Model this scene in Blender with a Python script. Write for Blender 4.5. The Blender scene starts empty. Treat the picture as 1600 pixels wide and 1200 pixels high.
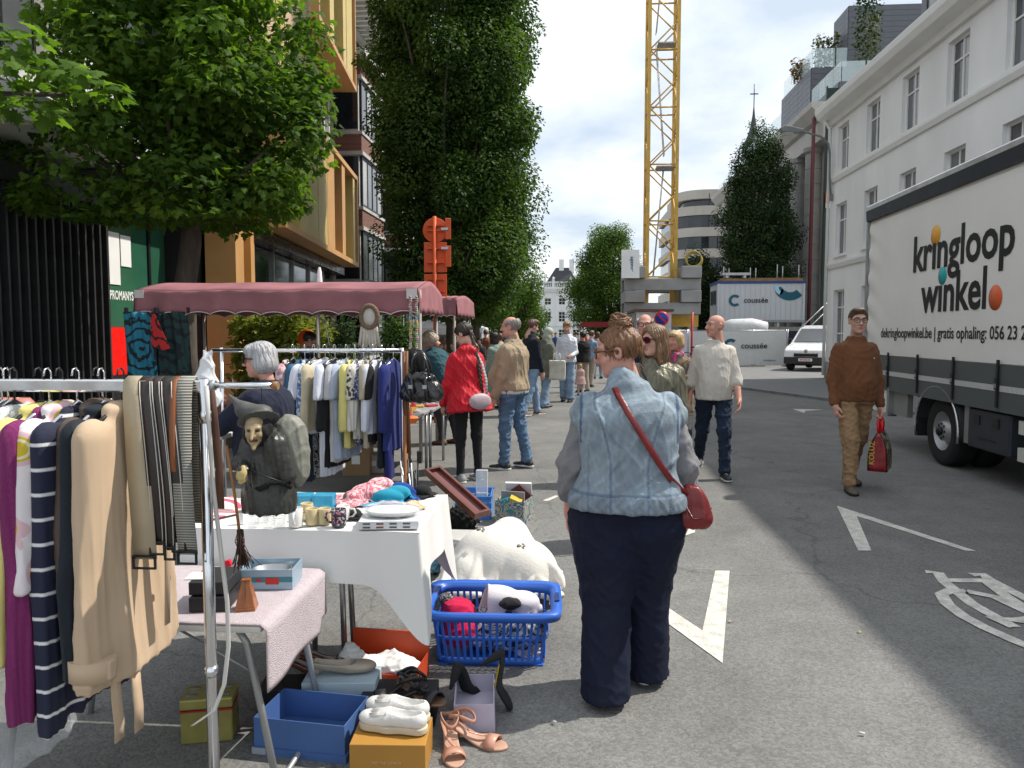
import bpy, math, random
import numpy as np
from mathutils import Vector, Matrix, Euler
R = math.radians
rnd = random.Random(7)
scene = bpy.context.scene
COL = scene.collection
CAM_H, FPX, YAW, PITCH = 1.57, 1180.0, 4.36, 3.88
cam_d = bpy.data.cameras.new('camera')
cam = bpy.data.objects.new('camera', cam_d); COL.objects.link(cam)
cam_d.sensor_width = 36; cam_d.lens = FPX / 1600 * 36
cam_d.clip_start = 0.05; cam_d.clip_end = 3000
cam.location = (0, 0, CAM_H); cam.rotation_euler = (R(90 - PITCH), 0, R(YAW))
scene.camera = cam
SUN_EL, SUN_DIR = 52.0, Vector((0.935, 0.355, 0))          # horizontal direction towards the sun
world = bpy.data.worlds.new('World'); scene.world = world; world.use_nodes = True
wn, wl = world.node_tree.nodes, world.node_tree.links
wn.clear()
def wnode(t, **kw):
 n = wn.new(t)
 for k, v in kw.items(): setattr(n, k, v)
 return n
w_out = wnode('ShaderNodeOutputWorld'); w_bg = wnode('ShaderNodeBackground'); w_bg.inputs[1].default_value = 0.112
w_sky = wnode('ShaderNodeTexSky', sky_type='NISHITA', sun_disc=False)
w_sky.sun_elevation = R(SUN_EL); w_sky.sun_rotation = math.atan2(SUN_DIR.x, SUN_DIR.y)
w_sky.air_density = 1.0; w_sky.dust_density = 3.0; w_sky.ozone_density = 1.5
w_tc = wnode('ShaderNodeTexCoord'); w_sep = wnode('ShaderNodeSeparateXYZ')
w_add = wnode('ShaderNodeMath', operation='ADD'); w_add.inputs[1].default_value = 0.28
w_max = wnode('ShaderNodeMath', operation='MAXIMUM'); w_max.inputs[1].default_value = 0.12
w_div = wnode('ShaderNodeVectorMath', operation='DIVIDE'); w_cmb = wnode('ShaderNodeCombineXYZ')
wl.new(w_tc.outputs['Generated'], w_sep.inputs[0]); wl.new(w_sep.outputs[2], w_add.inputs[0]); wl.new(w_add.outputs[0], w_max.inputs[0])
for i in range(3): wl.new(w_max.outputs[0], w_cmb.inputs[i])
wl.new(w_tc.outputs['Generated'], w_div.inputs[0]); wl.new(w_cmb.outputs[0], w_div.inputs[1])
w_n1 = wnode('ShaderNodeTexNoise'); w_n1.inputs['Scale'].default_value = 1.7; w_n1.inputs['Detail'].default_value = 7; w_n1.inputs['Roughness'].default_value = 0.56; w_n1.inputs['Distortion'].default_value = 0.35
w_n2 = wnode('ShaderNodeTexNoise'); w_n2.inputs['Scale'].default_value = 2.3; w_n2.inputs['Detail'].default_value = 6; w_n2.inputs['Roughness'].default_value = 0.55
for n in (w_n1, w_n2): wl.new(w_div.outputs[0], n.inputs['Vector'])
w_r1 = wnode('ShaderNodeValToRGB'); w_r1.color_ramp.elements[0].position = 0.36; w_r1.color_ramp.elements[1].position = 0.55
w_r2 = wnode('ShaderNodeValToRGB'); w_r2.color_ramp.elements[0].position = 0.38; w_r2.color_ramp.elements[1].position = 0.62
w_r2.color_ramp.elements[0].color = (3.5, 4.05, 4.7, 1); w_r2.color_ramp.elements[1].color = (5.7, 5.9, 6.05, 1)
wl.new(w_n1.outputs[0], w_r1.inputs[0]); wl.new(w_n2.outputs[0], w_r2.inputs[0])
w_mix = wnode('ShaderNodeMix', data_type='RGBA')
w_f = wnode('ShaderNodeMath', operation='MULTIPLY_ADD'); w_f.inputs[1].default_value = 0.2; w_f.inputs[2].default_value = 0.78
wl.new(w_r1.outputs[0], w_f.inputs[0]); wl.new(w_f.outputs[0], w_mix.inputs[0])
wl.new(w_sky.outputs[0], w_mix.inputs[6]); wl.new(w_r2.outputs[0], w_mix.inputs[7])
wl.new(w_mix.outputs[2], w_bg.inputs[0]); wl.new(w_bg.outputs[0], w_out.inputs[0])
sun_d = bpy.data.lights.new('sun', 'SUN'); sun_d.energy = 2.9; sun_d.angle = R(0.7); sun_d.color = (1.0, 0.94, 0.85)
sun = bpy.data.objects.new('sun', sun_d); COL.objects.link(sun)
_sd = (SUN_DIR.normalized() * math.cos(R(SUN_EL)) + Vector((0, 0, math.sin(R(SUN_EL)))))
sun.rotation_euler = _sd.to_track_quat('Z', 'Y').to_euler()
vs = scene.view_settings
vs.view_transform = 'Standard'; vs.look = 'None'; vs.gamma = 1.0; vs.use_curve_mapping = False; vs.exposure = 0.86
scene.cycles.max_bounces = 6; scene.cycles.transparent_max_bounces = 12; scene.cycles.use_denoising = True
scene.cycles.diffuse_bounces = 3; scene.cycles.glossy_bounces = 3; scene.cycles.transmission_bounces = 4
_cr = Euler((R(90 - PITCH), 0, R(YAW))).to_matrix()
def ray(px, py): return _cr @ Vector(((px - 800) / FPX, -(py - 600) / FPX, -1))
def at(px, py, Y):
 r = ray(px, py); t = Y / r.y
 return Vector((r.x * t, Y, CAM_H + r.z * t))
def gnd(px, py, z=0.0):
 r = ray(px, py); t = (z - CAM_H) / r.z
 return Vector((r.x * t, r.y * t, z))
def tag(o, label, cat, group=None):
 o['label'] = label; o['category'] = cat
 if group: o['group'] = group
 return o
def thing(name, label, cat, loc=(0, 0, 0), rz=0, group=None):
 o = bpy.data.objects.new(name, None); COL.objects.link(o)
 o.empty_display_size = 0.1
 o.location = loc; o.rotation_euler = (0, 0, rz)
 return tag(o, label, cat, group)
def link(name, me, parent=None, loc=None, rot=None, mat=None):
 o = bpy.data.objects.new(name, me); COL.objects.link(o)
 if parent is not None: o.parent = parent
 if loc is not None: o.location = loc
 if rot is not None: o.rotation_euler = rot
 if mat is not None:
  me.materials.clear()
  for m in (mat if isinstance(mat, (list, tuple)) else [mat]): me.materials.append(m)
 return o
def dup(root, loc, rz, label, group=None):
 r = root.copy(); COL.objects.link(r); r.location = loc; r.rotation_euler = (0, 0, rz); r['label'] = label
 if group: r['group'] = group
 for ch in list(root.children):
  c = ch.copy(); COL.objects.link(c); c.parent = r
  for g in ch.children:
   d = g.copy(); COL.objects.link(d); d.parent = c
 return r
def np_mesh(name, V, F, smooth=True, cols=None):
 """V (n,3); F (m,k) array of equal-sized faces"""
 me = bpy.data.meshes.new(name)
 V = np.asarray(V, np.float32); F = np.asarray(F, np.int32)
 m, k = F.shape
 me.vertices.add(len(V)); me.vertices.foreach_set('co', V.ravel())
 me.loops.add(m * k); me.loops.foreach_set('vertex_index', F.ravel())
 me.polygons.add(m); me.polygons.foreach_set('loop_start', np.arange(0, m * k, k, dtype=np.int32))
 me.polygons.foreach_set('loop_total', np.full(m, k, np.int32))
 me.polygons.foreach_set('use_smooth', np.full(m, smooth, bool))
 if cols is not None:
  a = me.color_attributes.new('Col', 'FLOAT_COLOR', 'POINT')
  c = np.ones((len(V), 4), np.float32); c[:, :3] = cols
  a.data.foreach_set('color', c.ravel())
 me.update(calc_edges=True); me.validate()
 return me
class MB:
 """collects simple shapes into one mesh"""
 def __init__(s): s.v, s.f, s.m, s.sm = [], [], [], []
 def add(s, vs, fs, mi=0, smooth=False):
  o = len(s.v); s.v += [tuple(v) for v in vs]
  for f in fs: s.f.append(tuple(i + o for i in f)); s.m.append(mi); s.sm.append(smooth)
  return s
 def box(s, c, d, rot=None, mi=0, taper=1.0):
  hx, hy, hz = d[0] / 2, d[1] / 2, d[2] / 2
  vs = [Vector((x * hx * (taper if z > 0 else 1), y * hy * (taper if z > 0 else 1), z * hz)) for z in (-1, 1) for y in (-1, 1) for x in (-1, 1)]
  if rot is not None:
   M = rot if isinstance(rot, Matrix) else Euler(rot).to_matrix()
   vs = [M @ v for v in vs]
  c = Vector(c)
  return s.add([v + c for v in vs], [(0, 2, 3, 1), (4, 5, 7, 6), (0, 1, 5, 4), (2, 6, 7, 3), (0, 4, 6, 2), (1, 3, 7, 5)], mi)
 def bb(s, x0, x1, y0, y1, z0, z1, mi=0): return s.box(((x0 + x1) / 2, (y0 + y1) / 2, (z0 + z1) / 2), (abs(x1 - x0), abs(y1 - y0), abs(z1 - z0)), None, mi)
 def tube(s, pts, rad, n=10, cap=True, mi=0, smooth=True, flat=1.0, up=None):
  pts = [Vector(p) for p in pts]
  if not isinstance(rad, (list, tuple)): rad = [rad] * len(pts)
  vs, fs = [], []
  ref = None
  for i, p in enumerate(pts):
   t = (pts[min(i + 1, len(pts) - 1)] - pts[max(i - 1, 0)])
   t = t.normalized() if t.length > 1e-9 else Vector((0, 0, 1))
   if ref is None:
    ref = Vector(up) if up is not None else (Vector((0, 0, 1)) if abs(t.z) < 0.9 else Vector((1, 0, 0)))
   a = t.cross(ref); a = a.normalized() if a.length > 1e-6 else t.orthogonal().normalized()
   b = a.cross(t).normalized(); ref = b
   for k in range(n):
    th = 2 * math.pi * k / n
    vs.append(p + a * math.cos(th) * rad[i] + b * math.sin(th) * rad[i] * flat)
  m = len(pts)
  for i in range(m - 1):
   for k in range(n):
    fs.append((i * n + k, i * n + (k + 1) % n, (i + 1) * n + (k + 1) % n, (i + 1) * n + k))
  s.add(vs, fs, mi, smooth)
  if cap:
   o = len(s.v) - len(vs)
   for f in (tuple(reversed(range(n))), tuple(range((m - 1) * n, m * n))):
    s.f.append(tuple(i + o for i in f)); s.m.append(mi); s.sm.append(False)
  return s
 def lathe(s, prof, n=20, c=(0, 0, 0), mi=0, smooth=True, sx=1, sy=1, cap=False):
  c = Vector(c); vs, fs = [], []
  for r, z in prof:
   for k in range(n):
    a = 2 * math.pi * k / n
    vs.append(c + Vector((r * sx * math.cos(a), r * sy * math.sin(a), z)))
  for i in range(len(prof) - 1):
   for k in range(n): fs.append((i * n + k, i * n + (k + 1) % n, (i + 1) * n + (k + 1) % n, (i + 1) * n + k))
  if cap:
   fs.append(tuple(reversed(range(n)))); fs.append(tuple(range((len(prof) - 1) * n, len(prof) * n)))
  return s.add(vs, fs, mi, smooth)
 def prism(s, poly, a, b, axis='z', mi=0):
  n = len(poly)
  def q(p, t): return {'z': (p[0], p[1], t), 'y': (p[0], t, p[1]), 'x': (t, p[0], p[1])}[axis]
  vs = [q(p, a) for p in poly] + [q(p, b) for p in poly]
  fs = [tuple(reversed(range(n))), tuple(range(n, 2 * n))] + [(i, (i + 1) % n, (i + 1) % n + n, i + n) for i in range(n)]
  return s.add(vs, fs, mi)
 def grid(s, fn, nu, nv, mi=0, smooth=True, thick=0):
  vs = [fn(i / nu, j / nv) for j in range(nv + 1) for i in range(nu + 1)]
  fs = [(j * (nu + 1) + i, j * (nu + 1) + i + 1, (j + 1) * (nu + 1) + i + 1, (j + 1) * (nu + 1) + i) for j in range(nv) for i in range(nu)]
  return s.add(vs, fs, mi, smooth)
 def mesh(s, name='m'):
  me = bpy.data.meshes.new(name); me.from_pydata(s.v, [], s.f)
  me.polygons.foreach_set('material_index', s.m); me.polygons.foreach_set('use_smooth', s.sm)
  import bmesh
  bm = bmesh.new(); bm.from_mesh(me); bmesh.ops.recalc_face_normals(bm, faces=bm.faces); bm.to_mesh(me); bm.free()
  me.update(); return me
 def build(s, name, mat, parent=None, loc=None, rot=None, bevel=0, solid=0, sub=0):
  o = link(name, s.mesh(name), parent, loc, rot, mat)
  if solid:
   m = o.modifiers.new('s', 'SOLIDIFY'); m.thickness = solid; m.offset = 0
  if bevel:
   m = o.modifiers.new('b', 'BEVEL'); m.width = bevel; m.segments = 2; m.limit_method = 'ANGLE'; m.angle_limit = R(40)
  if sub:
   m = o.modifiers.new('u', 'SUBSURF'); m.levels = sub; m.render_levels = sub
  return o
_mats = {}
def _new(name):
 m = bpy.data.materials.new(name); m.use_nodes = True
 nt = m.node_tree; b = nt.nodes['Principled BSDF']
 return m, nt.nodes, nt.links, b
def mat(name, col, rough=0.6, metal=0.0, var=0.12, scale=6.0, bump=0.0, bscale=None, sheen=0.0, spec=0.4, trans=0.0, alpha=1.0, vcol=False, detail=4, coat=0.0, emit=None, stretch=None, speck=0.0, obj_var=False):
 if name in _mats: return _mats[name]
 m, N, L, b = _new(name); _mats[name] = m
 b.inputs['Roughness'].default_value = rough; b.inputs['Metallic'].default_value = metal
 b.inputs['Specular IOR Level'].default_value = spec
 b.inputs['Coat Weight'].default_value = coat
 if sheen: b.inputs['Sheen Weight'].default_value = sheen; b.inputs['Sheen Roughness'].default_value = 0.6
 if trans: b.inputs['Transmission Weight'].default_value = trans
 if alpha < 1: b.inputs['Alpha'].default_value = alpha
 tc = N.new('ShaderNodeTexCoord'); src = tc.outputs['Object']
 if stretch:
  mp = N.new('ShaderNodeMapping'); mp.inputs['Scale'].default_value = stretch; L.new(src, mp.inputs[0]); src = mp.outputs[0]
 c = N.new('ShaderNodeRGB'); c.outputs[0].default_value = (*col, 1); cur = c.outputs[0]
 if vcol:
  a = N.new('ShaderNodeVertexColor'); a.layer_name = 'Col'
  x = N.new('ShaderNodeMix'); x.data_type = 'RGBA'; x.blend_type = 'MULTIPLY'; x.inputs[0].default_value = 1
  L.new(cur, x.inputs[6]); L.new(a.outputs[0], x.inputs[7]); cur = x.outputs[2]
 if var:
  n = N.new('ShaderNodeTexNoise'); n.inputs['Scale'].default_value = scale; n.inputs['Detail'].default_value = detail
  L.new(src, n.inputs['Vector'])
  r = N.new('ShaderNodeMapRange'); r.inputs[1].default_value = 0.3; r.inputs[2].default_value = 0.7; r.inputs[3].default_value = 1 - var; r.inputs[4].default_value = 1 + var * 0.7
  L.new(n.outputs[0], r.inputs[0])
  x = N.new('ShaderNodeVectorMath'); x.operation = 'SCALE'; L.new(cur, x.inputs[0]); L.new(r.outputs[0], x.inputs['Scale']); cur = x.outputs[0]
  rr = N.new('ShaderNodeMapRange'); rr.inputs[1].default_value = 0.3; rr.inputs[2].default_value = 0.7; rr.inputs[3].default_value = max(0.02, rough - 0.08); rr.inputs[4].default_value = min(1, rough + 0.08)
  L.new(n.outputs[0], rr.inputs[0]); L.new(rr.outputs[0], b.inputs['Roughness'])
 if speck:
  n = N.new('ShaderNodeTexNoise'); n.inputs['Scale'].default_value = speck; n.inputs['Detail'].default_value = 2; L.new(src, n.inputs['Vector'])
  r = N.new('ShaderNodeMapRange'); r.inputs[1].default_value = 0.3; r.inputs[2].default_value = 0.7; r.inputs[3].default_value = 0.75; r.inputs[4].default_value = 1.2
  L.new(n.outputs[0], r.inputs[0])
  x = N.new('ShaderNodeVectorMath'); x.operation = 'SCALE'; L.new(cur, x.inputs[0]); L.new(r.outputs[0], x.inputs['Scale']); cur = x.outputs[0]
 L.new(cur, b.inputs['Base Color'])
 if bump:
  n = N.new('ShaderNodeTexNoise'); n.inputs['Scale'].default_value = bscale or scale * 8; n.inputs['Detail'].default_value = 4; L.new(src, n.inputs['Vector'])
  bp = N.new('ShaderNodeBump'); bp.inputs['Strength'].default_value = min(1, bump); bp.inputs['Distance'].default_value = 0.01
  L.new(n.outputs[0], bp.inputs['Height']); L.new(bp.outputs[0], b.inputs['Normal'])
 if emit: b.inputs['Emission Color'].default_value = (*col, 1); b.inputs['Emission Strength'].default_value = emit
 return m
def fabric(name, col, var=0.14, scale=9, bump=0.2, bscale=160, rough=0.88, sheen=0.04, **kw):
 return mat(name, col, rough=rough, var=var, scale=scale, bump=bump, bscale=bscale, sheen=sheen, spec=0.25, **kw)
def stripes(name, c1, c2, freq, width=0.5, axis='Z', rough=0.85, wobble=0.0, bump=0.3, tri=False):
 if name in _mats: return _mats[name]
 m, N, L, b = _new(name); _mats[name] = m
 b.inputs['Roughness'].default_value = rough
 tc = N.new('ShaderNodeTexCoord'); w = N.new('ShaderNodeTexWave'); w.bands_direction = axis; w.wave_profile = 'SIN'
 w.inputs['Scale'].default_value = freq / 3.1831; w.inputs['Distortion'].default_value = wobble; w.inputs['Detail'].default_value = 0
 if wobble: w.inputs['Detail Scale'].default_value = 30
 L.new(tc.outputs['Object'], w.inputs['Vector'])
 r = N.new('ShaderNodeValToRGB'); e = r.color_ramp.elements
 e[0].position = max(0.0, width - 0.03); e[0].color = (*c1, 1); e[1].position = min(1, width + 0.03); e[1].color = (*c2, 1)
 L.new(w.outputs[0], r.inputs[0]); L.new(r.outputs[0], b.inputs['Base Color'])
 n = N.new('ShaderNodeTexNoise'); n.inputs['Scale'].default_value = 150; L.new(tc.outputs['Object'], n.inputs['Vector'])
 bp = N.new('ShaderNodeBump'); bp.inputs['Strength'].default_value = bump; bp.inputs['Distance'].default_value = 0.004
 L.new(n.outputs[0] if not tri else w.outputs[0], bp.inputs['Height']); L.new(bp.outputs[0], b.inputs['Normal'])
 return m
def blotch(name, cols, scale=20, rough=0.85, voronoi=True, rand=1.0):
 """print fabric: cells of colour"""
 if name in _mats: return _mats[name]
 m, N, L, b = _new(name); _mats[name] = m
 b.inputs['Roughness'].default_value = rough
 tc = N.new('ShaderNodeTexCoord')
 if voronoi:
  v = N.new('ShaderNodeTexVoronoi'); v.inputs['Scale'].default_value = scale; v.inputs['Randomness'].default_value = rand
  L.new(tc.outputs['Object'], v.inputs['Vector']); s = N.new('ShaderNodeSeparateColor'); L.new(v.outputs['Color'], s.inputs[0]); f = s.outputs[0]
 else:
  v = N.new('ShaderNodeTexNoise'); v.inputs['Scale'].default_value = scale; v.inputs['Detail'].default_value = 3; v.inputs['Distortion'].default_value = 1.5
  L.new(tc.outputs['Object'], v.inputs['Vector'])
  mr = N.new('ShaderNodeMapRange'); mr.inputs[1].default_value = 0.32; mr.inputs[2].default_value = 0.68; L.new(v.outputs[0], mr.inputs[0]); f = mr.outputs[0]
 r = N.new('ShaderNodeValToRGB'); r.color_ramp.interpolation = 'CONSTANT'; e = r.color_ramp.elements
 while len(e) < len(cols): e.new(0.5)
 for i, c in enumerate(cols): e[i].position = i / len(cols); e[i].color = (*c, 1)
 L.new(f, r.inputs[0]); L.new(r.outputs[0], b.inputs['Base Color'])
 return m
def glass(name, col=(0.02, 0.025, 0.03), rough=0.06, spec=0.7):
 return mat(name, col, rough=rough, var=0.3, scale=0.7, spec=spec, bump=0.02, bscale=1.5)
WHITE = mat('white_paint', (0.8, 0.8, 0.79), 0.6, var=0.05, scale=1.2, bump=0.05, bscale=60)
BLACK = mat('black_plastic', (0.015, 0.015, 0.017), 0.45, var=0.2)
CHROME = mat('chrome_tube', (0.75, 0.76, 0.78), 0.16, metal=1.0, var=0.05, scale=14, bump=0.03, bscale=30)
STEEL = mat('grey_steel', (0.42, 0.43, 0.44), 0.38, metal=0.9, var=0.15)
DARKMETAL = mat('dark_metal', (0.03, 0.032, 0.035), 0.4, metal=0.6, var=0.2)
CARD = mat('brown_cardboard', (0.36, 0.24, 0.14), 0.85, var=0.12, bump=0.1)
def text_mesh(s, size=1.0, bold=0.0, extrude=0.002, align='LEFT', spacing=1.0, shear=0.0):
 cu = bpy.data.curves.new('t', 'FONT'); cu.body = s; cu.size = size; cu.offset = bold; cu.extrude = extrude
 cu.align_x = align; cu.space_character = spacing; cu.shear = shear; cu.resolution_u = 3
 o = bpy.data.objects.new('t', cu); COL.objects.link(o)
 me = bpy.data.meshes.new_from_object(o.evaluated_get(bpy.context.evaluated_depsgraph_get()))
 bpy.data.objects.remove(o); bpy.data.curves.remove(cu)
 return me
def lettering(s, mat_, parent, loc, rot, size, name='lettering', sx=1.0, **kw):
 o = link(name, text_mesh(s, size, **kw), parent, loc, rot, mat_); o.scale = (sx, 1, 1)
 return o
def seg(P, a, b, ra, rb):
 a = np.asarray(a, np.float32); b = np.asarray(b, np.float32); ab = b - a
 t = np.clip((P - a) @ ab / max(1e-9, float(ab @ ab)), 0, 1)
 return np.linalg.norm(P - a - t[:, None] * ab, axis=1) - (ra + (rb - ra) * t)
def ell(P, c, r, M=None):
 q = P - np.asarray(c, np.float32)
 if M is not None: q = q @ np.asarray(M, np.float32)        # M columns = axes
 r = np.asarray(r, np.float32)
 k0 = np.linalg.norm(q / r, axis=1); k1 = np.linalg.norm(q / (r * r), axis=1)
 return k0 * (k0 - 1) / np.maximum(k1, 1e-6)
def rbox(P, c, h, r=0.01, M=None):
 q = P - np.asarray(c, np.float32)
 if M is not None: q = q @ np.asarray(M, np.float32)
 d = np.abs(q) - (np.asarray(h, np.float32) - r)
 return np.linalg.norm(np.maximum(d, 0), axis=1) + np.minimum(d.max(axis=1), 0) - r
def smin(a, b, k):
 h = np.clip(0.5 + 0.5 * (b - a) / k, 0, 1)
 return b + (a - b) * h - k * h * (1 - h)
def smax(a, b, k): return -smin(-a, -b, k)
def _cr_interp(xs, ys, x):
 xs = np.asarray(xs, float); ys = np.asarray(ys, float)
 m = np.gradient(ys, xs); i = np.clip(np.searchsorted(xs, x) - 1, 0, len(xs) - 2)
 h = xs[i + 1] - xs[i]; t = np.clip((x - xs[i]) / h, 0, 1)
 return ((2 * t ** 3 - 3 * t ** 2 + 1) * ys[i] + (t ** 3 - 2 * t ** 2 + t) * h * m[i] + (-2 * t ** 3 + 3 * t ** 2) * ys[i + 1] + (t ** 3 - t ** 2) * h * m[i + 1])
def loft(P, secs, e=2.0, round_=0.01):
 """secs: rows of z, cx, cy, rx, ry (z ascending)"""
 s = np.asarray(secs, float); z = P[:, 2]
 zz = np.linspace(s[0, 0], s[-1, 0], 60)
 tab = [np.interp(z, zz, _cr_interp(s[:, 0], s[:, k], zz)) for k in range(1, 5)]
 x = np.abs(P[:, 0] - tab[0]) / tab[2]; y = np.abs(P[:, 1] - tab[1]) / tab[3]
 k0 = (x ** e + y ** e) ** (1 / e)
 d = (k0 - 1) * np.minimum(tab[2], tab[3]) * 1.0
 return smax(d, np.maximum(z - s[-1, 0], s[0, 0] - z), round_)
_E = [((0,0,0),(1,0,0)),((0,1,0),(1,1,0)),((0,0,1),(1,0,1)),((0,1,1),(1,1,1)),((0,0,0),(0,1,0)),((1,0,0),(1,1,0)),((0,0,1),(0,1,1)),((1,0,1),(1,1,1)),((0,0,0),(0,0,1)),((1,0,0),(1,0,1)),((0,1,0),(0,1,1)),((1,1,0),(1,1,1))]
def sdf_mesh(fn, lo, hi, h):
 lo = np.asarray(lo, np.float32) - 2 * h; hi = np.asarray(hi, np.float32) + 2 * h
 n = (np.ceil((hi - lo) / h).astype(int) // 4 + 1) * 4 + 1
 nc = (n - 1) // 4 + 1
 def pts(m, step):
  g = np.meshgrid(*[lo[i] + np.arange(m[i]) * step for i in range(3)], indexing='ij')
  return np.stack(g, -1).reshape(-1, 3).astype(np.float32)
 dc = fn(pts(nc, 4 * h)).reshape(nc)
 near = np.abs(dc) < 4 * h * 2.6
 D = np.repeat(np.repeat(np.repeat(dc, 4, 0), 4, 1), 4, 2)[:n[0], :n[1], :n[2]].astype(np.float32)
 nr = near.copy()
 for ax in range(3):
  a = np.swapaxes(nr, 0, ax).copy(); b = a.copy(); b[1:] |= a[:-1]; b[:-1] |= a[1:]; nr = np.swapaxes(b, 0, ax)
 Mk = np.repeat(np.repeat(np.repeat(nr, 4, 0), 4, 1), 4, 2)[:n[0], :n[1], :n[2]]
 idx = np.argwhere(Mk)
 D[Mk] = fn((lo + idx * h).astype(np.float32))
 S = D < 0
 c = [S[i:n[0] - 1 + i, j:n[1] - 1 + j, k:n[2] - 1 + k] for i in (0, 1) for j in (0, 1) for k in (0, 1)]
 tot = sum(x.astype(np.int8) for x in c); act = (tot > 0) & (tot < 8)
 ci = np.argwhere(act); vid = np.full(act.shape, -1, np.int64); vid[act] = np.arange(len(ci))
 acc = np.zeros((len(ci), 3), np.float32); cnt = np.zeros(len(ci), np.float32)
 for a, b in _E:
  A = ci + np.array(a); B = ci + np.array(b)
  da = D[A[:, 0], A[:, 1], A[:, 2]]; db = D[B[:, 0], B[:, 1], B[:, 2]]
  x = (da < 0) != (db < 0); t = np.where(x, da / np.where(x, da - db, 1), 0)
  acc[x] += (np.array(a) + t[x, None] * (np.array(b) - np.array(a))); cnt[x] += 1
 V = lo + (ci + acc / np.maximum(cnt, 1)[:, None]) * h
 Q = []
 for ax in range(3):
  u, v = (ax + 1) % 3, (ax + 2) % 3
  s0 = [slice(1, n[i] - 1) for i in range(3)]; s1 = list(s0)
  s0[ax] = slice(0, n[ax] - 1); s1[ax] = slice(1, n[ax])
  a = S[tuple(s0)]; b = S[tuple(s1)]; e = np.argwhere(a != b)
  if not len(e): continue
  off = np.ones(3, int); off[ax] = 0; base = e + off
  def cell(du, dv):
   q = base.copy(); q[:, u] -= du; q[:, v] -= dv; return vid[q[:, 0], q[:, 1], q[:, 2]]
  q = np.stack([cell(1, 1), cell(0, 1), cell(0, 0), cell(1, 0)], 1)
  fl = ~a[tuple(e.T)]
  q[fl] = q[fl][:, ::-1]; Q.append(q)
 return V, np.concatenate(Q)
def vnormals(V, F):
 n = np.cross(V[F[:, 2]] - V[F[:, 0]], V[F[:, 3]] - V[F[:, 1]])
 N = np.zeros_like(V)
 for k in range(4): np.add.at(N, F[:, k], n)
 return N / np.maximum(np.linalg.norm(N, axis=1, keepdims=True), 1e-9)
def folds(V, amp, freq=22, seed=0, stretch=(1, 1, 0.45)):
 if freq <= 26: freq *= 2.6; amp *= .8
 r = np.random.RandomState(seed); q = V * np.asarray(stretch, np.float32); s = np.zeros(len(V))
 warp = np.sin(q @ (r.randn(3) * 7) + r.rand() * 6) * 1.2 + np.sin(q @ (r.randn(3) * 13)) * 0.6
 for i in range(5):
  k = r.randn(3); k /= np.linalg.norm(k)
  p = np.sin(q @ k * freq * (0.55 + 0.3 * i) + warp * (1.1 + 0.4 * i) + r.rand() * 6)
  s += ((1 - np.abs(p)) ** 2.2 - 0.32) / (1 + 0.35 * i)
 return amp * s * 1.1
def sdf_obj(name, fn, lo, hi, h, mat_, parent, fold=0, freq=22, seed=0, stretch=(1, 1, 0.45), scale=1.0, colfn=None, xf=None, wfn=None):
 V, F = sdf_mesh(fn, lo, hi, h)
 cols = colfn(V) if colfn else None
 if fold: V = V + vnormals(V, F) * (folds(V, fold, freq, seed, stretch) * (wfn(V) if wfn else 1))[:, None]
 V = V * scale
 if xf is not None: V = V @ np.asarray(xf.to_3x3()).T + np.asarray(xf.translation)
 return link(name, np_mesh(name, V, F, True, cols), parent, None, None, mat_)
def drape_sim(nx, ny, w, h, pos, collide, steps=60, it=14, dt=.016, damp=.985, bend=.35, seed=0):
 """simple position-based cloth; pos(u,v)->start points (n,3), collide(P)->P pushed out"""
 u, v = np.meshgrid(np.linspace(0, 1, nx), np.linspace(0, 1, ny), indexing='ij'); P = pos(u, v).astype(np.float64); Q = P.copy()
 rest = [((1, 0), w / (nx - 1), 1.), ((0, 1), h / (ny - 1), 1.), ((1, 1), np.hypot(w / (nx - 1), h / (ny - 1)), .5), ((1, -1), np.hypot(w / (nx - 1), h / (ny - 1)), .5), ((3, 0), 3 * w / (nx - 1), bend), ((0, 3), 3 * h / (ny - 1), bend)]
 for s in range(steps):
  vel = (P - Q) * damp; Q = P.copy(); P = P + vel; P[..., 2] -= 9.8 * dt * dt
  for _ in range(it):
   for (a, b), L, k in rest:
    i0, i1 = slice(0, nx - a), slice(a, nx); j0, j1 = (slice(0, ny - b), slice(b, ny)) if b >= 0 else (slice(-b, ny), slice(0, ny + b))
    for ph in range(2):   # two colours along the constraint direction
     A_, B_ = P[i0, j0], P[i1, j1]; d = B_ - A_; l = np.linalg.norm(d, axis=-1, keepdims=True); c = d * (l - L) / np.maximum(l, 1e-9) * .5 * k
     idx = np.indices(l.shape[:2]); m = (((idx[0] // max(a, 1) if a else idx[1] // max(abs(b), 1)) % 2) == ph)[..., None]
     P[i0, j0] += c * m; P[i1, j1] -= c * m
   R0 = collide(P.reshape(-1, 3)).reshape(P.shape); hit = np.abs(R0 - P).sum(-1, keepdims=True) > 1e-9
   Q = np.where(hit, Q + (R0 - Q) * .5, Q); P = R0
 idx = np.arange(nx * ny).reshape(nx, ny)
 F = np.stack([idx[:-1, :-1], idx[1:, :-1], idx[1:, 1:], idx[:-1, 1:]], -1).reshape(-1, 4)
 return P.reshape(-1, 3), F
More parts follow.
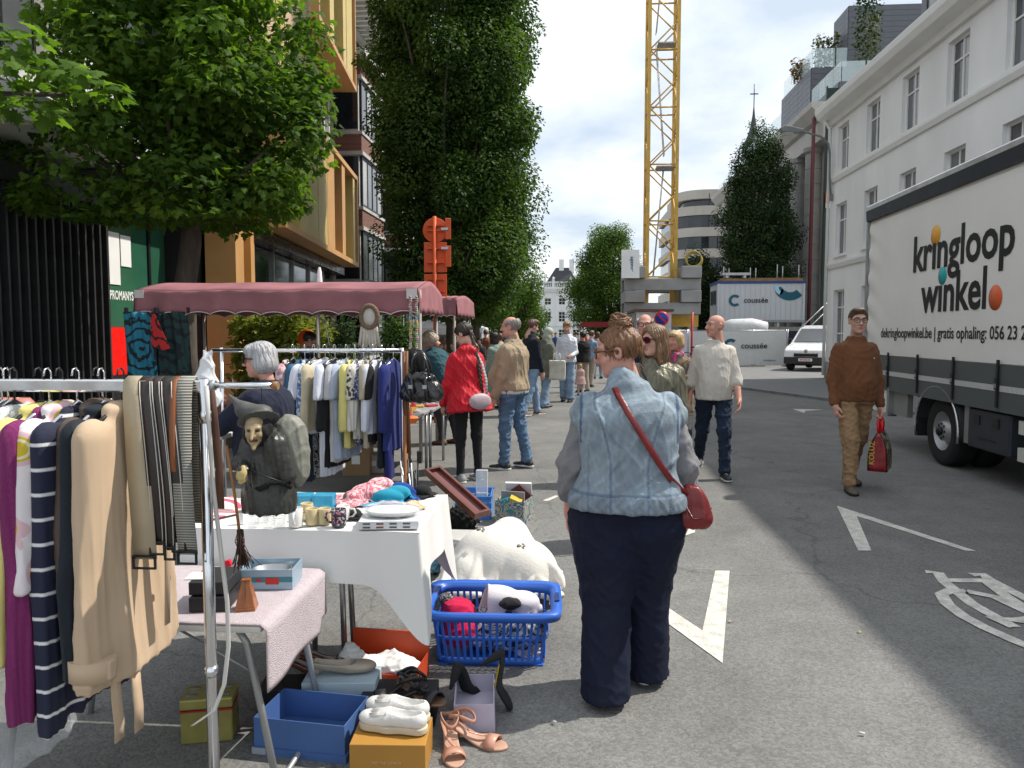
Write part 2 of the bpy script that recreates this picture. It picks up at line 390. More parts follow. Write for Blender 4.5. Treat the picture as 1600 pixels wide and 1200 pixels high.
def drape_obj(name, m, par, blobs, size, z0, floor=.004, box=None, res=44, steps=46, it=9, th=.004, seed=0, shrink=.92, off=(0, 0), tilt=0., bend=.35):
 """cloth dropped over hidden ellipsoids"""
 rs = np.random.RandomState(seed); ph = rs.rand(6) * 6
 nx = res; ny = max(12, int(res * size[1] / size[0]))
 def pos(u, v):
  x, y = (u - .5) * size[0], (v - .5) * size[1]; c, s = math.cos(tilt), math.sin(tilt)
  z = z0 + .02 * np.sin(9 * u + ph[0] + 3 * np.sin(7 * v + ph[1])) + .015 * np.sin(17 * v + ph[2] + 2 * np.sin(11 * u))
  return np.stack([(c * x - s * y) * shrink + off[0], (s * x + c * y) * shrink + off[1], z], -1)
 bl = [(np.array(c), np.array(r)) for c, r in blobs]
 def col(P):
  P = P.copy()
  for c, r in bl:
   q = (P - c) / r; l = np.linalg.norm(q, axis=1); k = l < 1
   P[k] = c + q[k] / np.maximum(l[k], .05)[:, None] * r
  if box is not None: P[:, 0] = np.clip(P[:, 0], box[0], box[1]); P[:, 1] = np.clip(P[:, 1], box[2], box[3])
  P[:, 2] = np.maximum(P[:, 2], floor); return P
 V, F = drape_sim(nx, ny, size[0], size[1], pos, col, steps, it, bend=bend)
 o = link(name, np_mesh(name, V, F), par, None, None, m)
 md = o.modifiers.new('s', 'SOLIDIFY'); md.thickness = th; md.offset = 1
 md = o.modifiers.new('u', 'SUBSURF'); md.levels = 1; md.render_levels = 1
 return o
# ================================================================ ground
def asphalt_mat():
 m, N, L, b = _new('asphalt')
 tc = N.new('ShaderNodeTexCoord'); P = tc.outputs['Object']
 def noise(s, d=4, r=0.55):
  n = N.new('ShaderNodeTexNoise'); n.inputs['Scale'].default_value = s; n.inputs['Detail'].default_value = d; n.inputs['Roughness'].default_value = r; L.new(P, n.inputs['Vector']); return n.outputs[0]
 def rng(i, a, b_, c, d):
  r = N.new('ShaderNodeMapRange'); r.inputs[1].default_value = a; r.inputs[2].default_value = b_; r.inputs[3].default_value = c; r.inputs[4].default_value = d; L.new(i, r.inputs[0]); return r.outputs[0]
 def mul(a, b_):
  x = N.new('ShaderNodeMath'); x.operation = 'MULTIPLY'; L.new(a, x.inputs[0]); L.new(b_, x.inputs[1]); return x.outputs[0]
 v = N.new('ShaderNodeTexVoronoi'); v.inputs['Scale'].default_value = 95; L.new(P, v.inputs['Vector'])
 s = N.new('ShaderNodeSeparateColor'); L.new(v.outputs['Color'], s.inputs[0])
 grain = rng(s.outputs[0], 0, 1, 0.8, 1.26)
 big = rng(noise(0.3, 6), 0.3, 0.7, 0.76, 1.2); mid = rng(noise(2.2, 6, 0.65), 0.3, 0.7, 0.84, 1.14); fine = rng(noise(260, 2), 0.3, 0.7, 0.7, 1.25)
 spot = rng(noise(5.5, 3), 0.68, 0.74, 1.0, 0.72)
 k = mul(mul(mul(big, mid), mul(grain, fine)), spot)
 vv = N.new('ShaderNodeTexVoronoi'); vv.feature = 'DISTANCE_TO_EDGE'; vv.inputs['Scale'].default_value = 0.33
 nd = N.new('ShaderNodeTexNoise'); nd.inputs['Scale'].default_value = 1.3; nd.inputs['Detail'].default_value = 6; L.new(P, nd.inputs['Vector'])
 va = N.new('ShaderNodeVectorMath'); va.operation = 'ADD'; L.new(P, va.inputs[0]); L.new(nd.outputs['Color'], va.inputs[1]); L.new(va.outputs[0], vv.inputs['Vector'])
 k = mul(k, rng(vv.outputs['Distance'], 0.0, 0.006, 0.72, 1.0))
 c = N.new('ShaderNodeRGB'); c.outputs[0].default_value = (0.17, 0.168, 0.161, 1)
 x = N.new('ShaderNodeVectorMath'); x.operation = 'SCALE'; L.new(c.outputs[0], x.inputs[0]); L.new(k, x.inputs['Scale'])
 L.new(x.outputs[0], b.inputs['Base Color']); b.inputs['Roughness'].default_value = 0.85; b.inputs['Specular IOR Level'].default_value = 0.25
 bp = N.new('ShaderNodeBump'); bp.inputs['Strength'].default_value = 0.35; bp.inputs['Distance'].default_value = 0.005
 L.new(v.outputs['Distance'], bp.inputs['Height']); bp.invert = True
 L.new(bp.outputs[0], b.inputs['Normal'])
 return m
ASPHALT = asphalt_mat()
PAINT = mat('road_paint', (0.6, 0.575, 0.52), 0.75, var=0.3, scale=14, bump=0.3, bscale=90, speck=130, detail=8)
def struct(o): o['kind'] = 'structure'; return o
road = struct(MB().grid(lambda u, v: ((u - .5) * 2400, -60 + v * 2400, 0), 8, 8).build('road', ASPHALT))
def marking(name, polys):
 m = MB()
 for p in polys:
  w = [gnd(x, y, 0.004) for x, y in p]
  m.add(w, [tuple(range(len(w)))])
 return m.build(name, PAINT, road)
def stroke(pts, w):
 """painted stroke on the ground, w metres wide"""
 P = [gnd(x, y) for x, y in pts]; out = []
 Lp, Rp = [], []
 for i, p in enumerate(P):
  t = (P[min(i + 1, len(P) - 1)] - P[max(0, i - 1)]).normalized(); n = Vector((-t.y, t.x, 0)) * w / 2
  Lp.append(p + n); Rp.append(p - n)
 return Lp, Rp
def stroke_marking(name, lines, w=0.07):
 m = MB()
 for k, pts in enumerate(lines):
  Lp, Rp = stroke(pts, w); n = len(Lp); z = Vector((0, 0, 0.004 + 0.0005 * k))
  m.add([p + z for p in Lp + Rp], [(i, i + 1, n + i + 1, n + i) for i in range(n - 1)])
 return m.build(name, PAINT, road)
marking('chevron_marking', [[(1117.5, 891.5), (1140, 891.5), (1129, 1036), (1000, 942), (1003, 922), (1097.5, 985)]])
marking('chevron_marking', [[(1307.5, 790), (1526, 861), (1507, 860), (1338.5, 806), (1361.5, 860), (1341, 860)]])
Z4 = lambda q: [(1040 + a / 2, 600 + b / 2) for a, b in q]
stroke_marking('bicycle_marking', [Z4([(812, 588), (852, 592), (872, 620), (960, 690), (1090, 762)]), Z4([(858, 615), (1004, 616)]), Z4([(955, 598), (992, 597), (1010, 612), (1068, 642), (1160, 690)]),
 Z4([(1004, 620), (1060, 662), (1150, 720)]), Z4([(940, 650), (888, 648), (862, 660), (880, 690), (930, 728), (1000, 765), (1090, 805), (1190, 845), (1290, 862), (1380, 850), (1340, 800), (1220, 750), (1130, 715), (1030, 668), (940, 650)]),
 Z4([(1090, 762), (1022, 735), (1100, 742), (1200, 730)]), Z4([(1160, 690), (1260, 690), (1380, 720), (1460, 770)])], 0.075)
stroke_marking('letter_marking', [[(1040, 806), (1062, 808), (1075, 818), (1074, 831), (1056, 837), (1040, 838)], [(1046, 858), (1058, 852)]], 0.12)
marking('arrow_marking', [[(1238, 639), (1287, 640), (1258, 642), (1257, 645)]])
marking('dash_marking', [[(848, 782), (868, 774), (874, 775), (856, 783)]])
marking('dash_marking', [[(925, 902), (932, 900), (936, 902), (929, 904)]])
PAVE = mat('clinker_pavement', (0.17, 0.17, 0.17), 0.8, var=0.14, scale=1.5, bump=0.4, bscale=12, speck=60)
pv = [(3.4, 24.0), (4.9, 21.2), (6.15, 17.4), (6.9, 13.5), (7.2, 9), (7.3, -4), (60, -4), (60, 33.6), (3.2, 33.6)]
pavement = struct(MB().prism(pv, -0.05, 0.055).build('pavement', PAVE))
kerbm = mat('kerb_stone', (0.2, 0.2, 0.2), 0.8, var=0.2, bump=0.2)
km = MB().box((0, 0, 0), (0.97, 0.16, 0.17)).mesh('kerb_stone'); km.materials.append(kerbm)
for a, b2 in zip(pv[:5], pv[1:6]):
 a, b2 = Vector((*a, 0)), Vector((*b2, 0)); d = b2 - a; n = max(1, round(d.length)); an = math.atan2(d.y, d.x)
 for i in range(n):
  p = a + d * ((i + 0.5) / n)
  o = link('kerb_stone', km, pavement, (p.x, p.y, -0.018), (0, 0, an)); o.scale = (d.length / n / 0.98, 1, 1)
lp = [(-7.0, -6), (-7.0, 60), (-40, 60), (-40, -6)]
lpav = struct(MB().prism(lp, -0.05, 0.06).build('pavement', mat('left_pavement', (0.19, 0.185, 0.175), 0.85, var=0.15, scale=2, bump=0.3, bscale=30, speck=50)))
for i in range(33):
 link('kerb_stone', km, lpav, (-6.96, -4 + i * 0.99 + 2, -0.016), (0, 0, math.pi / 2))
# ================================================================ facade helpers (local x along the facade, -y to the street)
def wall_open(m, x0, x1, z0, z1, ops, y=0.0, depth=0.2, mi=0):
 xs = sorted({x0, x1} | {min(max(v, x0), x1) for o in ops for v in (o[0], o[1])}); zs = sorted({z0, z1} | {min(max(v, z0), z1) for o in ops for v in (o[2], o[3])})
 for i in range(len(xs) - 1):
  j = 0
  while j < len(zs) - 1:
   def hole(jj):
    cx, cz = (xs[i] + xs[i + 1]) / 2, (zs[jj] + zs[jj + 1]) / 2
    return any(o[0] < cx < o[1] and o[2] < cz < o[3] for o in ops)
   if hole(j): j += 1; continue
   k = j
   while k + 1 < len(zs) - 1 and not hole(k + 1): k += 1
   m.add([(xs[i], y, zs[j]), (xs[i + 1], y, zs[j]), (xs[i + 1], y, zs[k + 1]), (xs[i], y, zs[k + 1])], [(0, 1, 2, 3)], mi); j = k + 1
 for a, b2, c, d in ops:
  m.add([(a, y, c), (b2, y, c), (b2, y, d), (a, y, d), (a, y + depth, c), (b2, y + depth, c), (b2, y + depth, d), (a, y + depth, d)], [(0, 1, 5, 4), (1, 2, 6, 5), (2, 3, 7, 6), (3, 0, 4, 7)], mi)
def window(parent, x0, x1, z0, z1, y, frame, pane, nx=2, trans=(), bar=0.05, name='window', thick=0.05):
 f = MB(); yc = y + thick / 2
 f.bb(x0, x0 + bar, y, y + thick, z0, z1); f.bb(x1 - bar, x1, y, y + thick, z0, z1)
 f.bb(x0 + bar, x1 - bar, y, y + thick, z0, z0 + bar); f.bb(x0 + bar, x1 - bar, y, y + thick, z1 - bar, z1)
 cuts = [x0 + bar + (x1 - x0 - 2 * bar) * i / nx for i in range(nx + 1)]
 for c in cuts[1:-1]: f.bb(c - bar * 0.4, c + bar * 0.4, y + 0.004, y + thick - 0.004, z0 + bar, z1 - bar)
 zc = [z0 + bar] + [z0 + (z1 - z0) * t for t in trans] + [z1 - bar]
 for c in zc[1:-1]: f.bb(x0 + bar, x1 - bar, y + 0.002, y + thick - 0.002, c - bar * 0.4, c + bar * 0.4)
 w = f.build(name, frame, parent)
 for i in range(nx):
  for j in range(len(zc) - 1):
   MB().bb(cuts[i], cuts[i + 1], y + thick * 0.6, y + thick * 0.6 + 0.012, zc[j], zc[j + 1]).build('pane', pane if pane is not GL_GREY else rnd.choice(GLV), w)
 return w
def boards(parent, x0, x1, z0, z1, y, pitch, m, name='board', side=None):
 """horizontal cladding boards on a facade (or on a side at local x=side running in y)"""
 n = max(1, round((z1 - z0) / pitch)); p = (z1 - z0) / n
 if side is None: me = MB().box((0, 0, 0), (x1 - x0, 0.03, p - 0.015)).mesh(name)
 else: me = MB().box((0, 0, 0), (0.03, x1 - x0, p - 0.015)).mesh(name)
 me.materials.append(m)
 for i in range(n):
  z = z0 + (i + .5) * p
  link(name, me, parent, ((x0 + x1) / 2, y, z) if side is None else (side, (x0 + x1) / 2, z))
GL_GREY = glass('grey_window_glass', (0.13, 0.14, 0.15), 0.08)
GLV = [GL_GREY, GL_GREY, glass('curtained_glass', (0.33, 0.33, 0.32), 0.12), glass('half_dark_glass', (0.06, 0.065, 0.07), 0.06)]
GL_DARK = glass('dark_window_glass', (0.02, 0.025, 0.03), 0.05)
GL_LITE = mat('clear_balustrade_glass', (0.75, 0.88, 0.88), 0.05, var=0, alpha=0.35, spec=0.6)
house = thing('townhouse', 'long white rendered townhouse with sash windows behind the lorry', 'house', (8.6, 26.2, 0.05), R(-90))
RENDER = mat('white_render', (0.83, 0.83, 0.82), 0.8, var=0.1, scale=0.9, bump=0.2, bscale=18, stretch=(1, 1, .3), detail=8)
TRIM = mat('white_trim', (0.8, 0.8, 0.78), 0.6, var=0.05, scale=2)
ops = []; LEN = 27.0
wx = [1.1 + 2.37 * i for i in range(11)]
rows = [(6.66, 8.12), (4.02, 5.66), (0.9, 2.9)]
for x in wx:
 for z0, z1 in rows: ops.append((x - .48, x + .48, z0, z1))
m = MB(); wall_open(m, 0, LEN, 0, 8.62, ops, 0, 0.16)
m.bb(0, LEN, 8, 8.2, 0, 8.6); m.add([(0, 0, 0), (0, 8, 0), (0, 8, 8.6), (0, 0, 8.6)], [(0, 1, 2, 3)])
m.build('wall', RENDER, house)
for x in wx:
 for k, (z0, z1) in enumerate(rows):
  w = window(house, x - .48, x + .48, z0, z1, 0.11, TRIM, GL_GREY, 2, (0.68,) if k < 2 else (0.3, 0.72), 0.055)
  MB().bb(x - .56, x + .56, -0.07, 0.11, z0 - 0.07, z0 - 0.003).build('sill', TRIM, w)
MB().prism([(0.02, 8.3), (-0.1, 8.3), (-0.14, 8.45), (-0.42, 8.55), (-0.5, 8.7), (-0.52, 8.86), (-0.48, 8.9), (0.3, 8.9), (0.3, 8.62), (0.02, 8.62)], -0.15, LEN, 'x').build('cornice', TRIM, house)
for z in (6.42, 3.62): MB().prism([(0.01, z), (-0.05, z), (-0.09, z + .12), (-0.09, z + .18), (0.01, z + .2)], -0.02, LEN, 'x').build('string_course', TRIM, house)
MB().bb(-0.01, LEN, -0.03, 0.0, 0, 0.55).build('plinth', mat('grey_plinth', (0.33, 0.33, 0.33), 0.8), house)
ROOF = mat('slate_roof', (0.055, 0.058, 0.065), 0.6, var=0.2, scale=3, bump=0.3)
MB().prism([(-0.2, 8.905), (4, 11.4), (8, 8.905)], 0, LEN, 'x').build('roof', ROOF, house)
MB().tube([(0.12, -0.1, 0.1), (0.12, -0.1, 8.2), (0.12, -0.3, 8.55)], 0.05, 10).build('drainpipe', TRIM, house)
ZINC = mat('grey_zinc_cladding', (0.13, 0.135, 0.15), 0.45, metal=0.3, var=0.12, scale=2)
REDCLAD = mat('maroon_cladding', (0.11, 0.035, 0.035), 0.6, var=0.15)
for k, x0 in enumerate((2.6, 7.2, 11.8, 16.4)):
 dm = MB(); dm.bb(x0, x0 + 2.3, 1.6, 4.2, 9.3, 11.5); d = dm.build('dormer', ZINC, house)
 window(d, x0 + .45, x0 + 1.85, 9.9, 11.2, 1.53, DARKMETAL, GL_GREY, 1, (), 0.07)
 boards(d, 1.65, 4.1, 9.9, 11.45, 0, 0.14, REDCLAD, 'board', side=x0 + 2.32)
lampo = thing('street_lamp', 'grey street lamp on a curved arm fixed to the white townhouse', 'street lamp', (8.6, 25.9, 0))
G_LAMP = mat('lamp_grey', (0.2, 0.21, 0.21), 0.5, var=0.1)
MB().tube([(-0.06, 0, 6.0), (-0.12, 0, 6.6), (-0.14, 0, 7.4), (-0.2, 0, 7.75), (-0.45, 0, 7.98), (-0.9, 0, 8.12), (-1.05, 0, 8.15)], 0.035, 8).build('arm', G_LAMP, lampo)
MB().prism([(-1.78, 8.26), (-1.7, 8.12), (-1.4, 8.1), (-1.0, 8.1), (-1.0, 8.2), (-1.35, 8.3), (-1.6, 8.34)], -0.12, 0.12, 'y').build('lamp_head', G_LAMP, lampo, bevel=0.03)
MB().lathe([(0.0, 8.03), (0.1, 8.05), (0.14, 8.11)], 12, (-1.5, 0, 0), sx=1.5).build('lens', mat('lamp_lens', (0.55, 0.53, 0.48), 0.2), lampo)
MB().bb(-0.09, -0.003, -0.05, 0.05, 5.9, 6.1).build('bracket', G_LAMP, lampo)
bank = thing('stone_building', 'cream stone building with giant columns and zinc-clad penthouse terraces', 'building', (14.6, 77.5, 0), R(-90))
STONE = mat('cream_stone', (0.5, 0.48, 0.44), 0.8, var=0.12, scale=0.8, bump=0.15, bscale=10)
STONE2 = mat('grey_stone', (0.36, 0.35, 0.33), 0.8, var=0.15, scale=1.5, bump=0.2, bscale=10)
ops = []; bw = [2 + 3.1 * i for i in range(10)]
for x in bw:
 for z0, z1 in ((1, 4), (5.2, 8.2), (9.2, 12)): ops.append((x - .7, x + .7, z0, z1))
m = MB(); wall_open(m, 0, 31, 0, 13.2, ops, 0.9, 0.3); m.bb(0, 31, 9, 9.2, 0, 13); m.add([(31, 0.9, 0), (31, 9, 0), (31, 9, 13.2), (31, .9, 13.2)], [(0, 1, 2, 3)])
m.build('wall', STONE, bank)
for x in bw:
 for z0, z1 in ((1, 4), (5.2, 8.2), (9.2, 12)): window(bank, x - .7, x + .7, z0, z1, 1.1, TRIM, GL_DARK, 2, (0.7,), 0.08)
MB().prism([(1.2, 13.0), (0.15, 13.0), (0.15, 14.1), (-0.1, 14.2), (-0.55, 14.75), (-0.6, 15.05), (1.2, 15.05)], -0.3, 31.2, 'x').build('cornice', STONE, bank)
for i in range(9):
 x = 3.55 + 3.1 * i
 cm = MB(); prof = [(0.62, 0), (0.62, .4), (0.5, .5)]
 for k in range(13): z = .55 + k * 0.93; prof += [(0.5, z), (0.5, z + .86), (0.47, z + .88), (0.47, z + .92)]
 prof += [(0.62, 12.75), (0.66, 13.0)]
 cm.lathe(prof, 16, (x, 0.5, 0), smooth=False); cm.build('column', STONE2, bank)
def penthouse(x0, x1, y0, z0, z1, rail=None):
 p = MB().bb(x0, x1, y0, 8.8, z0, z1).build('penthouse', ZINC, bank)
 boards(p, x0 + .02, x1 - .02, z0 + .02, z1 - .02, y0 - .018, 0.36, ZINC)
 boards(p, y0 + .02, 8.7, z0 + .02, z1 - .02, 0, 0.36, ZINC, side=x1 + .018)
 if rail:
  n = max(2, round((x1 - x0) / 1.5)); s = (x1 - x0) / n
  for i in range(n): MB().bb(x0 + i * s + .04, x0 + (i + 1) * s - .04, y0 + .1, y0 + .12, z1 + .05, z1 + rail).build('glass_panel', GL_LITE, p)
  for k in range(3): MB().bb(x1 - .12, x1 - .1, y0 + .2 + k * 1.4, y0 + 1.5 + k * 1.4, z1 + .05, z1 + rail).build('glass_panel', GL_LITE, p)
 return p
penthouse(18.5, 25.4, 1.1, 15.1, 18.9, 1.25)
penthouse(2.5, 18.4, 1.5, 15.1, 17.3, 1.2)
penthouse(22.6, 25.3, 3.4, 18.95, 22.8, None)
penthouse(25.6, 31, 1.0, 15.1, 16.2, 1.2)
for i in range(14):
 MB().bb(0.3 + i * 1.5, 1.75 + i * 1.5, 0.0, 0.02, 15.1, 16.1).build('glass_panel', GL_LITE, bank)
MB().tube([(30.6, -0.25, 0), (30.6, -0.25, 14.2), (30.6, 0.3, 15)], 0.11, 10).build('drainpipe', mat('oxide_red_pipe', (0.13, 0.03, 0.035), 0.5), bank)
hoard = thing('green_board', 'tall dark green board strip between stone building and white townhouse', 'board', (13.6, 41.5, 0))
MB().bb(-0.25, 0.5, -0.05, 0.05, 0, 14.3).build('panel', mat('dark_green_board', (0.012, 0.04, 0.025), 0.6, var=0.3, scale=1), hoard)
MB().bb(-0.3, -0.25, -0.08, 0.08, 0, 14.4).build('post', DARKMETAL, hoard)
osg = thing('orange_sign', 'small orange and white notice fixed high on the green board', 'sign', (13.65, 41.3, 8.1))
MB().bb(-0.3, 0.25, -0.03, 0.0, 0.25, 0.85).build('orange_panel', mat('sign_orange', (0.75, 0.16, 0.02), 0.5), osg)
MB().bb(-0.3, 0.25, -0.03, 0.0, 0, 0.245).build('white_panel', WHITE, osg)
for k, w in enumerate((0.4, 0.3, 0.36)): MB().bb(-0.24, -0.24 + w, -0.034, -0.031, 0.72 - k * .17, 0.77 - k * .17).build('print_line', BLACK, osg)
spire = thing('church_spire', 'slender dark church spire with iron cross above the terraces', 'spire', (23.15, 100, 0))
MB().lathe([(1.3, 0), (1.3, 25.5), (0.8, 26.3), (0.42, 27.6), (0.18, 29), (0.06, 30.2)], 8, smooth=False).build('roof', ROOF, spire)
MB().tube([(0, 0, 30), (0, 0, 33)], 0.06, 6).bb(-0.5, 0.5, -.05, .05, 31.7, 31.82).build('cross', DARKMETAL, spire)
apt = thing('apartment_building', 'beige apartment block with rounded end and ribbon windows behind crane', 'building', (13.5, 104, 0))
BEIGE = mat('beige_concrete', (0.5, 0.46, 0.4), 0.85, var=0.08, scale=0.5)
def foot(inset=0.0, r=5.0):
 pts = [(r - (r - inset) * math.cos(a), r - (r - inset) * math.sin(a)) for a in [i * math.pi / 2 / 8 for i in range(9)]]
 return pts + [(22, inset), (22, 14), (inset, 14)]
MB().prism(foot(0.35), 0, 18.4).build('window_band', GL_DARK, apt)
for k in range(7):
 MB().prism(foot(0), k * 2.85 + 0.25, k * 2.85 + 1.45).build('floor_band', BEIGE, apt)
 for i in range(14):
  MB().bb(5 + i * 1.2, 5.08 + i * 1.2, 0.2, 0.33, k * 2.85 + 1.45, k * 2.85 + 3.1).build('mullion', DARKMETAL, apt)
 for x in (9.3, 15.5): MB().bb(x, x + 1.0, 0.02, 0.3, k * 2.85 + 1.455, k * 2.85 + 3.095).build('pier', BEIGE, apt)
MB().prism(foot(1.2), 19.7, 20.9).build('penthouse_roof', BEIGE, apt)
MB().prism(foot(2), 18.41, 19.69).build('penthouse_glass', GL_DARK, apt)
pav = thing('white_mansion', 'white neoclassical mansion with slate hip roof closing the street', 'building', (-1.45, 140, 0))
m = MB(); ops = []
for x in (-2.6, 0, 2.6):
 for z0, z1 in ((0.4, 2.2), (3.55, 5.45), (6.7, 7.95)): ops.append((x - .62, x + .62, z0, z1))
wall_open(m, -4.1, 4.1, 0, 9.2, ops, 0, 0.25); m.bb(-4.1, 4.1, 5, 5.1, 0, 9.2); m.bb(-4.1, -4.05, .02, 5, 0, 9.2); m.bb(4.05, 4.1, .02, 5, 0, 9.2)
m.build('wall', RENDER, pav)
for x in (-2.6, 0, 2.6):
 for z0, z1 in ((0.4, 2.2), (3.55, 5.45), (6.7, 7.95)): window(pav, x - .62, x + .62, z0, z1, 0.12, TRIM, GL_DARK, 2, (0.34, 0.67) if z1 < 6 else (0.5,), 0.09)
MB().prism([(0.1, 9.0), (-0.25, 9.0), (-0.5, 9.6), (-0.5, 9.75), (0.1, 9.75)], -4.5, 4.5, 'x').build('cornice', TRIM, pav)
MB().bb(-4.2, 4.2, -0.12, -0.001, 2.75, 3.0).build('string_course', TRIM, pav)
for x in (-4.0, -1.3, 1.3, 4.0): MB().bb(x - .22, x + .22, -0.1, -0.001, 3.0, 9.0).build('pilaster', TRIM, pav)
bal = MB().bb(-4.3, 4.3, -0.25, 0.05, 9.76, 9.95).bb(-4.3, 4.3, -0.25, 0.05, 10.75, 10.95).build('balustrade', TRIM, pav)
for i in range(26): MB().lathe([(0.07, 9.95), (0.1, 10.2), (0.05, 10.5), (0.08, 10.75)], 6, (-4.1 + i * .33, -0.1, 0)).build('baluster', TRIM, bal)
for x in (-4.3, -1.6, 1.6, 4.3): MB().bb(x - .25, x + .25, -.3, .1, 9.76, 11.2).lathe([(0.0, 11.2), (.2, 11.3), (.22, 11.6), (0, 11.9)], 8, (x, -.1, 0)).build('pedestal', TRIM, pav)
MB().add([(-3.6, .4, 9.8), (3.6, .4, 9.8), (3.6, 5, 9.8), (-3.6, 5, 9.8), (-1.2, 2.5, 13.7), (1.2, 2.5, 13.7)], [(0, 1, 5, 4), (1, 2, 5), (2, 3, 4, 5), (3, 0, 4)]).build('roof', ROOF, pav)
for x in (-0.6, 1.3): MB().bb(x, x + 0.9, 2.2, 2.9, 12.6, 15.2).build('chimney', RENDER, pav)
wing = thing('white_wing', 'low white wing with red tiled roof left of the mansion', 'building', (-6.2, 141, 0))
m = MB(); ops = [(x - .4, x + .4, z, z + 1.3) for x in (-1.2, 0.6) for z in (1, 3)]
wall_open(m, -12, 1.0, 0, 4.8, ops, 0, 0.2); m.build('wall', RENDER, wing)
for a in ops: window(wing, a[0], a[1], a[2], a[3], .1, TRIM, GL_DARK, 2, (.5,), .08)
MB().prism([(-0.2, 4.82), (3.5, 7.0), (7, 4.82)], -12, 1.0, 'x').build('roof', mat('red_roof_tile', (0.3, 0.1, 0.06), 0.8, var=0.2, scale=3), wing)
shop = thing('slatted_shop', 'dark shop front with vertical metal slats and green and red window', 'shop', (-8.66, 2, 0.06), R(90))
DARKW = mat('charcoal_wall', (0.012, 0.012, 0.013), 0.6, var=0.2)
MB().bb(0, 11.5, 0.12, 6, 0, 3.95).build('wall', DARKW, shop)
SLAT = mat('anthracite_slat', (0.06, 0.06, 0.063), 0.36, metal=0.4, var=0.15)
sme = MB().bb(-.022, .022, -0.16, 0.0, 0.05, 3.8).mesh('slat'); sme.materials.append(SLAT)
n = 46
for i in range(n): link('slat', sme, shop, (2.1 + i * (9.35 / (n - 1)), 0.0, 0))
MB().bb(0, 12.02, -0.17, 0.115, 3.81, 4.1).build('fascia', SLAT, shop)
GRN = glass('green_window_film', (0.028, 0.11, 0.065), 0.08, 0.5)
RED = mat('red_window_film', (0.85, 0.012, 0.008), 0.3, var=0.03)
for a, b2 in ((11.58, 13.06), (13.14, 15.35)):
 MB().bb(a, b2, 0.02, 0.06, 1.62, 3.9).build('pane', GRN, shop); MB().bb(a, b2, 0.02, 0.06, 0.7, 1.615).build('red_panel', RED, shop)
 MB().bb(a, b2, 0.0, 0.3, 0.0, 0.695).build('plinth', DARKW, shop)
for x in (11.54, 13.1, 15.39): MB().bb(x - .035, x + .035, -0.02, 0.08, 0.0, 3.95).build('mullion', DARKMETAL, shop)
MB().bb(11.74, 12.08, 0.0, 0.018, 2.43, 3.42).build('logo_block', WHITE, shop)
MB().bb(12.12, 12.46, 0.0, 0.018, 2.8, 3.4).build('logo_block', WHITE, shop)
lettering('PROMANYS', WHITE, shop, (11.74, 0.015, 2.15), (R(90), 0, 0), 0.24, bold=0.005, sx=0.62)
MB().bb(11.5, 17.0, -0.1, 6, 3.96, 4.5).build('upper_fascia', SLAT, shop)
MB().bb(15.45, 16.75, -0.12, 5.8, 0, 3.955).build('pier', mat('navy_pier', (0.015, 0.018, 0.026), 0.5), shop)
MB().bb(0, 17.2, -0.9, 6, 4.55, 5.0).build('canopy_slab', WHITE, shop)
MB().bb(0, 17.2, 0.5, 6, 5.01, 12).build('upper_wall', mat('pale_grey_render', (0.55, 0.55, 0.54), 0.8), shop)
for k in range(4): window(shop, 1 + k * 4, 3.4 + k * 4, 6, 8.5, 0.45, DARKMETAL, GL_GREY, 3, (), 0.07)
hs = thing('cable_coil', 'white coiled cable hanging on the dark navy pier', 'cable', (-8.48, 17.75, 3.55))
cpts = [(0.0, 0.18 * math.cos(a), 0.2 * math.sin(a)) for a in [i * 2 * math.pi / 24 for i in range(25)]]
for k in range(4): MB().tube([(0.02 * k, y * (1 - .08 * k), z * (1 - .06 * k) - .02 * k) for _, y, z in cpts], 0.018, 6, cap=False).build('loop', WHITE, hs)
ys = thing('yellow_sign', 'yellow projecting shop sign at far left edge on slats', 'sign', (at(9, 350, 11.35).x - .42, 11.35, 2.35))
MB().bb(-0.15, 0.42, 0.0, 0.08, 0, 0.86).build('panel', mat('sign_yellow', (0.75, 0.47, 0.01), 0.4), ys)
MB().bb(-0.2, 0.47, 0.081, 0.12, -.04, 0.9).build('back_panel', BLACK, ys)
MB().bb(-0.1, 0.3, -0.006, -0.001, 0.47, 0.53).build('print_line', BLACK, ys)
P0, P1 = Vector((-7.35, 15.9)), Vector((-8.92, 28.9)); dv = P1 - P0; GLEN = dv.length
gold = thing('gold_clad_building', 'modern building with copper and gold frames above dark glazed ground floor', 'building', (P0.x, P0.y, 0.06), math.atan2(dv.y, dv.x))
COPPER = mat('copper_panel', (0.56, 0.31, 0.12), 0.5, metal=0.1, var=0.1, scale=1.5)
GOLD = mat('gold_panel', (0.55, 0.42, 0.14), 0.45, metal=0.1, var=0.1, scale=1.5)
TAN = mat('perforated_copper', (0.58, 0.4, 0.26), 0.6, metal=0.05, var=0.1, speck=70)
CONC = mat('pale_concrete', (0.48, 0.47, 0.45), 0.85, var=0.15, scale=1.5, bump=0.2)
GW = GLEN
MB().bb(0, GW, 0.6, 6, 0, 17).build('wall', DARKW, gold)
MB().bb(1.9, GW, 0.25, 0.3, 0.3, 3.7).build('shop_glass', GL_DARK, gold)
for x in (1.9, 4.4, 6.6, 8.8, 11, 12.95): MB().bb(x - .05, x + .05, 0.18, 0.34, 0, 3.72).build('mullion', STEEL, gold)
MB().bb(1.6, GW, -0.2, 0.6, 3.73, 4.0).build('soffit', mat('bronze_soffit', (0.06, 0.045, 0.035), 0.3, metal=0.6), gold)
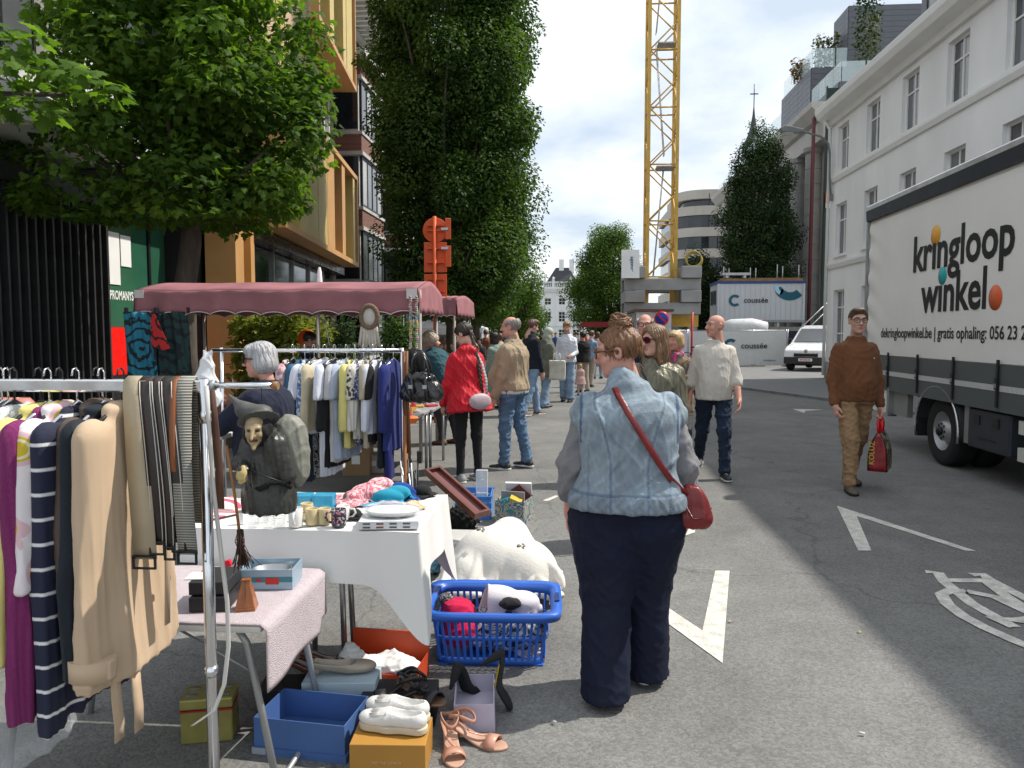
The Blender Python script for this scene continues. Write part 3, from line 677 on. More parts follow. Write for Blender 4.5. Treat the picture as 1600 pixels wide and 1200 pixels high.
MB().bb(0.05, 0.62, -0.15, 0.5, 0, 4.4).build('column', COPPER, gold); MB().bb(0.64, 1.3, 0.1, 0.55, 0, 4.1).build('recess_panel', mat('ochre_panel', (0.38, 0.2, 0.015), 0.5), gold); MB().bb(1.32, 1.62, -0.1, 0.5, 0, 4.0).build('column', COPPER, gold)
def gframe(x0, x1, z0, z1, fins, m1=COPPER, m2=GOLD):
 f = MB().bb(x0, x1, -0.75, 0.55, z0, z0 + .16).bb(x0, x1, -0.75, 0.55, z1 - .16, z1).bb(x0, x0 + .14, -0.75, .55, z0 + .16, z1 - .16).bb(x1 - .14, x1, -0.75, .55, z0 + .16, z1 - .16).build('projecting_frame', m1, gold)
 k = 0
 for a, b2, mm in fins:
  MB().bb(a, b2, -0.7 if mm is not GL_GREY else -0.2, 0.5 if mm is not GL_GREY else -.15, z0 + .165, z1 - .165).build('fin' if mm is not GL_GREY else 'pane', mm, f)
gframe(2.0, GW + .1, 4.05, 7.5, [(2.2, 3.6, GL_GREY), (3.7, 6.0, GOLD), (6.1, 7.4, GOLD), (7.45, 8.6, COPPER), (8.7, 9.9, GL_GREY), (10, 10.6, COPPER), (10.7, 12.2, GL_GREY), (12.3, 12.7, GOLD)])
gframe(6.4, GW + .1, 10.7, 14.6, [(6.6, 8.2, GL_GREY), (8.3, 9.0, GOLD), (9.1, 10.6, GL_GREY), (10.7, 11.3, GOLD), (11.4, 12.6, GOLD)])
gframe(0.2, 5.2, 7.7, 14.6, [(0.4, 1.6, TAN), (1.7, 2.4, GOLD), (2.5, 3.6, TAN), (3.7, 5.0, TAN)], TAN)
MB().bb(5.3, 6.3, -0.25, 0.59, 7.55, 17).build('pier', CONC, gold)
for k in range(3): window(gold, 6.6 + k * 2.1, 8.5 + k * 2.1, 7.9, 10.4, 0.2, TRIM, GL_GREY, 2, (0.7,), 0.09)
MB().bb(6.35, GW, 0.28, 0.59, 7.52, 10.68).build('infill_wall', CONC, gold)
brick = thing('brick_office_building', 'brick and concrete office building with bay windows behind tall tree', 'building', (-9.3, 30.6, 0.06), R(90))
def brick_mat():
 m, N, L, b = _new('red_brick'); tc = N.new('ShaderNodeTexCoord'); mp = N.new('ShaderNodeMapping'); mp.inputs['Rotation'].default_value = (R(90), 0, 0)
 L.new(tc.outputs['Object'], mp.inputs[0]); t = N.new('ShaderNodeTexBrick'); L.new(mp.outputs[0], t.inputs[0])
 t.inputs['Scale'].default_value = 4.6; t.inputs['Color1'].default_value = (0.2, 0.075, 0.05, 1); t.inputs['Color2'].default_value = (0.13, 0.05, 0.035, 1); t.inputs['Mortar'].default_value = (0.3, 0.26, 0.23, 1); t.inputs['Mortar Size'].default_value = 0.014
 L.new(t.outputs[0], b.inputs['Base Color']); b.inputs['Roughness'].default_value = 0.85; return m
BRICK = brick_mat()
MB().bb(0, 34, 0.5, 7, 0, 15.2).build('wall', CONC, brick)
MB().bb(0, 0.05, 0.45, 7, 0, 15.2).build('end_wall', BRICK, brick)
def bay(x0, x1, yo):
 b0 = MB().bb(x0, x1, yo + .12, 0.49, 0.1, 12.6).build('bay', CONC, brick)
 for k in range(4):
  z = 0.6 + k * 3.05
  MB().bb(x0 - .06, x1 + .06, yo - .06, 0.48, z + 2.1, z + 2.25).build('band', CONC, b0)
  MB().bb(x0, x1, yo, yo + .119, z + 2.26, z + 2.93).build('brick_panel', BRICK, b0)
  MB().bb(x0 - .04, x1 + .04, yo - .05, 0.48, z + 2.94, z + 3.06).build('band', CONC, b0)
  window(b0, x0 + .15, x1 - .15, z + .05, z + 2.08, yo + .02, DARKMETAL, GL_GREY, max(2, round((x1 - x0) / 0.95)), (), 0.09)
  MB().bb(x0 - .012, x0, yo + .02, .47, z + 2.27, z + 2.92).build('brick_panel', BRICK, b0)
  MB().bb(x0 - .02, x0, yo + .15, .4, z + .1, z + 2.05).build('pane', GL_DARK, b0)
bay(0.4, 4.0, -0.75)
bay(8.5, 12, -0.75)
bay(17, 20.5, -0.75)
for k in range(4):
 z = 0.6 + k * 3.05
 for x0 in (4.5, 6.4, 12.6, 14.6, 21.2, 23.4): window(brick, x0, x0 + 1.6, z + .1, z + 2.0, 0.42, DARKMETAL, GL_GREY, 2, (), 0.09)
 MB().bb(4.1, 8.4, 0.3, 0.49, z + 2.15, z + 2.95).build('band', CONC, brick)
for zz, yo in ((12.62, -1.1), (15.2, -1.6)):
 MB().bb(-0.2, 34, yo, 0.6 if zz < 13 else 7, zz, zz + .25).build('eaves', CONC, brick)
for i in range(40): MB().bb(0.1 + i * .5, 0.25 + i * .5, -1.55, 0.4, 15.05, 15.19).build('soffit_slat', TRIM, brick)
for x0 in (1, 4, 7): window(brick, x0, x0 + 2.2, 13.2, 14.7, 0.42, DARKMETAL, GL_GREY, 2, (), 0.09)
MB().bb(-0.01, 34, 0.2, 0.49, 14.75, 15.0).build('band', CONC, brick)
# ================================================================ vegetation
def leaf_mat(name, c1, c2, trans=0.35, rough=0.6):
 m, N, L, b = _new(name)
 a = N.new('ShaderNodeVertexColor'); a.layer_name = 'Col'
 s = N.new('ShaderNodeSeparateColor'); L.new(a.outputs[0], s.inputs[0])
 x = N.new('ShaderNodeMix'); x.data_type = 'RGBA'; x.inputs[6].default_value = (*c1, 1); x.inputs[7].default_value = (*c2, 1); L.new(s.outputs[0], x.inputs[0])
 L.new(x.outputs[2], b.inputs['Base Color']); b.inputs['Roughness'].default_value = rough; b.inputs['Specular IOR Level'].default_value = 0.14
 t = N.new('ShaderNodeBsdfTranslucent'); h = N.new('ShaderNodeVectorMath'); h.operation = 'MULTIPLY'; h.inputs[1].default_value = (1.5, 1.6, 0.5); L.new(x.outputs[2], h.inputs[0]); L.new(h.outputs[0], t.inputs[0])
 ms = N.new('ShaderNodeMixShader'); ms.inputs[0].default_value = trans; L.new(b.outputs[0], ms.inputs[1]); L.new(t.outputs[0], ms.inputs[2])
 L.new(ms.outputs[0], N['Material Output'].inputs[0]); return m
def maple_leaf():
 o = [(0, 0), (.10, .04), (.30, -.06), (.28, .06), (.50, .14), (.36, .26), (.42, .44), (.26, .42), (.20, .50), (.16, .72), (.08, .70), (0, .98)]
 pts = o + [(-x, y) for x, y in reversed(o[1:-1])]
 v = [(x, y - .1, -0.25 * abs(x) - .12 * (y - .3) ** 2) for x, y in pts] + [(0, .2, 0.0)]
 n = len(pts); return np.array(v, np.float32), np.array([(i, (i + 1) % n, n) for i in range(n)])
def oval_leaf():
 v = [(0, 0, 0), (.3, .3, -.08), (.26, .7, -.1), (0, 1, -.05), (-.26, .7, -.1), (-.3, .3, -.08), (0, .5, .06)]
 return np.array(v, np.float32), np.array([(i, (i + 1) % 6, 6) for i in range(6)])
def quad_leaf():
 v = [(0, 0, 0), (.3, .5, -.05), (0, 1, -.1), (-.3, .5, -.05)]
 return np.array(v, np.float32), np.array([(0, 1, 3), (1, 2, 3)])
def frames(n, outward, rs, spread=0.9):
 """random leaf frames whose normals lean outward and up; returns (n,3,3) columns x,y,z"""
 nz = outward * 0.7 + np.array([0, 0, 0.75]) + rs.randn(n, 3) * spread * 0.5; nz /= np.linalg.norm(nz, axis=1, keepdims=True)
 y = outward * .8 + rs.randn(n, 3) * 0.6 - np.array([0, 0, 0.35]); y -= (y * nz).sum(1, keepdims=True) * nz; y /= np.linalg.norm(y, axis=1, keepdims=True)
 x = np.cross(y, nz); return np.stack([x, y, nz], -1)
def leaf_cloud(name, tmpl, pos, fr, size, tint, m, parent=None, stuff=True):
 v, f = tmpl; n = len(pos)
 V = np.einsum('nij,kj->nki', fr, v) * size[:, None, None] + pos[:, None, :]
 F = f[None] + (np.arange(n) * len(v))[:, None, None]
 c = np.repeat(tint, len(v))
 me = np_mesh(name, V.reshape(-1, 3), F.reshape(-1, 3), False, np.stack([c, c, c], 1))
 o = link(name, me, parent, None, None, m)
 if stuff: o['kind'] = 'stuff'
 return o
BARK = mat('bark', (0.09, 0.075, 0.06), 0.9, var=0.35, scale=9, bump=0.9, bscale=30, stretch=(1, 1, 0.35))
def clump_points(clumps, per, rs, shell=0.55):
 P, O, C = [], [], []
 for c, r in clumps:
  n = max(4, int(per * np.prod(r) ** (2 / 3)))
  d = rs.randn(n, 3); d /= np.linalg.norm(d, axis=1, keepdims=True)
  rad = shell + (1.08 - shell) * rs.rand(n) ** 0.6
  P.append(np.asarray(c) + d * rad[:, None] * np.asarray(r)); O.append(d); C.append(np.full(n, rs.rand()))
 return np.concatenate(P), np.concatenate(O), np.concatenate(C)
def limbs(name, m, start, tips, r0, rs, parent):
 mb = MB()
 for t in tips:
  t = Vector(t); s = Vector(start); mid = s.lerp(t, .5) + Vector((rs.randn() * .12, rs.randn() * .12, .15)) * (t - s).length * .5
  pts = [s.lerp(mid, i / 4).lerp(mid.lerp(t, i / 4), i / 4) for i in range(5)]
  mb.tube(pts, [r0 * (1 - .2 * i) + .008 for i in range(5)], 6)
 return mb.build(name, m, parent)
rs = np.random.RandomState(3)
MAPLE = leaf_mat('maple_leaf', (0.036, 0.08, 0.016), (0.125, 0.22, 0.035), 0.5)
bx, by = at(288, 430, 11.6).x, 11.6
maple = thing('maple_tree', 'spreading green maple tree rising behind the pink market awning', 'tree', (bx, by, 0.05))
tr = MB().tube([(0.02, 0, 0), (-.02, 0, 1.2), (0.0, 0, 2.2), (.12, 0, 2.9), (.16, .05, 3.6)], [.21, .18, .17, .16, .13], 14).build('trunk', BARK, maple)
cl = []
for i in range(170):
 th = rs.rand() * 2 * math.pi; u = rs.rand() ** .55; zz = rs.rand()
 hz = 3.35 + zz * 4.6; w = 1.6 * (0.62 + .75 * math.sin(min(1, (zz * .9 + .2)) * math.pi * .8))
 if hz < 3.6: w *= .72
 x, y = math.cos(th) * u * w, math.sin(th) * u * w * .85
 s = .38 + .3 * rs.rand(); cl.append(((x, y, hz + (0.55 if u > .8 and x > 1.3 else 0) * rs.randn() * .3), (s, s, s * .62)))
for x, y, z in ((2.15, -.3, 4.6), (2.25, -.2, 4.25), (1.9, -.6, 3.75), (1.75, -.2, 3.55), (1.5, -.5, 3.35), (2.2, 0, 4.95), (1.2, -.9, 3.2), (.6, -1, 3.15), (-1.2, -.8, 3.3), (-2.4, -.4, 3.55), (-2.6, 0, 4), (-2.0, -.6, 3.6), (2.0, 0, 5.6), (-2.8, .3, 4.7)):
 for _ in range(2): cl.append(((x + rs.randn() * .12, y + rs.randn() * .2, z + rs.randn() * .1), (.42, .42, .26)))
P, O, C = clump_points(cl, 620, rs, .35); P[:, 2] = np.maximum(P[:, 2], 3.12 + 0.1 * np.abs(P[:, 0]))
n = len(P); fr = frames(n, O, rs); sz = .105 + .065 * rs.rand(n); tint = np.clip(C * .6 + rs.rand(n) * .5 - .05, 0, 1)
key = P[:, 1] - .25 * np.abs(P[:, 0]); order = np.argsort(key); near, rest = order[:300], order[300:]
leaf_cloud('foliage', maple_leaf(), P[rest], fr[rest], sz[rest], tint[rest], MAPLE, maple)
lv, lf = maple_leaf(); lmes = []
for t in (0.15, .4, .65, .9):
 me = np_mesh('leaf', lv, lf, False, np.full((len(lv), 3), t)); me.materials.append(MAPLE); lmes.append(me)
def place_leaf(parent, p, M, s, t):
 o = link('leaf', lmes[min(3, int(t * 4))], parent)
 o.matrix_local = Matrix([[*(M[i] * s), p[i]] for i in range(3)] + [[0, 0, 0, 1]])
for i in near: place_leaf(maple, P[i], fr[i], sz[i], tint[i])
limbs('limb', BARK, (.14, .03, 3.1), [(1.6, -.4, 4.3), (-1.7, -.3, 4.4), (.4, -1.2, 4.9), (-.6, 1, 5.4), (1.1, .8, 5.6), (.1, -.2, 6.8), (-1.1, -.9, 5.2), (.9, -1.1, 3.7), (1.9, .1, 5.1), (-2.2, .2, 5.2)], .07, rs, maple)
nm = thing('maple_tree', 'bright maple branch reaching into the picture at top left', 'tree', (-7.2, 5.6, 0.05))
MB().tube([(0, 0, 0), (0, 0, 2.3), (.1, 0, 3.4), (.2, 0, 4.6)], [.17, .14, .12, .07], 12).build('trunk', BARK, nm)
limbs('limb', BARK, (.1, 0, 3.2), [(1.9, .6, 3.8), (2.8, .85, 3.6), (1.4, .2, 4.2), (1.0, .9, 3.6), (-1.2, -.3, 4.6), (-.5, 1, 5)], .05, rs, nm)
cl = [((2.3, .75, 4.0), (.45, .4, .2)), ((1.7, .6, 3.95), (.6, .5, .25)), ((2.2, .7, 3.75), (.5, .4, .18)), ((2.75, .85, 3.72), (.42, .3, .15)), ((3.1, .9, 3.62), (.32, .26, .12)), ((2.0, .7, 3.5), (.5, .4, .18)), ((1.6, .5, 3.7), (.5, .4, .2)), ((1.2, .6, 3.4), (.6, .5, .3)), ((2.5, .8, 3.45), (.35, .3, .12)), ((1.7, .6, 4.2), (.5, .5, .3)), ((1, .5, 4.5), (.7, .6, .4))]
cl += [((rs.randn() * .9 - .4, rs.randn() * .9, 4.9 + rs.randn() * .6), (.6, .6, .4)) for _ in range(14)]
P, O, C = clump_points(cl, 520, rs, .2); n = len(P); fr = frames(n, O, rs, .7); sz = .13 + .07 * rs.rand(n); tint = np.clip(.35 + rs.rand(n) * .6, 0, 1)
order = np.argsort(-P[:, 0]); near, rest = order[:300], order[300:]
for i in near: place_leaf(nm, P[i], fr[i], sz[i], tint[i])
leaf_cloud('foliage', maple_leaf(), P[rest], fr[rest], sz[rest], tint[rest], MAPLE, nm)
def column_tree(label, px, Y, prof, m, per, leaf, seed, tilt=0, nclump=260, tmpl=None, trunk_r=.2, zmin=1.5, z0=0.05, csz=(.45, .4), group=None, name='hornbeam_tree', u0=.3, shell=.45):
 """prof: rows of z, radius"""
 rs = np.random.RandomState(seed); x = at(px, 520, Y).x
 t = thing(name, label, 'tree', (x, Y, z0), 0, group)
 zt = prof[-1][0]
 MB().tube([(0, 0, 0), (.05, 0, zt * .3), (0, .05, zt * .6), (0, 0, zt * .9)], [trunk_r, trunk_r * .8, trunk_r * .5, .03], 10).build('trunk', BARK, t)
 tips = []; cl = []
 zs = [p[0] for p in prof]; rr = [p[1] for p in prof]
 zg = np.linspace(zs[0], zs[-1], 200); wg = np.interp(zg, zs, rr) ** 1.3; wg /= wg.sum()
 for i in range(nclump):
  z = rs.choice(zg, p=wg); r = float(np.interp(z, zs, rr)); th = rs.rand() * 2 * math.pi; u = (u0 + (1 - u0) * rs.rand() ** .5) * (0.9 + .13 * math.sin(3 * th + z * 1.3) + .1 * math.sin(2 * th - z * 2.3 + seed))
  s = csz[0] + csz[1] * rs.rand()
  cl.append(((math.cos(th) * r * u, math.sin(th) * r * u, z), (s, s, s * 1.05)))
  if i % 12 == 0: tips.append(cl[-1][0])
 P, O, C = clump_points(cl, per, rs, shell); n = len(P)
 drop = (P[:, 2] < zmin); P = P[~drop]; O = O[~drop]; C = C[~drop]; n = len(P)
 fr = frames(n, O, rs, 1.0); sz = leaf * (.7 + .6 * rs.rand(n)); tint = np.clip(C * .85 + rs.rand(n) * .35 - .08, 0, 1)
 leaf_cloud('foliage', tmpl or quad_leaf(), P, fr, sz, tint, m, t)
 limbs('limb', BARK, (0, 0, max(.8, zs[0] * .8)), tips, trunk_r * .3, rs, t)
 return t
HORN = leaf_mat('hornbeam_leaf', (0.02, 0.05, 0.014), (0.09, 0.155, 0.036), 0.38)
LIGHT = leaf_mat('lime_tree_leaf', (0.05, 0.1, 0.018), (0.12, 0.2, 0.04), 0.4)
DKLEAF = leaf_mat('dark_evergreen_leaf', (0.014, 0.034, 0.013), (0.055, 0.09, 0.032), 0.28)
column_tree('tall dark hornbeam towering behind the orange road signs', 708, 22, [(1.9, .9), (3, 1.75), (5, 2.2), (7.5, 2.4), (10, 2.4), (12, 2.1), (14, 1.5), (15.5, .5)], HORN, 1600, .112, 11, nclump=480, csz=(.3, .36), u0=.3, shell=.65, trunk_r=.24, zmin=1.9)
column_tree('second hornbeam in the row just behind the tall one', 742, 31, [(1.9, 1.0), (3.2, 2.1), (5, 2.4), (8, 2.3), (10, 1.8), (12, .6)], HORN, 420, .13, 12, nclump=240, zmin=1.8)
column_tree('lighter green hornbeam at the far end of the row', 800, 47, [(1.2, 1.0), (2.6, 2.0), (4, 2.0), (5.5, 1.4), (7.2, .4)], LIGHT, 420, .14, 13, nclump=150, zmin=1.0)
column_tree('pale green small tree at the left foot of the mansion view', 812, 62, [(0.6, 1.0), (2, 2.2), (3.4, 1.9), (5.4, .5)], LIGHT, 360, .16, 23, nclump=110, zmin=.4)
column_tree('light green round tree between the mansion and the crane', 951, 62, [(1.2, 1.4), (3, 2.9), (5, 3.2), (7.4, 2.6), (9.6, 1.1)], LIGHT, 420, .16, 14, nclump=260, zmin=.9, csz=(.5, .5))
column_tree('dark columnar tree behind the white site container', 1181, 48.5, [(3.2, 1.8), (5, 2.35), (8, 2.3), (11, 1.8), (13, 1.0), (14.4, .3)], DKLEAF, 520, .15, 15, nclump=330, zmin=3.0, csz=(.4, .35))
column_tree('small dark tree between the crane base and container', 1094, 50, [(1, .7), (3, 1.1), (5, 1.0), (6.6, .4)], DKLEAF, 400, .15, 16, nclump=90, zmin=.8)
BAM = leaf_mat('bamboo_leaf', (0.12, 0.15, 0.02), (0.24, 0.27, 0.05), 0.4)
def hedge(label, x0, x1, Y, dy, z0, z1, m, leaf, n, seed, name='hedge', cat='hedge', tm=None):
 rs = np.random.RandomState(seed); t = thing(name, label, cat, ((x0 + x1) / 2, Y, 0.0)); w = x1 - x0
 P = np.stack([(rs.rand(n) - .5) * w, (rs.rand(n) - .5) * dy, z0 + (z1 - z0) * rs.rand(n) ** .8 + .12 * rs.randn(n)], 1); P[:, 2] += .12 * np.sin(P[:, 0] * 5 + seed) * (P[:, 2] / z1)
 O = rs.randn(n, 3) * .5 + np.array([0, -.6, .3]); O /= np.linalg.norm(O, axis=1, keepdims=True)
 leaf_cloud('foliage', tm or quad_leaf(), P, frames(n, O, rs, 1.1), leaf * (.6 + .8 * rs.rand(n)), rs.rand(n), m, t)
 mb = MB()
 for i in range(26): x = (rs.rand() - .5) * w * .95; y = (rs.rand() - .5) * dy * .7; mb.tube([(x, y, z0 - .05), (x + rs.randn() * .08, y, z0 + (z1 - z0) * .7)], .01, 5)
 mb.build('stem', mat('cane_green', (0.16, 0.17, 0.05), 0.6), t)
 return t
hedge('yellow green bamboo hedge seen under the pink awning', at(370, 520, 14.2).x, at(478, 520, 14.2).x, 14.2, .7, .1, 1.95, BAM, .13, 5200, 31)
hedge('dark green clipped shrub under the awning right of bamboo', at(527, 520, 14.6).x, at(552, 520, 14.6).x, 14.6, .6, .1, 1.7, DKLEAF, .09, 1500, 32, 'shrub', 'shrub')
hedge('low green hedge behind the dreamcatcher stall', at(598, 520, 17).x, at(650, 520, 17).x, 17, .7, .1, 1.72, HORN, .1, 2400, 33)
hedge('small leafy bush by the copper column behind stall', at(478, 520, 15).x, at(524, 520, 15).x, 15, .6, .1, 1.75, BAM, .11, 1800, 34, 'shrub', 'shrub')
hedge('reddish shrub on the roof terrace behind glass balustrade', at(1238, 100, 55).x, at(1262, 100, 55).x, 55, 1.4, 18.92, 20.3, leaf_mat('russet_leaf', (0.1, 0.05, 0.02), (0.16, 0.1, 0.04), .3), .25, 420, 35, 'roof_shrub', 'shrub')
hedge('olive shrub row on the upper roof terrace', at(1272, 80, 53.5).x, at(1310, 80, 53.5).x, 53.5, 1.4, 18.92, 21.3, leaf_mat('olive_leaf', (0.08, 0.08, 0.03), (0.14, 0.15, 0.06), .3), .25, 620, 36, 'roof_shrub', 'shrub')
hedge('dark conifer on the roof terrace beside the dormer', at(1338, 60, 48.5).x, at(1372, 60, 48.5).x, 48.5, 1.5, 16.22, 22.6, DKLEAF, .22, 1500, 37, 'roof_shrub', 'shrub')
# ================================================================ lorry
TRX, TRY = 4.42, 11.66
lorry = thing('lorry', 'white curtain-sided charity lorry with dark grey drop sides parked on the right', 'lorry', (TRX, TRY, 0), R(-90 - 1.6))
BL, BW, BT, BB = 7.6, 2.5, 3.4, 1.26
CURT = mat('cream_curtain', (0.8, 0.79, 0.76), 0.45, var=0.05, scale=1.2, bump=0.12, bscale=3)
NAVY = mat('navy_rail', (0.02, 0.025, 0.035), 0.4)
GREYSIDE = mat('grey_dropside', (0.1, 0.115, 0.115), 0.45, metal=0.2, var=0.1)
FRM = mat('chassis_black', (0.012, 0.012, 0.013), 0.6, var=0.3)
def curtain(u, v):
 x = .06 + u * (BL - .12); z = BB + v * (BT - .24 - BB)
 edge = math.exp(-x * 2.2)
 return (x, -0.010 - .003 * math.sin(x * 2.1 + 1) * math.sin(v * 3.1) - .0012 * math.sin(x * 13 + 2 * v) - edge * edge * .02 * math.sin(v * 34 + x * 9), z)
g = MB().grid(curtain, 120, 60); g.build('curtain', CURT, lorry)
MB().bb(0, BL, 0.012, BW, 1.05, BT - .02).build('body', CURT, lorry)
MB().prism([(-.02, BT - .2), (-.05, BT - .19), (-.06, BT - .05), (.02, BT - .05), (.02, BT - .2)], -.02, BL + .02, 'x').build('top_rail', NAVY, lorry)
MB().prism([(-.06, BT - .045), (-.06, BT + .01), (0, BT + .05), (BW + .05, BT + .05), (BW + .05, BT - .045)], -.03, BL + .03, 'x').build('roof_edge', mat('alu_edge', (0.7, 0.7, 0.7), 0.35, metal=.7), lorry)
MB().bb(-.06, .0, -.03, BW, .95, BT).build('rear_frame', mat('alu_grey', (0.42, 0.43, 0.44), .4, metal=.6), lorry)
nsd = 8; sdl = (BL - .1) / nsd
for i in range(nsd):
 x0 = .05 + i * sdl
 p = MB().bb(x0 + .006, x0 + sdl - .006, -.035, .01, .78, BB - .012).build('drop_side', GREYSIDE, lorry)
 MB().bb(x0 + .01, x0 + sdl - .05, -.04, -.036, .985, 1.045).build('reflective_tape', stripes('reflective_tape', (0.3, 0.31, 0.31), (0.62, 0.63, 0.62), 45, .25, 'X', .4), p)
 st = MB().bb(x0 + sdl - .045, x0 + sdl - .012, -.055, -.036, .82, BB + .04).bb(x0 + sdl - .055, x0 + sdl - .002, -.065, -.05, 1.0, 1.12).build('strap', BLACK, lorry)
 MB().bb(x0 + sdl - .05, x0 + sdl - .007, -.072, -.0655, 1.02, 1.06).build('buckle', STEEL, st)
MB().bb(-.02, BL + 1.8, .75, 1.75, .62, .95).build('chassis', FRM, lorry)
MB().bb(.1, BL, .06, BW - .06, .95, 1.049).build('floor_beam', FRM, lorry)
def wheel(cx, cy, r=.41, w=.27):
 t = MB(); rp = [(r * .56, -w / 2 + .02), (r * .8, -w / 2), (r * .95, -w / 2 + .015), (r, -w / 2 + .05), (r, w / 2 - .05), (r * .95, w / 2 - .015), (r * .8, w / 2), (r * .56, w / 2 - .02)]
 t.lathe(rp, 40); o = t.build('wheel', mat('tyre_rubber', (0.018, 0.018, 0.019), .8, var=.25, bump=.3), lorry, (cx, cy, r), (R(90), 0, 0))
 gr = MB()
 for k in range(4): gr.lathe([(r + .001, -.08 + k * .05), (r + .003, -.075 + k * .05), (r + .001, -.07 + k * .05)], 40)
 gr.build('tread', FRM, o)
 rim = MB().lathe([(r * .57, w / 2 - .02), (r * .55, w / 2 - .03), (r * .5, w / 2 - .1), (r * .42, w / 2 - .13), (r * .3, w / 2 - .09), (r * .28, w / 2 - .02), (r * .12, w / 2 - .01), (0, w / 2 - .01)], 32).build('rim', mat('grey_rim', (0.4, 0.41, 0.42), .4, metal=.5, var=.2), o)
 MB().lathe([(r * .12, w / 2 - .01), (r * .13, w / 2 + .03), (0, w / 2 + .035)], 16).build('hub', DARKMETAL, rim)
 nb = MB()
 for k in range(8): a = k * math.pi / 4; nb.lathe([(.016, 0), (.016, .025), (0, .025)], 6, (r * .21 * math.cos(a), r * .21 * math.sin(a), w / 2 - .03))
 nb.build('wheel_nuts', DARKMETAL, rim)['kind'] = 'stuff'
WX = 2.4
wheel(WX, .17); wheel(WX, .5); wheel(WX, BW - .17); wheel(BL + .55, .17); wheel(BL + .55, BW - .17)
mg = MB(); arc = [(WX + .56 * math.cos(a), .41 + .53 * math.sin(a)) for a in [R(-8 + i * 196 / 22) for i in range(23)]]
mg.add([(x, -.02, z) for x, z in arc] + [(x, .62, z) for x, z in arc], [(i, i + 1, 24 + i, 23 + i) for i in range(22)], 0, True)
mg.build('mudguard', FRM, lorry, solid=.015)
MB().tube([(x, -.022, z) for x, z in arc], .014, 8).build('mudguard_trim', mat('alu_bright', (0.7, 0.7, 0.7), .25, metal=.9), lorry)
MB().bb(WX - .62, WX - .54, 0, .6, .28, .62).build('mud_flap', FRM, lorry)
lift = MB().bb(.05, .95, -.02, .06, .46, .82).build('tail_lift_panel', mat('alu_panel', (0.75, 0.75, 0.73), .45), lorry, bevel=.008)
MB().lathe([(.0, 0), (.075, 0), (.08, .012), (0, .014)], 18).build('round_cover', BLACK, lift, (.2, -.02, .66), (R(90), 0, 0))
MB().bb(.93, 1.0, -.035, .08, .43, .85).build('corner_post', STEEL, lift)
MB().bb(1.0, 1.46, .03, .1, .46, .8).build('side_guard', mat('guard_grey', (0.3, 0.31, 0.3), .5, metal=.3), lorry)
MB().tube([(.05, .05, .8), (.28, .05, 1.22)], .035, 8).tube([(.55, .2, .82), (.85, .2, 1.2)], .03, 8).build('lift_arm', mat('alu_arm', (0.55, 0.55, 0.55), .4, metal=.5), lorry)
BOXM = mat('dark_toolbox', (0.03, 0.036, 0.045), .5, var=.1)
tb = MB().bb(WX + .72, WX + 1.55, 0.0, .5, .34, .76).build('tool_box', BOXM, lorry, bevel=.02)
for k in range(2): MB().bb(WX + .86 + k * .38, WX + .98 + k * .38, -.012, -.001, .6, .7).build('latch', BLACK, tb)
MB().bb(WX + .93, WX + 1.3, -.006, -.001, .45, .47).build('ridge', BLACK, tb)
MB().bb(WX + .6, WX + .7, 0.02, .4, .36, .9).build('side_post', mat('guard_grey', (0.3, 0.31, 0.3), .5), lorry)
for z in (.34, .6): MB().bb(WX + 1.72, WX + 4.2, -.01, .04, z, z + .13).build('side_rail', mat('rail_cream', (0.55, 0.55, 0.5), .5), lorry)
for x in (.95, WX + 1.62, WX + 3.3): MB().bb(x, x + .1, -.03, -.002, .82 - .02, .88 - .02).build('marker_lamp', mat('amber_lens', (0.7, 0.16, 0.01), .25), lorry)
cab = MB().prism([(BL + .1, .5), (BL + 1.75, .5), (BL + 1.8, 1.2), (BL + 1.55, 2.35), (BL + .1, 2.45)], .05, BW - .05, 'y').build('cab', WHITE, lorry, bevel=.05)
MB().prism([(BL + .55, 1.35), (BL + 1.55, 1.35), (BL + 1.4, 2.1), (BL + .6, 2.15)], .03, .048, 'y').build('side_window', GL_DARK, cab)
MB().bb(BL + 1.6, BL + 1.85, .0, BW, .35, .75).build('bumper', FRM, cab)
TXT = mat('print_black', (0.012, 0.012, 0.014), .5, var=0)
def lx(px): # local x of a picture column on the lorry side
 r = ray(px, 520); d = Vector((math.cos(R(-91.6)), math.sin(R(-91.6)), 0)); o = Vector((TRX, TRY, 0))
 det = d.x * -r.y + r.x * d.y; s = (-o.x * -r.y + -r.x * o.y) / det
 return (r.x * o.y - r.y * o.x) / (d.x * r.y - d.y * r.x) if abs(d.x * r.y - d.y * r.x) > 1e-9 else 0
def lz(px, py):
 s = lx(px); d = Vector((math.cos(R(-91.6)), math.sin(R(-91.6)), 0)); Y = TRY + d.y * s
 return at(px, py, Y).z
def side_text(s, px0, px1, py_base, size, bold, name='lettering', m=TXT, dy=-.0165):
 me = text_mesh(s, size, bold, .0006); w = max(v.co.x for v in me.vertices)
 x0, x1 = lx(px0), lx(px1); o = link(name, me, lorry, (x0, dy, lz(px0, py_base)), (R(90), 0, 0), m); o.scale = ((x1 - x0) / w, 1, 1); return o
side_text('krıngloop', 1424, 1582, 425, .62, .014, 'lettering')
side_text('wınkel', 1440, 1541, 487, .62, .014, 'lettering')
side_text('dekringloopwinkel.be | gratis ophaling: 056 23 2', 1378, 1606, 527, .19, .002)
def side_dot(px, py, r, col, nm):
 MB().lathe([(0, 0), (r, 0), (r, .001), (0, .001)], 28).build('print_dot', mat(nm, col, .5, var=0), lorry, (lx(px), -.0145, lz(px, py)), (R(90), 0, 0))
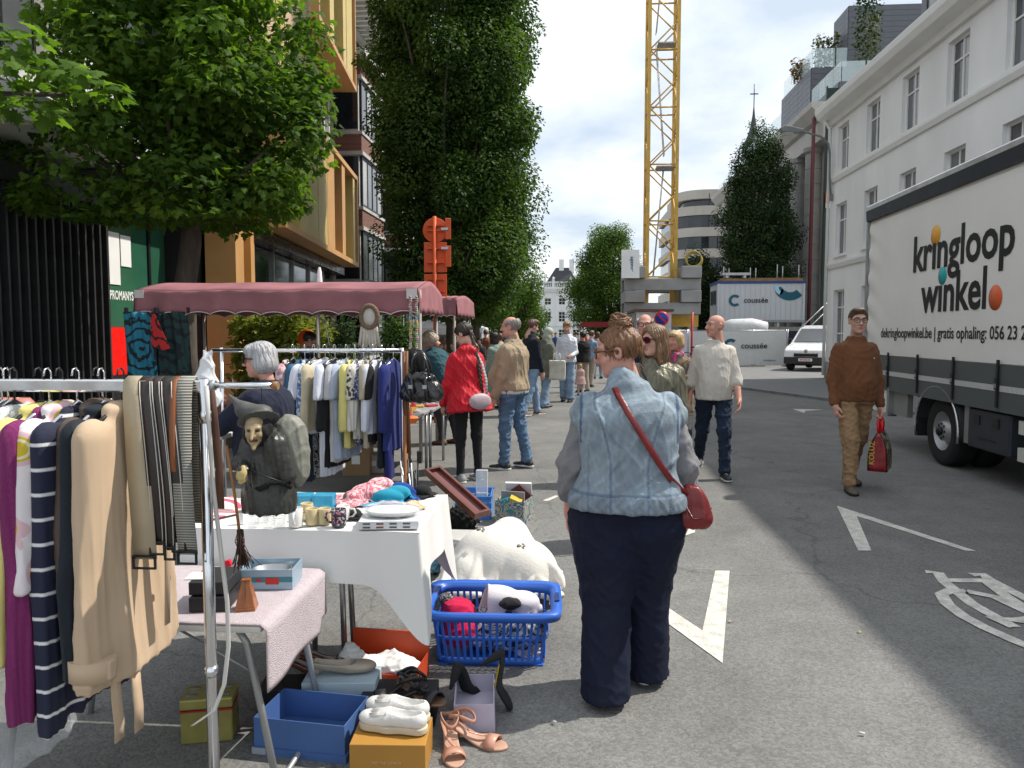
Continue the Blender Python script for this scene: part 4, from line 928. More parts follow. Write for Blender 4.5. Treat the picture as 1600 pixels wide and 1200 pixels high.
side_dot(1458, 368, .12, (0.75, 0.36, 0.03), 'dot_ochre'); side_dot(1471, 431, .105, (0.01, 0.36, 0.36), 'dot_teal'); side_dot(1555, 465, .13, (0.68, 0.12, 0.03), 'dot_orange')
# ================================================================ building site
YEL = mat('crane_yellow', (0.58, 0.35, 0.06), .5, var=.18, scale=3)
crane = thing('tower_crane', 'yellow lattice tower crane mast rising from concrete ballast', 'crane', (4.93, 42.5, 0))
hw = .76
for sx in (-1, 1):
 for sy in (-1, 1): MB().bb(sx * hw - .085, sx * hw + .085, sy * hw - .085, sy * hw + .085, 2.6, 34).build('mast_leg', YEL, crane)
brm = MB()
z = 4.6; k = 0
bh = 1.5
while z < 33:
 for sx, sy in ((0, 1), (0, -1), (1, 0), (-1, 0)):
  def pt(a, zz): return (a * hw, sy * hw, zz) if sx == 0 else (sx * hw, a * hw, zz)
  d = 1 if k % 2 == 0 else -1
  mb = MB().tube([pt(-d, z), pt(d, z + bh)], .04, 6)
  if k % 2 == 0: mb.tube([pt(-1, z), pt(1, z)], .045, 6)
  mb.build('lattice_bar', YEL, crane)
 z += bh; k += 1
for i, z in enumerate((10.5, 17.0, 23.5)):
 MB().bb(-.3, .68, -.6, .6, z, z + .06).build('platform', STEEL, crane)
lad = MB()
for i in range(4):
 z0 = 4.7 + i * 6.5; a, b2 = Vector((-.35 + .5 * (i % 2), 0, z0)), Vector((.15 - .5 * (i % 2), 0, z0 + 6))
 for s in (-.2, .2): lad.tube([a + Vector((0, s, 0)), b2 + Vector((0, s, 0))], .025, 5)
 for j in range(16): p = a.lerp(b2, j / 16); lad.tube([p + Vector((0, -.2, 0)), p + Vector((0, .2, 0))], .015, 4)
lad.build('ladder', mat('galvanised', (0.5, 0.51, 0.52), .5, metal=.5), crane)
BAL = mat('ballast_concrete', (0.3, 0.3, 0.295), .85, var=.15, scale=1.5, bump=.3)
for k in range(4):
 z0 = 2.55 + k * .64
 if k % 2 == 0:
  for y in (-1.55, 1.0): MB().bb(-2.0, 2.0, y, y + .75, z0, z0 + .62).build('ballast_block', BAL, crane, bevel=.03)
 else:
  for x in (-2.0, .95): MB().bb(x, x + 1.05, -1.75, 1.9, z0, z0 + .62).build('ballast_block', BAL, crane, bevel=.03)
MB().bb(-2.1, 2.1, -.3, .3, 1.9, 2.54).bb(-.3, .3, -1.8, 1.8, 1.92, 2.53).build('base_beam', YEL, crane)
for sx in (-1.8, 1.8): MB().bb(sx - .25, sx + .25, -.28, .28, 0, 1.9).build('base_leg', BAL, crane)
MB().bb(-.3, .3, -1.75, -1.2, 0, 1.9).bb(-.3, .3, 1.2, 1.75, 0, 1.9).build('base_leg', BAL, crane)
sgn = MB().box((-1.75, -1.9, 5.2), (.95, .05, 1.5), (R(-4), 0, R(6))).build('notice_board', WHITE, crane)
lettering('coussée', mat('logo_petrol', (0.005, 0.09, 0.14), .5, var=0), sgn, (-1.62, -1.94, 4.75), (R(90), R(-90), R(0)), .26, bold=.004)
coil = thing('hose_coil', 'coiled yellow hose lying on top of the crane ballast', 'hose', (6.6, 41.6, 5.12))
for k in range(6): MB().tube([(.42 * math.cos(a) + .02 * k, .05 * k - .1, .42 + .4 * math.sin(a) - .015 * k) for a in [i * 2 * math.pi / 20 for i in range(21)]], .035, 6, cap=False).build('loop', mat('hose_yellow', (0.4, 0.3, 0.07), .6), coil)
CABW = mat('cabin_white', (0.52, 0.54, 0.56), .5, var=.05, scale=1)
CABG = mat('cabin_grey', (0.3, 0.31, 0.31), .6, var=.1, scale=1)
def site_box(name, label, cat, x0, x1, y0, y1, z0, z1, mm=CABW, pitch=.28):
 t = thing(name, label, cat, (x0, y0, 0)); w, d = x1 - x0, y1 - y0
 b0 = MB().bb(0, w, 0, d, z0 + .1, z1 - .1).build('shell', mm, t)
 nr = int(w / pitch); rm = MB().bb(-.02, .02, -.018, 0, z0 + .12, z1 - .12).mesh('rib'); rm.materials.append(mm)
 for i in range(nr): link('rib', rm, b0, (pitch * .5 + i * w / nr, 0, 0))
 return t, w, d, z0, z1
cab_t, w, d, z0, z1 = site_box('site_container', 'white raised site office container with teal logo beside the crane', 'container', 8.4, 13.2, 44, 46.4, 2.2, 4.45)
BLUEF = mat('frame_blue', (0.02, 0.06, 0.2), .5)
for zz in (4.35,): MB().bb(-.05, w + .05, -.04, d + .04, zz, zz + .14).build('top_frame', BLUEF, cab_t)
MB().bb(-.05, w + .05, -.04, d + .04, 2.16, 2.3).build('bottom_frame', CABG, cab_t)
for x in (0, 1.8, 3.4, w): MB().bb(x - .06, x + .06, .05, .17, 0, 2.16).build('support_post', STEEL, cab_t)
for x in (-.03, w - .09): MB().bb(x, x + .12, -.035, .12, 2.3, 4.35).build('corner_post', CABW, cab_t)
PET = mat('logo_petrol', (0.005, 0.09, 0.14), .5, var=0); PETL = mat('logo_light_blue', (0.35, 0.6, 0.75), .5, var=0)
def ring_c(parent, x, z, r, rw, y, m1=None, a0=45, a1=315, name='logo_ring'):
 pts = [R(a0 + (a1 - a0) * i / 24) for i in range(25)]
 v = [(x + r * math.cos(a), y, z + r * math.sin(a)) for a in pts] + [(x + (r - rw) * math.cos(a), y, z + (r - rw) * math.sin(a)) for a in pts]
 return MB().add(v, [(i, i + 1, 26 + i, 25 + i) for i in range(24)]).build(name, m1 or PET, parent, solid=.004)
ring_c(cab_t, .95, 3.4, .34, .15, -.03)
lettering('coussée', TXT, cab_t, (1.45, -.03, 3.28), (R(90), 0, 0), .42, bold=.006)
ring_c(cab_t, 4.0, 4.35, .95, .45, -.03, PET, 215, 315); MB().lathe([(0, 0), (.225, 0), (.225, .004), (0, .004)], 20).build('logo_end', PET, cab_t, (3.406, -.028, 3.934), (R(90), 0, 0)); ring_c(cab_t, 3.55, 4.1, .4, .22, -.034, PETL, 150, 250)
for k in range(2): MB().bb(-.05, -.03, .5 + k * .9, 1.1 + k * .9, 3.2, 4.0).build('window', GL_GREY, cab_t)
ct = [(-.0, .35, .6), (1.4, .3, .5), (2.6, .35, .5), (3.8, .28, .4)]
SCAF = mat('scaffold_tube', (0.48, 0.48, 0.47), .45, metal=.5)
scf = thing('scaffold_stack', 'stacked scaffold frames and planks on the container roof', 'scaffold', (8.6, 44.2, 4.5))
for x in (.2, .5, 1.7, 2.0, 3.2, 3.5, 4.4): MB().tube([(x, .3, 0), (x, .3, .55 + .45 * rnd.random())], .03, 6).build('tube', SCAF, scf)
for k in range(3): MB().bb(.1, 4.6, .1 + .5 * k, .45 + .5 * k, .003, .16 + .07 * (k % 2)).build('plank', mat('plank_wood', (0.3, 0.17, 0.08), .8, var=.3, scale=4), scf)
MB().bb(.1, 1.7, .15, .8, .36, .5).bb(.3, .45, .2, .7, .2, .36).bb(1.3, 1.45, .2, .7, .2, .36).build('trestle', STEEL, scf)
c2, w, d, z0, z1 = site_box('site_cabin', 'row of low grey site cabins with white end wall under the crane', 'cabin', 3.12, 4.75, 36, 58, 0, 2.65, CABW, .5)
for i in range(9): MB().bb(-.03, -.001, .3 + i * 2.4, 2.5 + i * 2.4, .15, 2.5).build('side_panel', CABG, c2);
for i in range(9): MB().bb(-.045, -.031, .9 + i * 2.4, 1.9 + i * 2.4, 1.3, 2.1).build('window', GL_DARK, c2)
MB().bb(-.12, w + .1, -.1, d, 2.56, 2.68).build('roof', mat('rusty_roof', (0.14, 0.07, 0.05), .7), c2)
npk = thing('no_parking_sign', 'round blue and red no parking sign on white cabin wall', 'sign', (4.27, 35.75, 0))
MB().lathe([(0, 0), (.33, 0), (.33, .02), (0, .02)], 28).build('red_rim', mat('sign_red', (0.6, 0.015, 0.02), .4), npk, (0, 0, 2.24), (R(90), 0, 0))
MB().lathe([(0, .021), (.265, .021), (.265, .026), (0, .026)], 28).build('blue_disc', mat('sign_blue', (0.01, 0.05, 0.36), .4), npk, (0, 0, 2.24), (R(90), 0, 0))
MB().box((0, -.03, 2.24), (.54, .008, .07), (0, R(45), 0)).build('red_bar', mat('sign_red', (0.6, 0.015, 0.02), .4), npk)
MB().tube([(0, .04, 0), (0, .04, 2.3)], .03, 8).build('post', STEEL, npk)
FY = 34.6
def banner(label, x0, x1, m1, h=1.62, name='banner_fence'):
 t = thing(name, label, 'fence', (x0, FY, 0.056)); w = x1 - x0
 def f(u, v): return (u * w, -.02 + .02 * math.sin(u * w * 3 + v) * math.sin(v * 3.1) + .008 * math.sin(u * 40), .06 + v * (h - .08) - .02 * math.sin(u * math.pi))
 b0 = MB().grid(f, 40, 8).build('banner', m1, t)
 for x in [i * w / max(1, round(w / 1.7)) for i in range(max(1, round(w / 1.7)) + 1)]: MB().tube([(x, .06, 0), (x, .06, h + .05)], .022, 8).bb(x - .12, x + .12, -.1, .3, 0, .1).build('post', STEEL, t)
 MB().tube([(0, .06, h), (w, .06, h)], .018, 6).tube([(0, .06, .1), (w, .06, .1)], .018, 6).build('rail', STEEL, t)
 return t
bt = banner('white banner fence with large coussée print right of the bald man', 5.35, 9.65, mat('banner_white', (0.6, 0.61, 0.6), .5, var=.05, bump=.1, bscale=4))
ring_c(bt, 1.85, .95, .3, .13, -.06); lettering('coussée', TXT, bt, (2.3, -.06, .82), (R(90), 0, 0), .36, bold=.004); lettering('coussée.eu', TXT, bt, (3.3, -.06, .25), (R(90), 0, 0), .12)
bv = banner('violet tinted white banner fence with building print behind bicycle', 3.5, 5.3, mat('banner_violet', (0.55, 0.53, 0.62), .5, var=.1, scale=2))
lettering('build', mat('print_grey', (0.25, 0.26, 0.32), .5), bv, (.45, -.06, .75), (R(90), 0, 0), .4)
bk = banner('dark navy banner fence behind the white van', 9.72, 13.2, mat('banner_navy', (0.015, 0.022, 0.04), .5, var=.1))
lettering('KO', WHITE, bk, (.35, -.06, .75), (R(90), 0, 0), .55, bold=.012)
roll = thing('tarpaulin_roll', 'white tarpaulin hump over pipes behind the banner fence', 'tarpaulin', (8.2, 36.3, 0))
MB().tube([(-1.1, 0, 1.72), (-.6, 0, 1.82), (.3, 0, 1.84), (1.0, 0, 1.78)], [.32, .4, .42, .3], 14).build('cover', mat('tarp_white', (0.55, 0.57, 0.57), .5, bump=.4, bscale=5), roll)
MB().bb(-1, .9, -.3, .3, 0, 1.5).build('pipe_stack', CABG, roll)
cln = thing('site_machinery', 'grey site machinery and crates below the raised container', 'machinery', (9.3, 42.2, 0))
MB().bb(-.8, 1.4, 0, 1, 0, 2.0).build('housing', CABG, cln, bevel=.04); MB().bb(1.6, 3.6, .2, 1, 0, 1.9).build('crate', mat('crate_grey', (0.2, 0.2, 0.2), .7), cln); MB().tube([(-.6, -.1, 2.1), (1.2, -.1, 2.25)], .06, 8).build('pipe', mat('pipe_maroon', (0.2, 0.05, 0.06), .5), cln)
stg = thing('site_staircase', 'grey metal site staircase beside the raised container', 'staircase', (11.0, 40.2, 0))
for k in range(9): MB().bb(.25 * k, .25 * k + .3, 0, .8, .24 * k, .24 * k + .03).build('tread', STEEL, stg)
MB().tube([(0, 0, .9), (2.2, 0, 3.1)], .03, 6).tube([(0, 0, .5), (2.2, 0, 2.7)], .025, 6).tube([(0, 0, 0), (0, 0, .9)], .03, 6).tube([(1.1, 0, 1), (1.1, 0, 2)], .03, 6).tube([(2.2, 0, 2), (2.2, 0, 3.1)], .03, 6).build('handrail', STEEL, stg)
rp = thing('red_pole', 'thin red and white pole by the banner fence', 'pole', (at(1081, 500, 32.6).x, 32.6, 0.05))
MB().tube([(0, 0, 0), (.02, 0, 2.4)], .045, 8).build('shaft', mat('pole_red', (0.5, 0.03, 0.06), .5), rp)
MB().lathe([(.16, 0), (.14, .05), (.05, .07)], 14).build('foot', BLACK, rp)
bike = thing('bicycle', 'black bicycle leaning against the white and violet banner fence', 'bicycle', (4.95, 32.6, 0.056))
for x in (0, 1.05):
 wv = MB().tube([(x + .34 * math.cos(a), 0, .34 + .34 * math.sin(a)) for a in [i * 2 * math.pi / 28 for i in range(29)]], .02, 6, cap=False).build('wheel', BLACK, bike)
 sp = MB()
 for i in range(12): a = i * math.pi / 6; sp.tube([(x, 0, .34), (x + .32 * math.cos(a), 0, .34 + .32 * math.sin(a))], .003, 4)
 sp.build('spokes', STEEL, wv)
MB().tube([(0, 0, .34), (.42, 0, .3), (.32, 0, .85), (0, 0, .34)], .02, 6).tube([(.42, 0, .3), (.9, 0, .78), (.35, 0, .75)], .02, 6).tube([(1.05, 0, .34), (.9, 0, .8), (.86, 0, 1.0)], .018, 6).build('frame', BLACK, bike)
MB().tube([(.75, -.25, 1.02), (.86, -.1, 1.0), (.86, .1, 1.0), (.75, .25, 1.02)], .015, 6).build('handlebar', BLACK, bike)
MB().lathe([(0, .86), (.1, .88), (.09, .92), (0, .94)], 10, (.3, 0, 0), sx=1.4).build('saddle', BLACK, bike)
# ================================================================ white van
van = thing('parked_van', 'white panel van parked nose-on beside the dark banner', 'van', (10.35, 32.2, 0.056), R(-32))
VW = mat('van_white', (0.72, 0.73, 0.74), .3, var=.03, coat=.5)
prof = [(-2.05, .38), (-2.1, .55), (-2.05, .82), (-1.75, .98), (-1.2, 1.1), (-.45, 1.72), (.2, 1.82), (1.95, 1.78), (2.1, 1.6), (2.12, .4)]
def vbody(fn):
 return fn
bm_ = MB(); W = .86; n = len(prof)
def ring(s, sh): return [(s * W * (1 - (.13 if z > 1.15 else 0) * (1 if z < 1.7 else 1.35)), y, z) for y, z in prof]
L0, R0 = ring(-1, 0), ring(1, 0)
bm_.add(L0 + R0, [tuple(range(n)), tuple(reversed(range(n, 2 * n)))] + [(i, (i + 1) % n, (i + 1) % n + n, i + n) for i in range(n)])
vb = bm_.build('body', VW, van, bevel=.06)
def quad_part(name, pts, m1, par=van, th=.012): return MB().add(pts, [tuple(range(len(pts)))]).build(name, m1, par, solid=th)
quad_part('windscreen', [(-.72, -1.165, 1.16), (.72, -1.165, 1.16), (.62, -.53, 1.68), (-.62, -.53, 1.68)], GL_GREY)
for s in (-1, 1):
 quad_part('side_window', [(s * .77, -.9, 1.2), (s * .75, .1, 1.2), (s * .72, .1, 1.62), (s * .73, -.48, 1.62)], GL_DARK)
 MB().add([(s * .4, -2.085, .72), (s * .8, -1.99, .72), (s * .82, -1.72, .92), (s * .5, -1.86, .92)], [(0, 1, 2, 3)]).build('headlight', mat('headlamp_glass', (0.6, 0.63, 0.66), .1, metal=.4), van, solid=.03)
 MB().box((s * .95, -.95, 1.18), (.14, .1, .2)).build('wing_mirror', BLACK, van, bevel=.02)
 for y in (-1.35, 1.35):
  wv = MB().lathe([(.16, -.1), (.3, -.1), (.31, -.06), (.31, .06), (.3, .1), (.16, .1)], 24).build('wheel', mat('tyre_rubber', (0.018, 0.018, 0.019)), van, (s * .78, y, .31), (0, R(90), 0))
  MB().lathe([(.2, .03), (.17, .105 * s), (0, .11 * s)], 16).build('hubcap', STEEL, wv)
MB().bb(-.84, .84, -2.16, -2.0, .28, .56).build('bumper', mat('bumper_grey', (0.03, 0.03, 0.033), .6), van, bevel=.03)
MB().bb(-.45, .45, -2.125, -2.09, .58, .7).build('grille', BLACK, van)
pl = MB().bb(-.26, .26, -2.175, -2.162, .4, .51).build('number_plate', WHITE, van)
for k in range(7): MB().bb(-.2 + k * .06, -.165 + k * .06, -2.179, -2.176, .425, .49).build('digit', mat('plate_red', (.4, .02, .02), .5, var=0), pl)
MB().lathe([(0, 0), (.07, 0), (.07, .012), (0, .012)], 12).build('badge', STEEL, van, (0, -2.08, .8), (R(90), 0, 0))
# ================================================================ orange road signs (backs)
rsg = thing('road_sign', 'orange painted backs of road signs stacked on an orange post', 'road sign', (at(680, 520, 13).x, 13, 0))
ORG = mat('primer_orange', (0.6, 0.09, 0.02), .55, var=.1, scale=3)
zz = lambda py: at(680, py, 13).z
MB().tube([(0, 0, 0), (0, 0, zz(338))], .034, 10).build('post', ORG, rsg)
MB().lathe([(0, 0), (.215, 0), (.215, .02), (0, .02)], 30).build('sign_plate', ORG, rsg, (0, .06, (zz(341) + zz(377)) / 2), (R(90), 0, 0), bevel=.006)
for a, b2 in ((378, 425), (428, 466)): MB().bb(-.2, .2, .05, .066, zz(b2), zz(a)).build('sign_plate', ORG, rsg, bevel=.012)
for a, b2 in ((341, 374), (384, 417)): MB().box((.235, .0, (zz(a) + zz(b2)) / 2), (.1, .02, zz(a) - zz(b2)), (0, 0, R(18))).build('sign_plate', ORG, rsg, bevel=.008)
for py in (352, 360, 388, 410, 436, 455): MB().bb(-.13, .16, -.012, .049, zz(py) - .012, zz(py) + .012).build('clamp', ORG, rsg)
for py in (358, 388): MB().bb(.12, .24, -.035, -.013, zz(py) - .02, zz(py) + .02).build('clamp', STEEL, rsg)
# ================================================================ white market tents in the distance
TENT = mat('white_tent', (0.72, 0.73, 0.76), .7, var=.05, scale=1.5, bump=.1, bscale=3)
def tent(label, px, Y, hwid, ze, zp, seed):
 t = thing('market_tent', label, 'tent', (at(px, 520, Y).x, Y, 0))
 a = hwid
 MB().add([(-a, -a, ze), (a, -a, ze), (a, a, ze), (-a, a, ze), (0, 0, zp)], [(0, 1, 4), (1, 2, 4), (2, 3, 4), (3, 0, 4)]).build('roof', TENT, t, solid=.02)
 for s in ((-a, a, -a, -a + .01), (-a, a, a, a + .01)): MB().bb(s[0], s[1], s[2], s[3], ze - .25, ze - .002).build('valance', TENT, t)
 for s in (-a, a): MB().bb(s - .01, s + .01, -a + .02, a - .02, ze - .25, ze - .002).build('valance', TENT, t)
 MB().bb(a - .04, a - .02, -a + .03, a - .03, .1, ze - .255).build('side_wall', TENT, t); MB().bb(-a + .05, a - .05, a - .05, a - .03, .1, ze - .255).build('side_wall', TENT, t)
 for sx in (-1, 1):
  for sy in (-1, 1): MB().bb(sx * (a - .08) - .025, sx * (a - .08) + .025, sy * (a - .08) - .025, sy * (a - .08) + .025, 0, ze).build('leg', STEEL, t)
tent('white pop-up tent with wall left of the crowd under the hornbeam', 716, 40, 1.45, 1.82, 2.35, 1)
tent('small white tent peak seen between awning and orange post', 672, 30, .95, 1.75, 2.1, 2)
tent('far white tent top behind the people in the middle', 815, 66, 1.5, 1.9, 2.7, 3)
# ================================================================ people
SKIN = {}
def skin(name, c):
 if name not in SKIN: SKIN[name] = mat('skin_' + name, c, .58, var=.18, scale=22, bump=.15, bscale=120, spec=.3, vcol=True)
 return SKIN[name]
def hair_mat(name, c, stretch=(1, 1, .18)):
 return mat('hair_' + name, c, .42, var=.38, scale=70, bump=.7, bscale=130, spec=.5, stretch=stretch)
A = lambda *p: np.array(p, np.float32)
def rot_m(yaw=0, pitch=0, roll=0):
 """columns = local axes (x right, y forward, z up); yaw left positive, pitch down positive"""
 return np.array(Euler((-pitch, roll, yaw), 'XYZ').to_matrix(), np.float32)
def head_sdf(P, k=1.0, female=False):
 d = ell(P, (0, -.012, .028), (.0745, .096, .086))
 d = smin(d, ell(P, (0, .022, -.03), (.061, .066, .086)), .03)
 d = smin(d, ell(P, (0, .032, -.074), (.048 if female else .053, .05, .044)), .03)
 d = smin(d, ell(P, (0, .068, -.1), (.021, .018, .017)), .022)
 d = smin(d, seg(P, A(0, .088, .018), A(0, .112, -.026), .008, .013), .014)
 X = P.copy(); X[:, 0] = np.abs(X[:, 0])
 d = smin(d, ell(X, (.012, .101, -.03), (.01, .012, .009)), .008)
 d = smin(d, seg(X, A(.012, .086, .03), A(.045, .072, .028), .009, .008), .016)
 d = smin(d, ell(X, (.037, .06, -.028), (.024, .026, .024)), .02)
 d = smax(d, -ell(X, (.031, .098, .008), (.017, .016, .012)), .012)
 d = smin(d, ell(P, (0, .088, -.058), (.023, .012, .006)), .006)
 d = smin(d, ell(P, (0, .086, -.07), (.02, .012, .007)), .006)
 e = ell(X, (.077, -.012, -.004), (.012, .021, .033)); e = smax(e, -ell(X, (.09, -.008, 0), (.01, .012, .02)), .006)
 d = smin(d, e, .006)
 return smin(d, seg(P, A(0, -.03, -.08), A(0, -.05, -.2), .052 if not female else .046, .06 if not female else .052), .03)
def hand_sdf(P, w, d_, t, n, curl=.5, s=1.0, thumb=.3):
 w, d_, t, n = (np.asarray(q, np.float32) for q in (w, d_, t, n))
 M = np.stack([d_, t, n], 1)
 d = ell(P, w + d_ * .055 * s, (.055 * s, .041 * s, .0155 * s), M)
 d = smin(d, seg(P, w - d_ * .03 * s, w + d_ * .02 * s, .024 * s, .026 * s), .02)
 for k, (o, Lf) in enumerate(((.029, .93), (.01, 1.05), (-.009, 1.0), (-.027, .8))):
  p = w + d_ * (.093 - .004 * abs(k - 1)) * s + t * o * s; a = 0
  for j, (ln, cu) in enumerate(((.043, .55), (.027, .95), (.02, .7))):
   a += cu * curl * (1 + .08 * k); q = p + (d_ * math.cos(a) + n * math.sin(a)) * ln * Lf * s
   d = smin(d, seg(P, p, q, (.0092 - .0008 * j) * s, (.0084 - .0008 * j) * s), .004); p = q
 p = w + d_ * .03 * s + t * .03 * s; q = p + (d_ * .75 + t * .55 + n * thumb) / 1.0 * .042 * s; r_ = q + (d_ * .9 + t * .1 + n * thumb * 1.5) * .032 * s
 d = smin(d, seg(P, p, q, .0125 * s, .0105 * s), .01)
 return smin(d, seg(P, q, r_, .0102 * s, .0085 * s), .004)
def bounds(pts, pad):
 p = np.array(pts, np.float32); return p.min(0) - pad, p.max(0) + pad
class Fig: pass
def figure(H=1.75, gx=1.0, gy=1.0, lean=0, legs=((5, 5), (-5, 8)), toe=(0, 0), spread=0, arms=((5, 8, 15, 0), (5, 8, 15, 0)), head=(0, 0), female=False, heel=(0, 0), shw=1.0, stance=.09):
 """arms: upper flex, upper abduct, forearm flex, forearm abduct (degrees, absolute); index 0 = left (-x), 1 = right"""
 f = Fig(); f.s = H / 1.75; f.gx, f.gy, f.female = gx, gy, female
 pel = A(0, 0, .94); f.hip, f.knee, f.ank, f.fm = [], [], [], []
 mz = 9
 for i, sd in enumerate((-1, 1)):
  a, b2 = R(legs[i][0]), R(legs[i][1]); ab = R(spread)
  h = A(sd * stance * (.7 + .3 * gx), 0, .92); kn = h + .43 * A(sd * math.sin(ab), math.sin(a) * math.cos(ab), -math.cos(a) * math.cos(ab))
  an = kn + .42 * A(sd * math.sin(ab) * .7, math.sin(a - b2), -math.cos(a - b2))
  fm = rot_m(R(toe[i]), R(heel[i])); f.hip.append(h); f.knee.append(kn); f.ank.append(an); f.fm.append(fm)
  for q in (A(0, -.06, -.087), A(0, .17, -.087)): mz = min(mz, (an + fm @ q)[2])
 dz = A(0, 0, -mz)
 for L_ in (f.hip, f.knee, f.ank):
  for i in range(2): L_[i] = L_[i] + dz
 f.pel = pel + dz; f.dz = float(dz[2]); c, s = math.cos(R(lean)), math.sin(R(lean))
 f.T = np.array([[1, 0, 0], [0, c, s], [0, -s, c]], np.float32)      # lean forward
 f.tp = lambda p: f.pel + f.T @ (np.asarray(p, np.float32) - pel)
 f.inv = lambda P: (P - f.pel) @ f.T + pel                           # world-local -> upright torso space
 f.sh, f.el, f.wr, f.fd = [], [], [], []
 for i, sd in enumerate((-1, 1)):
  u, ab, v, vb = (R(q) for q in arms[i]); sh = f.tp((sd * .158 * shw * (.45 + .55 * gx), -.01, 1.36))
  el = sh + .3 * A(sd * math.sin(ab), math.sin(u) * math.cos(ab), -math.cos(u) * math.cos(ab))
  fd = A(sd * math.sin(vb), math.sin(v) * math.cos(vb), -math.cos(v) * math.cos(vb)); wr = el + .255 * fd
  f.sh.append(sh); f.el.append(el); f.wr.append(wr); f.fd.append(fd)
 f.neck = f.tp((0, -.012, 1.46)); f.HM = rot_m(R(head[0]), R(head[1]))
 f.hc = f.neck + A(0, .035 + .02 * s, .165) - (A(0, 0, .0)); return f
def hpt(f, p): return f.hc + f.HM @ np.asarray(p, np.float32)          # head space -> figure space
def hinv(f, P): return (P - f.hc) @ f.HM
TORSO = [(.80, 0, 0, .17, .125), (.92, 0, -.005, .178, .13), (1.06, 0, .0, .15, .112), (1.2, 0, .0, .16, .118), (1.31, 0, -.005, .166, .12), (1.385, 0, -.012, .14, .098), (1.44, 0, -.016, .078, .07), (1.5, 0, -.01, .054, .056)]
def torso_secs(f, add=0.0, z0=.85, z1=1.49, flare=0.0, belly=0.0, hem=1.0):
 out = []
 tz = [t[0] for t in TORSO]
 for z in np.linspace(z0, z1, 14):
  v = [np.interp(z, tz, [t[k] for t in TORSO]) for k in range(1, 5)]
  g = np.interp(z, [1.36, 1.47], [1, 0]); k = max(0, (1.06 - z)) * flare
  bl = belly * math.exp(-((z - 1.05) / .14) ** 2)
  out.append((z, v[0], v[1] + bl * .5, v[2] * (1 + (f.gx - 1) * g) + add + k, v[3] * (1 + (f.gy - 1) * g) + add + k * .8 + bl * .5))
 return out
def make_body(f, par, m, h=.006, hh=.0045, curl=(.5, .5), palm=(None, None), lips=(.78, .5, .5), sleeve=(False, False), hands=True):
 Vs, Fs, n0 = [], [], 0
 def put(V, F):
  nonlocal n0
  Vs.append(V); Fs.append(F + n0); n0 += len(V)
 c = f.hc; V, F = sdf_mesh(lambda P: head_sdf(hinv(f, P), female=f.female), c - A(.13, .15, .25), c + A(.13, .15, .13), h); put(V, F)
 q = hinv(f, V); col = np.ones((len(V), 3)); lp = (np.abs(q[:, 0]) < .022) & (np.abs(q[:, 2] + .064) < .011) & (q[:, 1] > .078); col[lp] = lips
 col[(np.abs(np.abs(q[:, 0]) - .042) < .016) & (np.abs(q[:, 2] + .028) < .016) & (q[:, 1] > .04)] = (1.05, .86, .84)
 cols = [col]
 if hands:
  for i, sd in enumerate((-1, 1)):
   d_ = f.fd[i]; n_ = palm[i] if palm[i] is not None else A(-sd, 0, 0)
   n_ = np.asarray(n_, np.float32); n_ = n_ - d_ * float(n_ @ d_); n_ /= max(1e-6, np.linalg.norm(n_)); t_ = np.cross(n_, d_) * (1 if sd > 0 else -1)
   if i == 0: t_ = np.cross(d_, n_) * -1
   if float(t_ @ A(0, 1, .3)) < 0: t_ = -t_
   w = f.wr[i]; lo, hi = bounds([f.el[i], w, w + d_ * .2], .055) if sleeve[i] else bounds([w - d_ * .03, w + d_ * .18], .06)
   def fn(P, i=i, w=w, d_=d_, t_=t_, n_=n_):
    return smin(hand_sdf(P, w, d_, t_, n_, curl[i]), seg(P, f.el[i], w, .043, .026), .015)
   V, F = sdf_mesh(fn, lo, hi, hh); put(V, F); cols.append(np.tile(A(1.0, .95, .93), (len(V), 1)))
 def trunk(P):
  d = loft(f.inv(P), torso_secs(f, -.04, .84, 1.45), 2.2)
  for i in range(2):
   d = smin(d, seg(P, f.hip[i], f.knee[i], .075 * f.gx, .05), .03); d = smin(d, seg(P, f.knee[i], f.ank[i], .05, .034), .02)
   d = smin(d, seg(P, f.sh[i], f.el[i], .042, .036), .03); d = smin(d, seg(P, f.el[i], f.wr[i], .034, .024), .015)
  return d
 lo, hi = bounds(f.ank + f.wr + f.el + [f.neck, f.tp((.3, 0, 1.3)), f.tp((-.3, 0, 1.3)), f.hip[0], f.pel + A(.3 * f.gx, .25, 0), f.pel - A(.3 * f.gx, .25, 0)], .08)
 V, F = sdf_mesh(trunk, lo, hi, .022); put(V, F); cols.append(np.ones((len(V), 3)))
 return link('body', np_mesh('body', np.concatenate(Vs) * f.s, np.concatenate(Fs), True, np.concatenate(cols)), par, None, None, m)
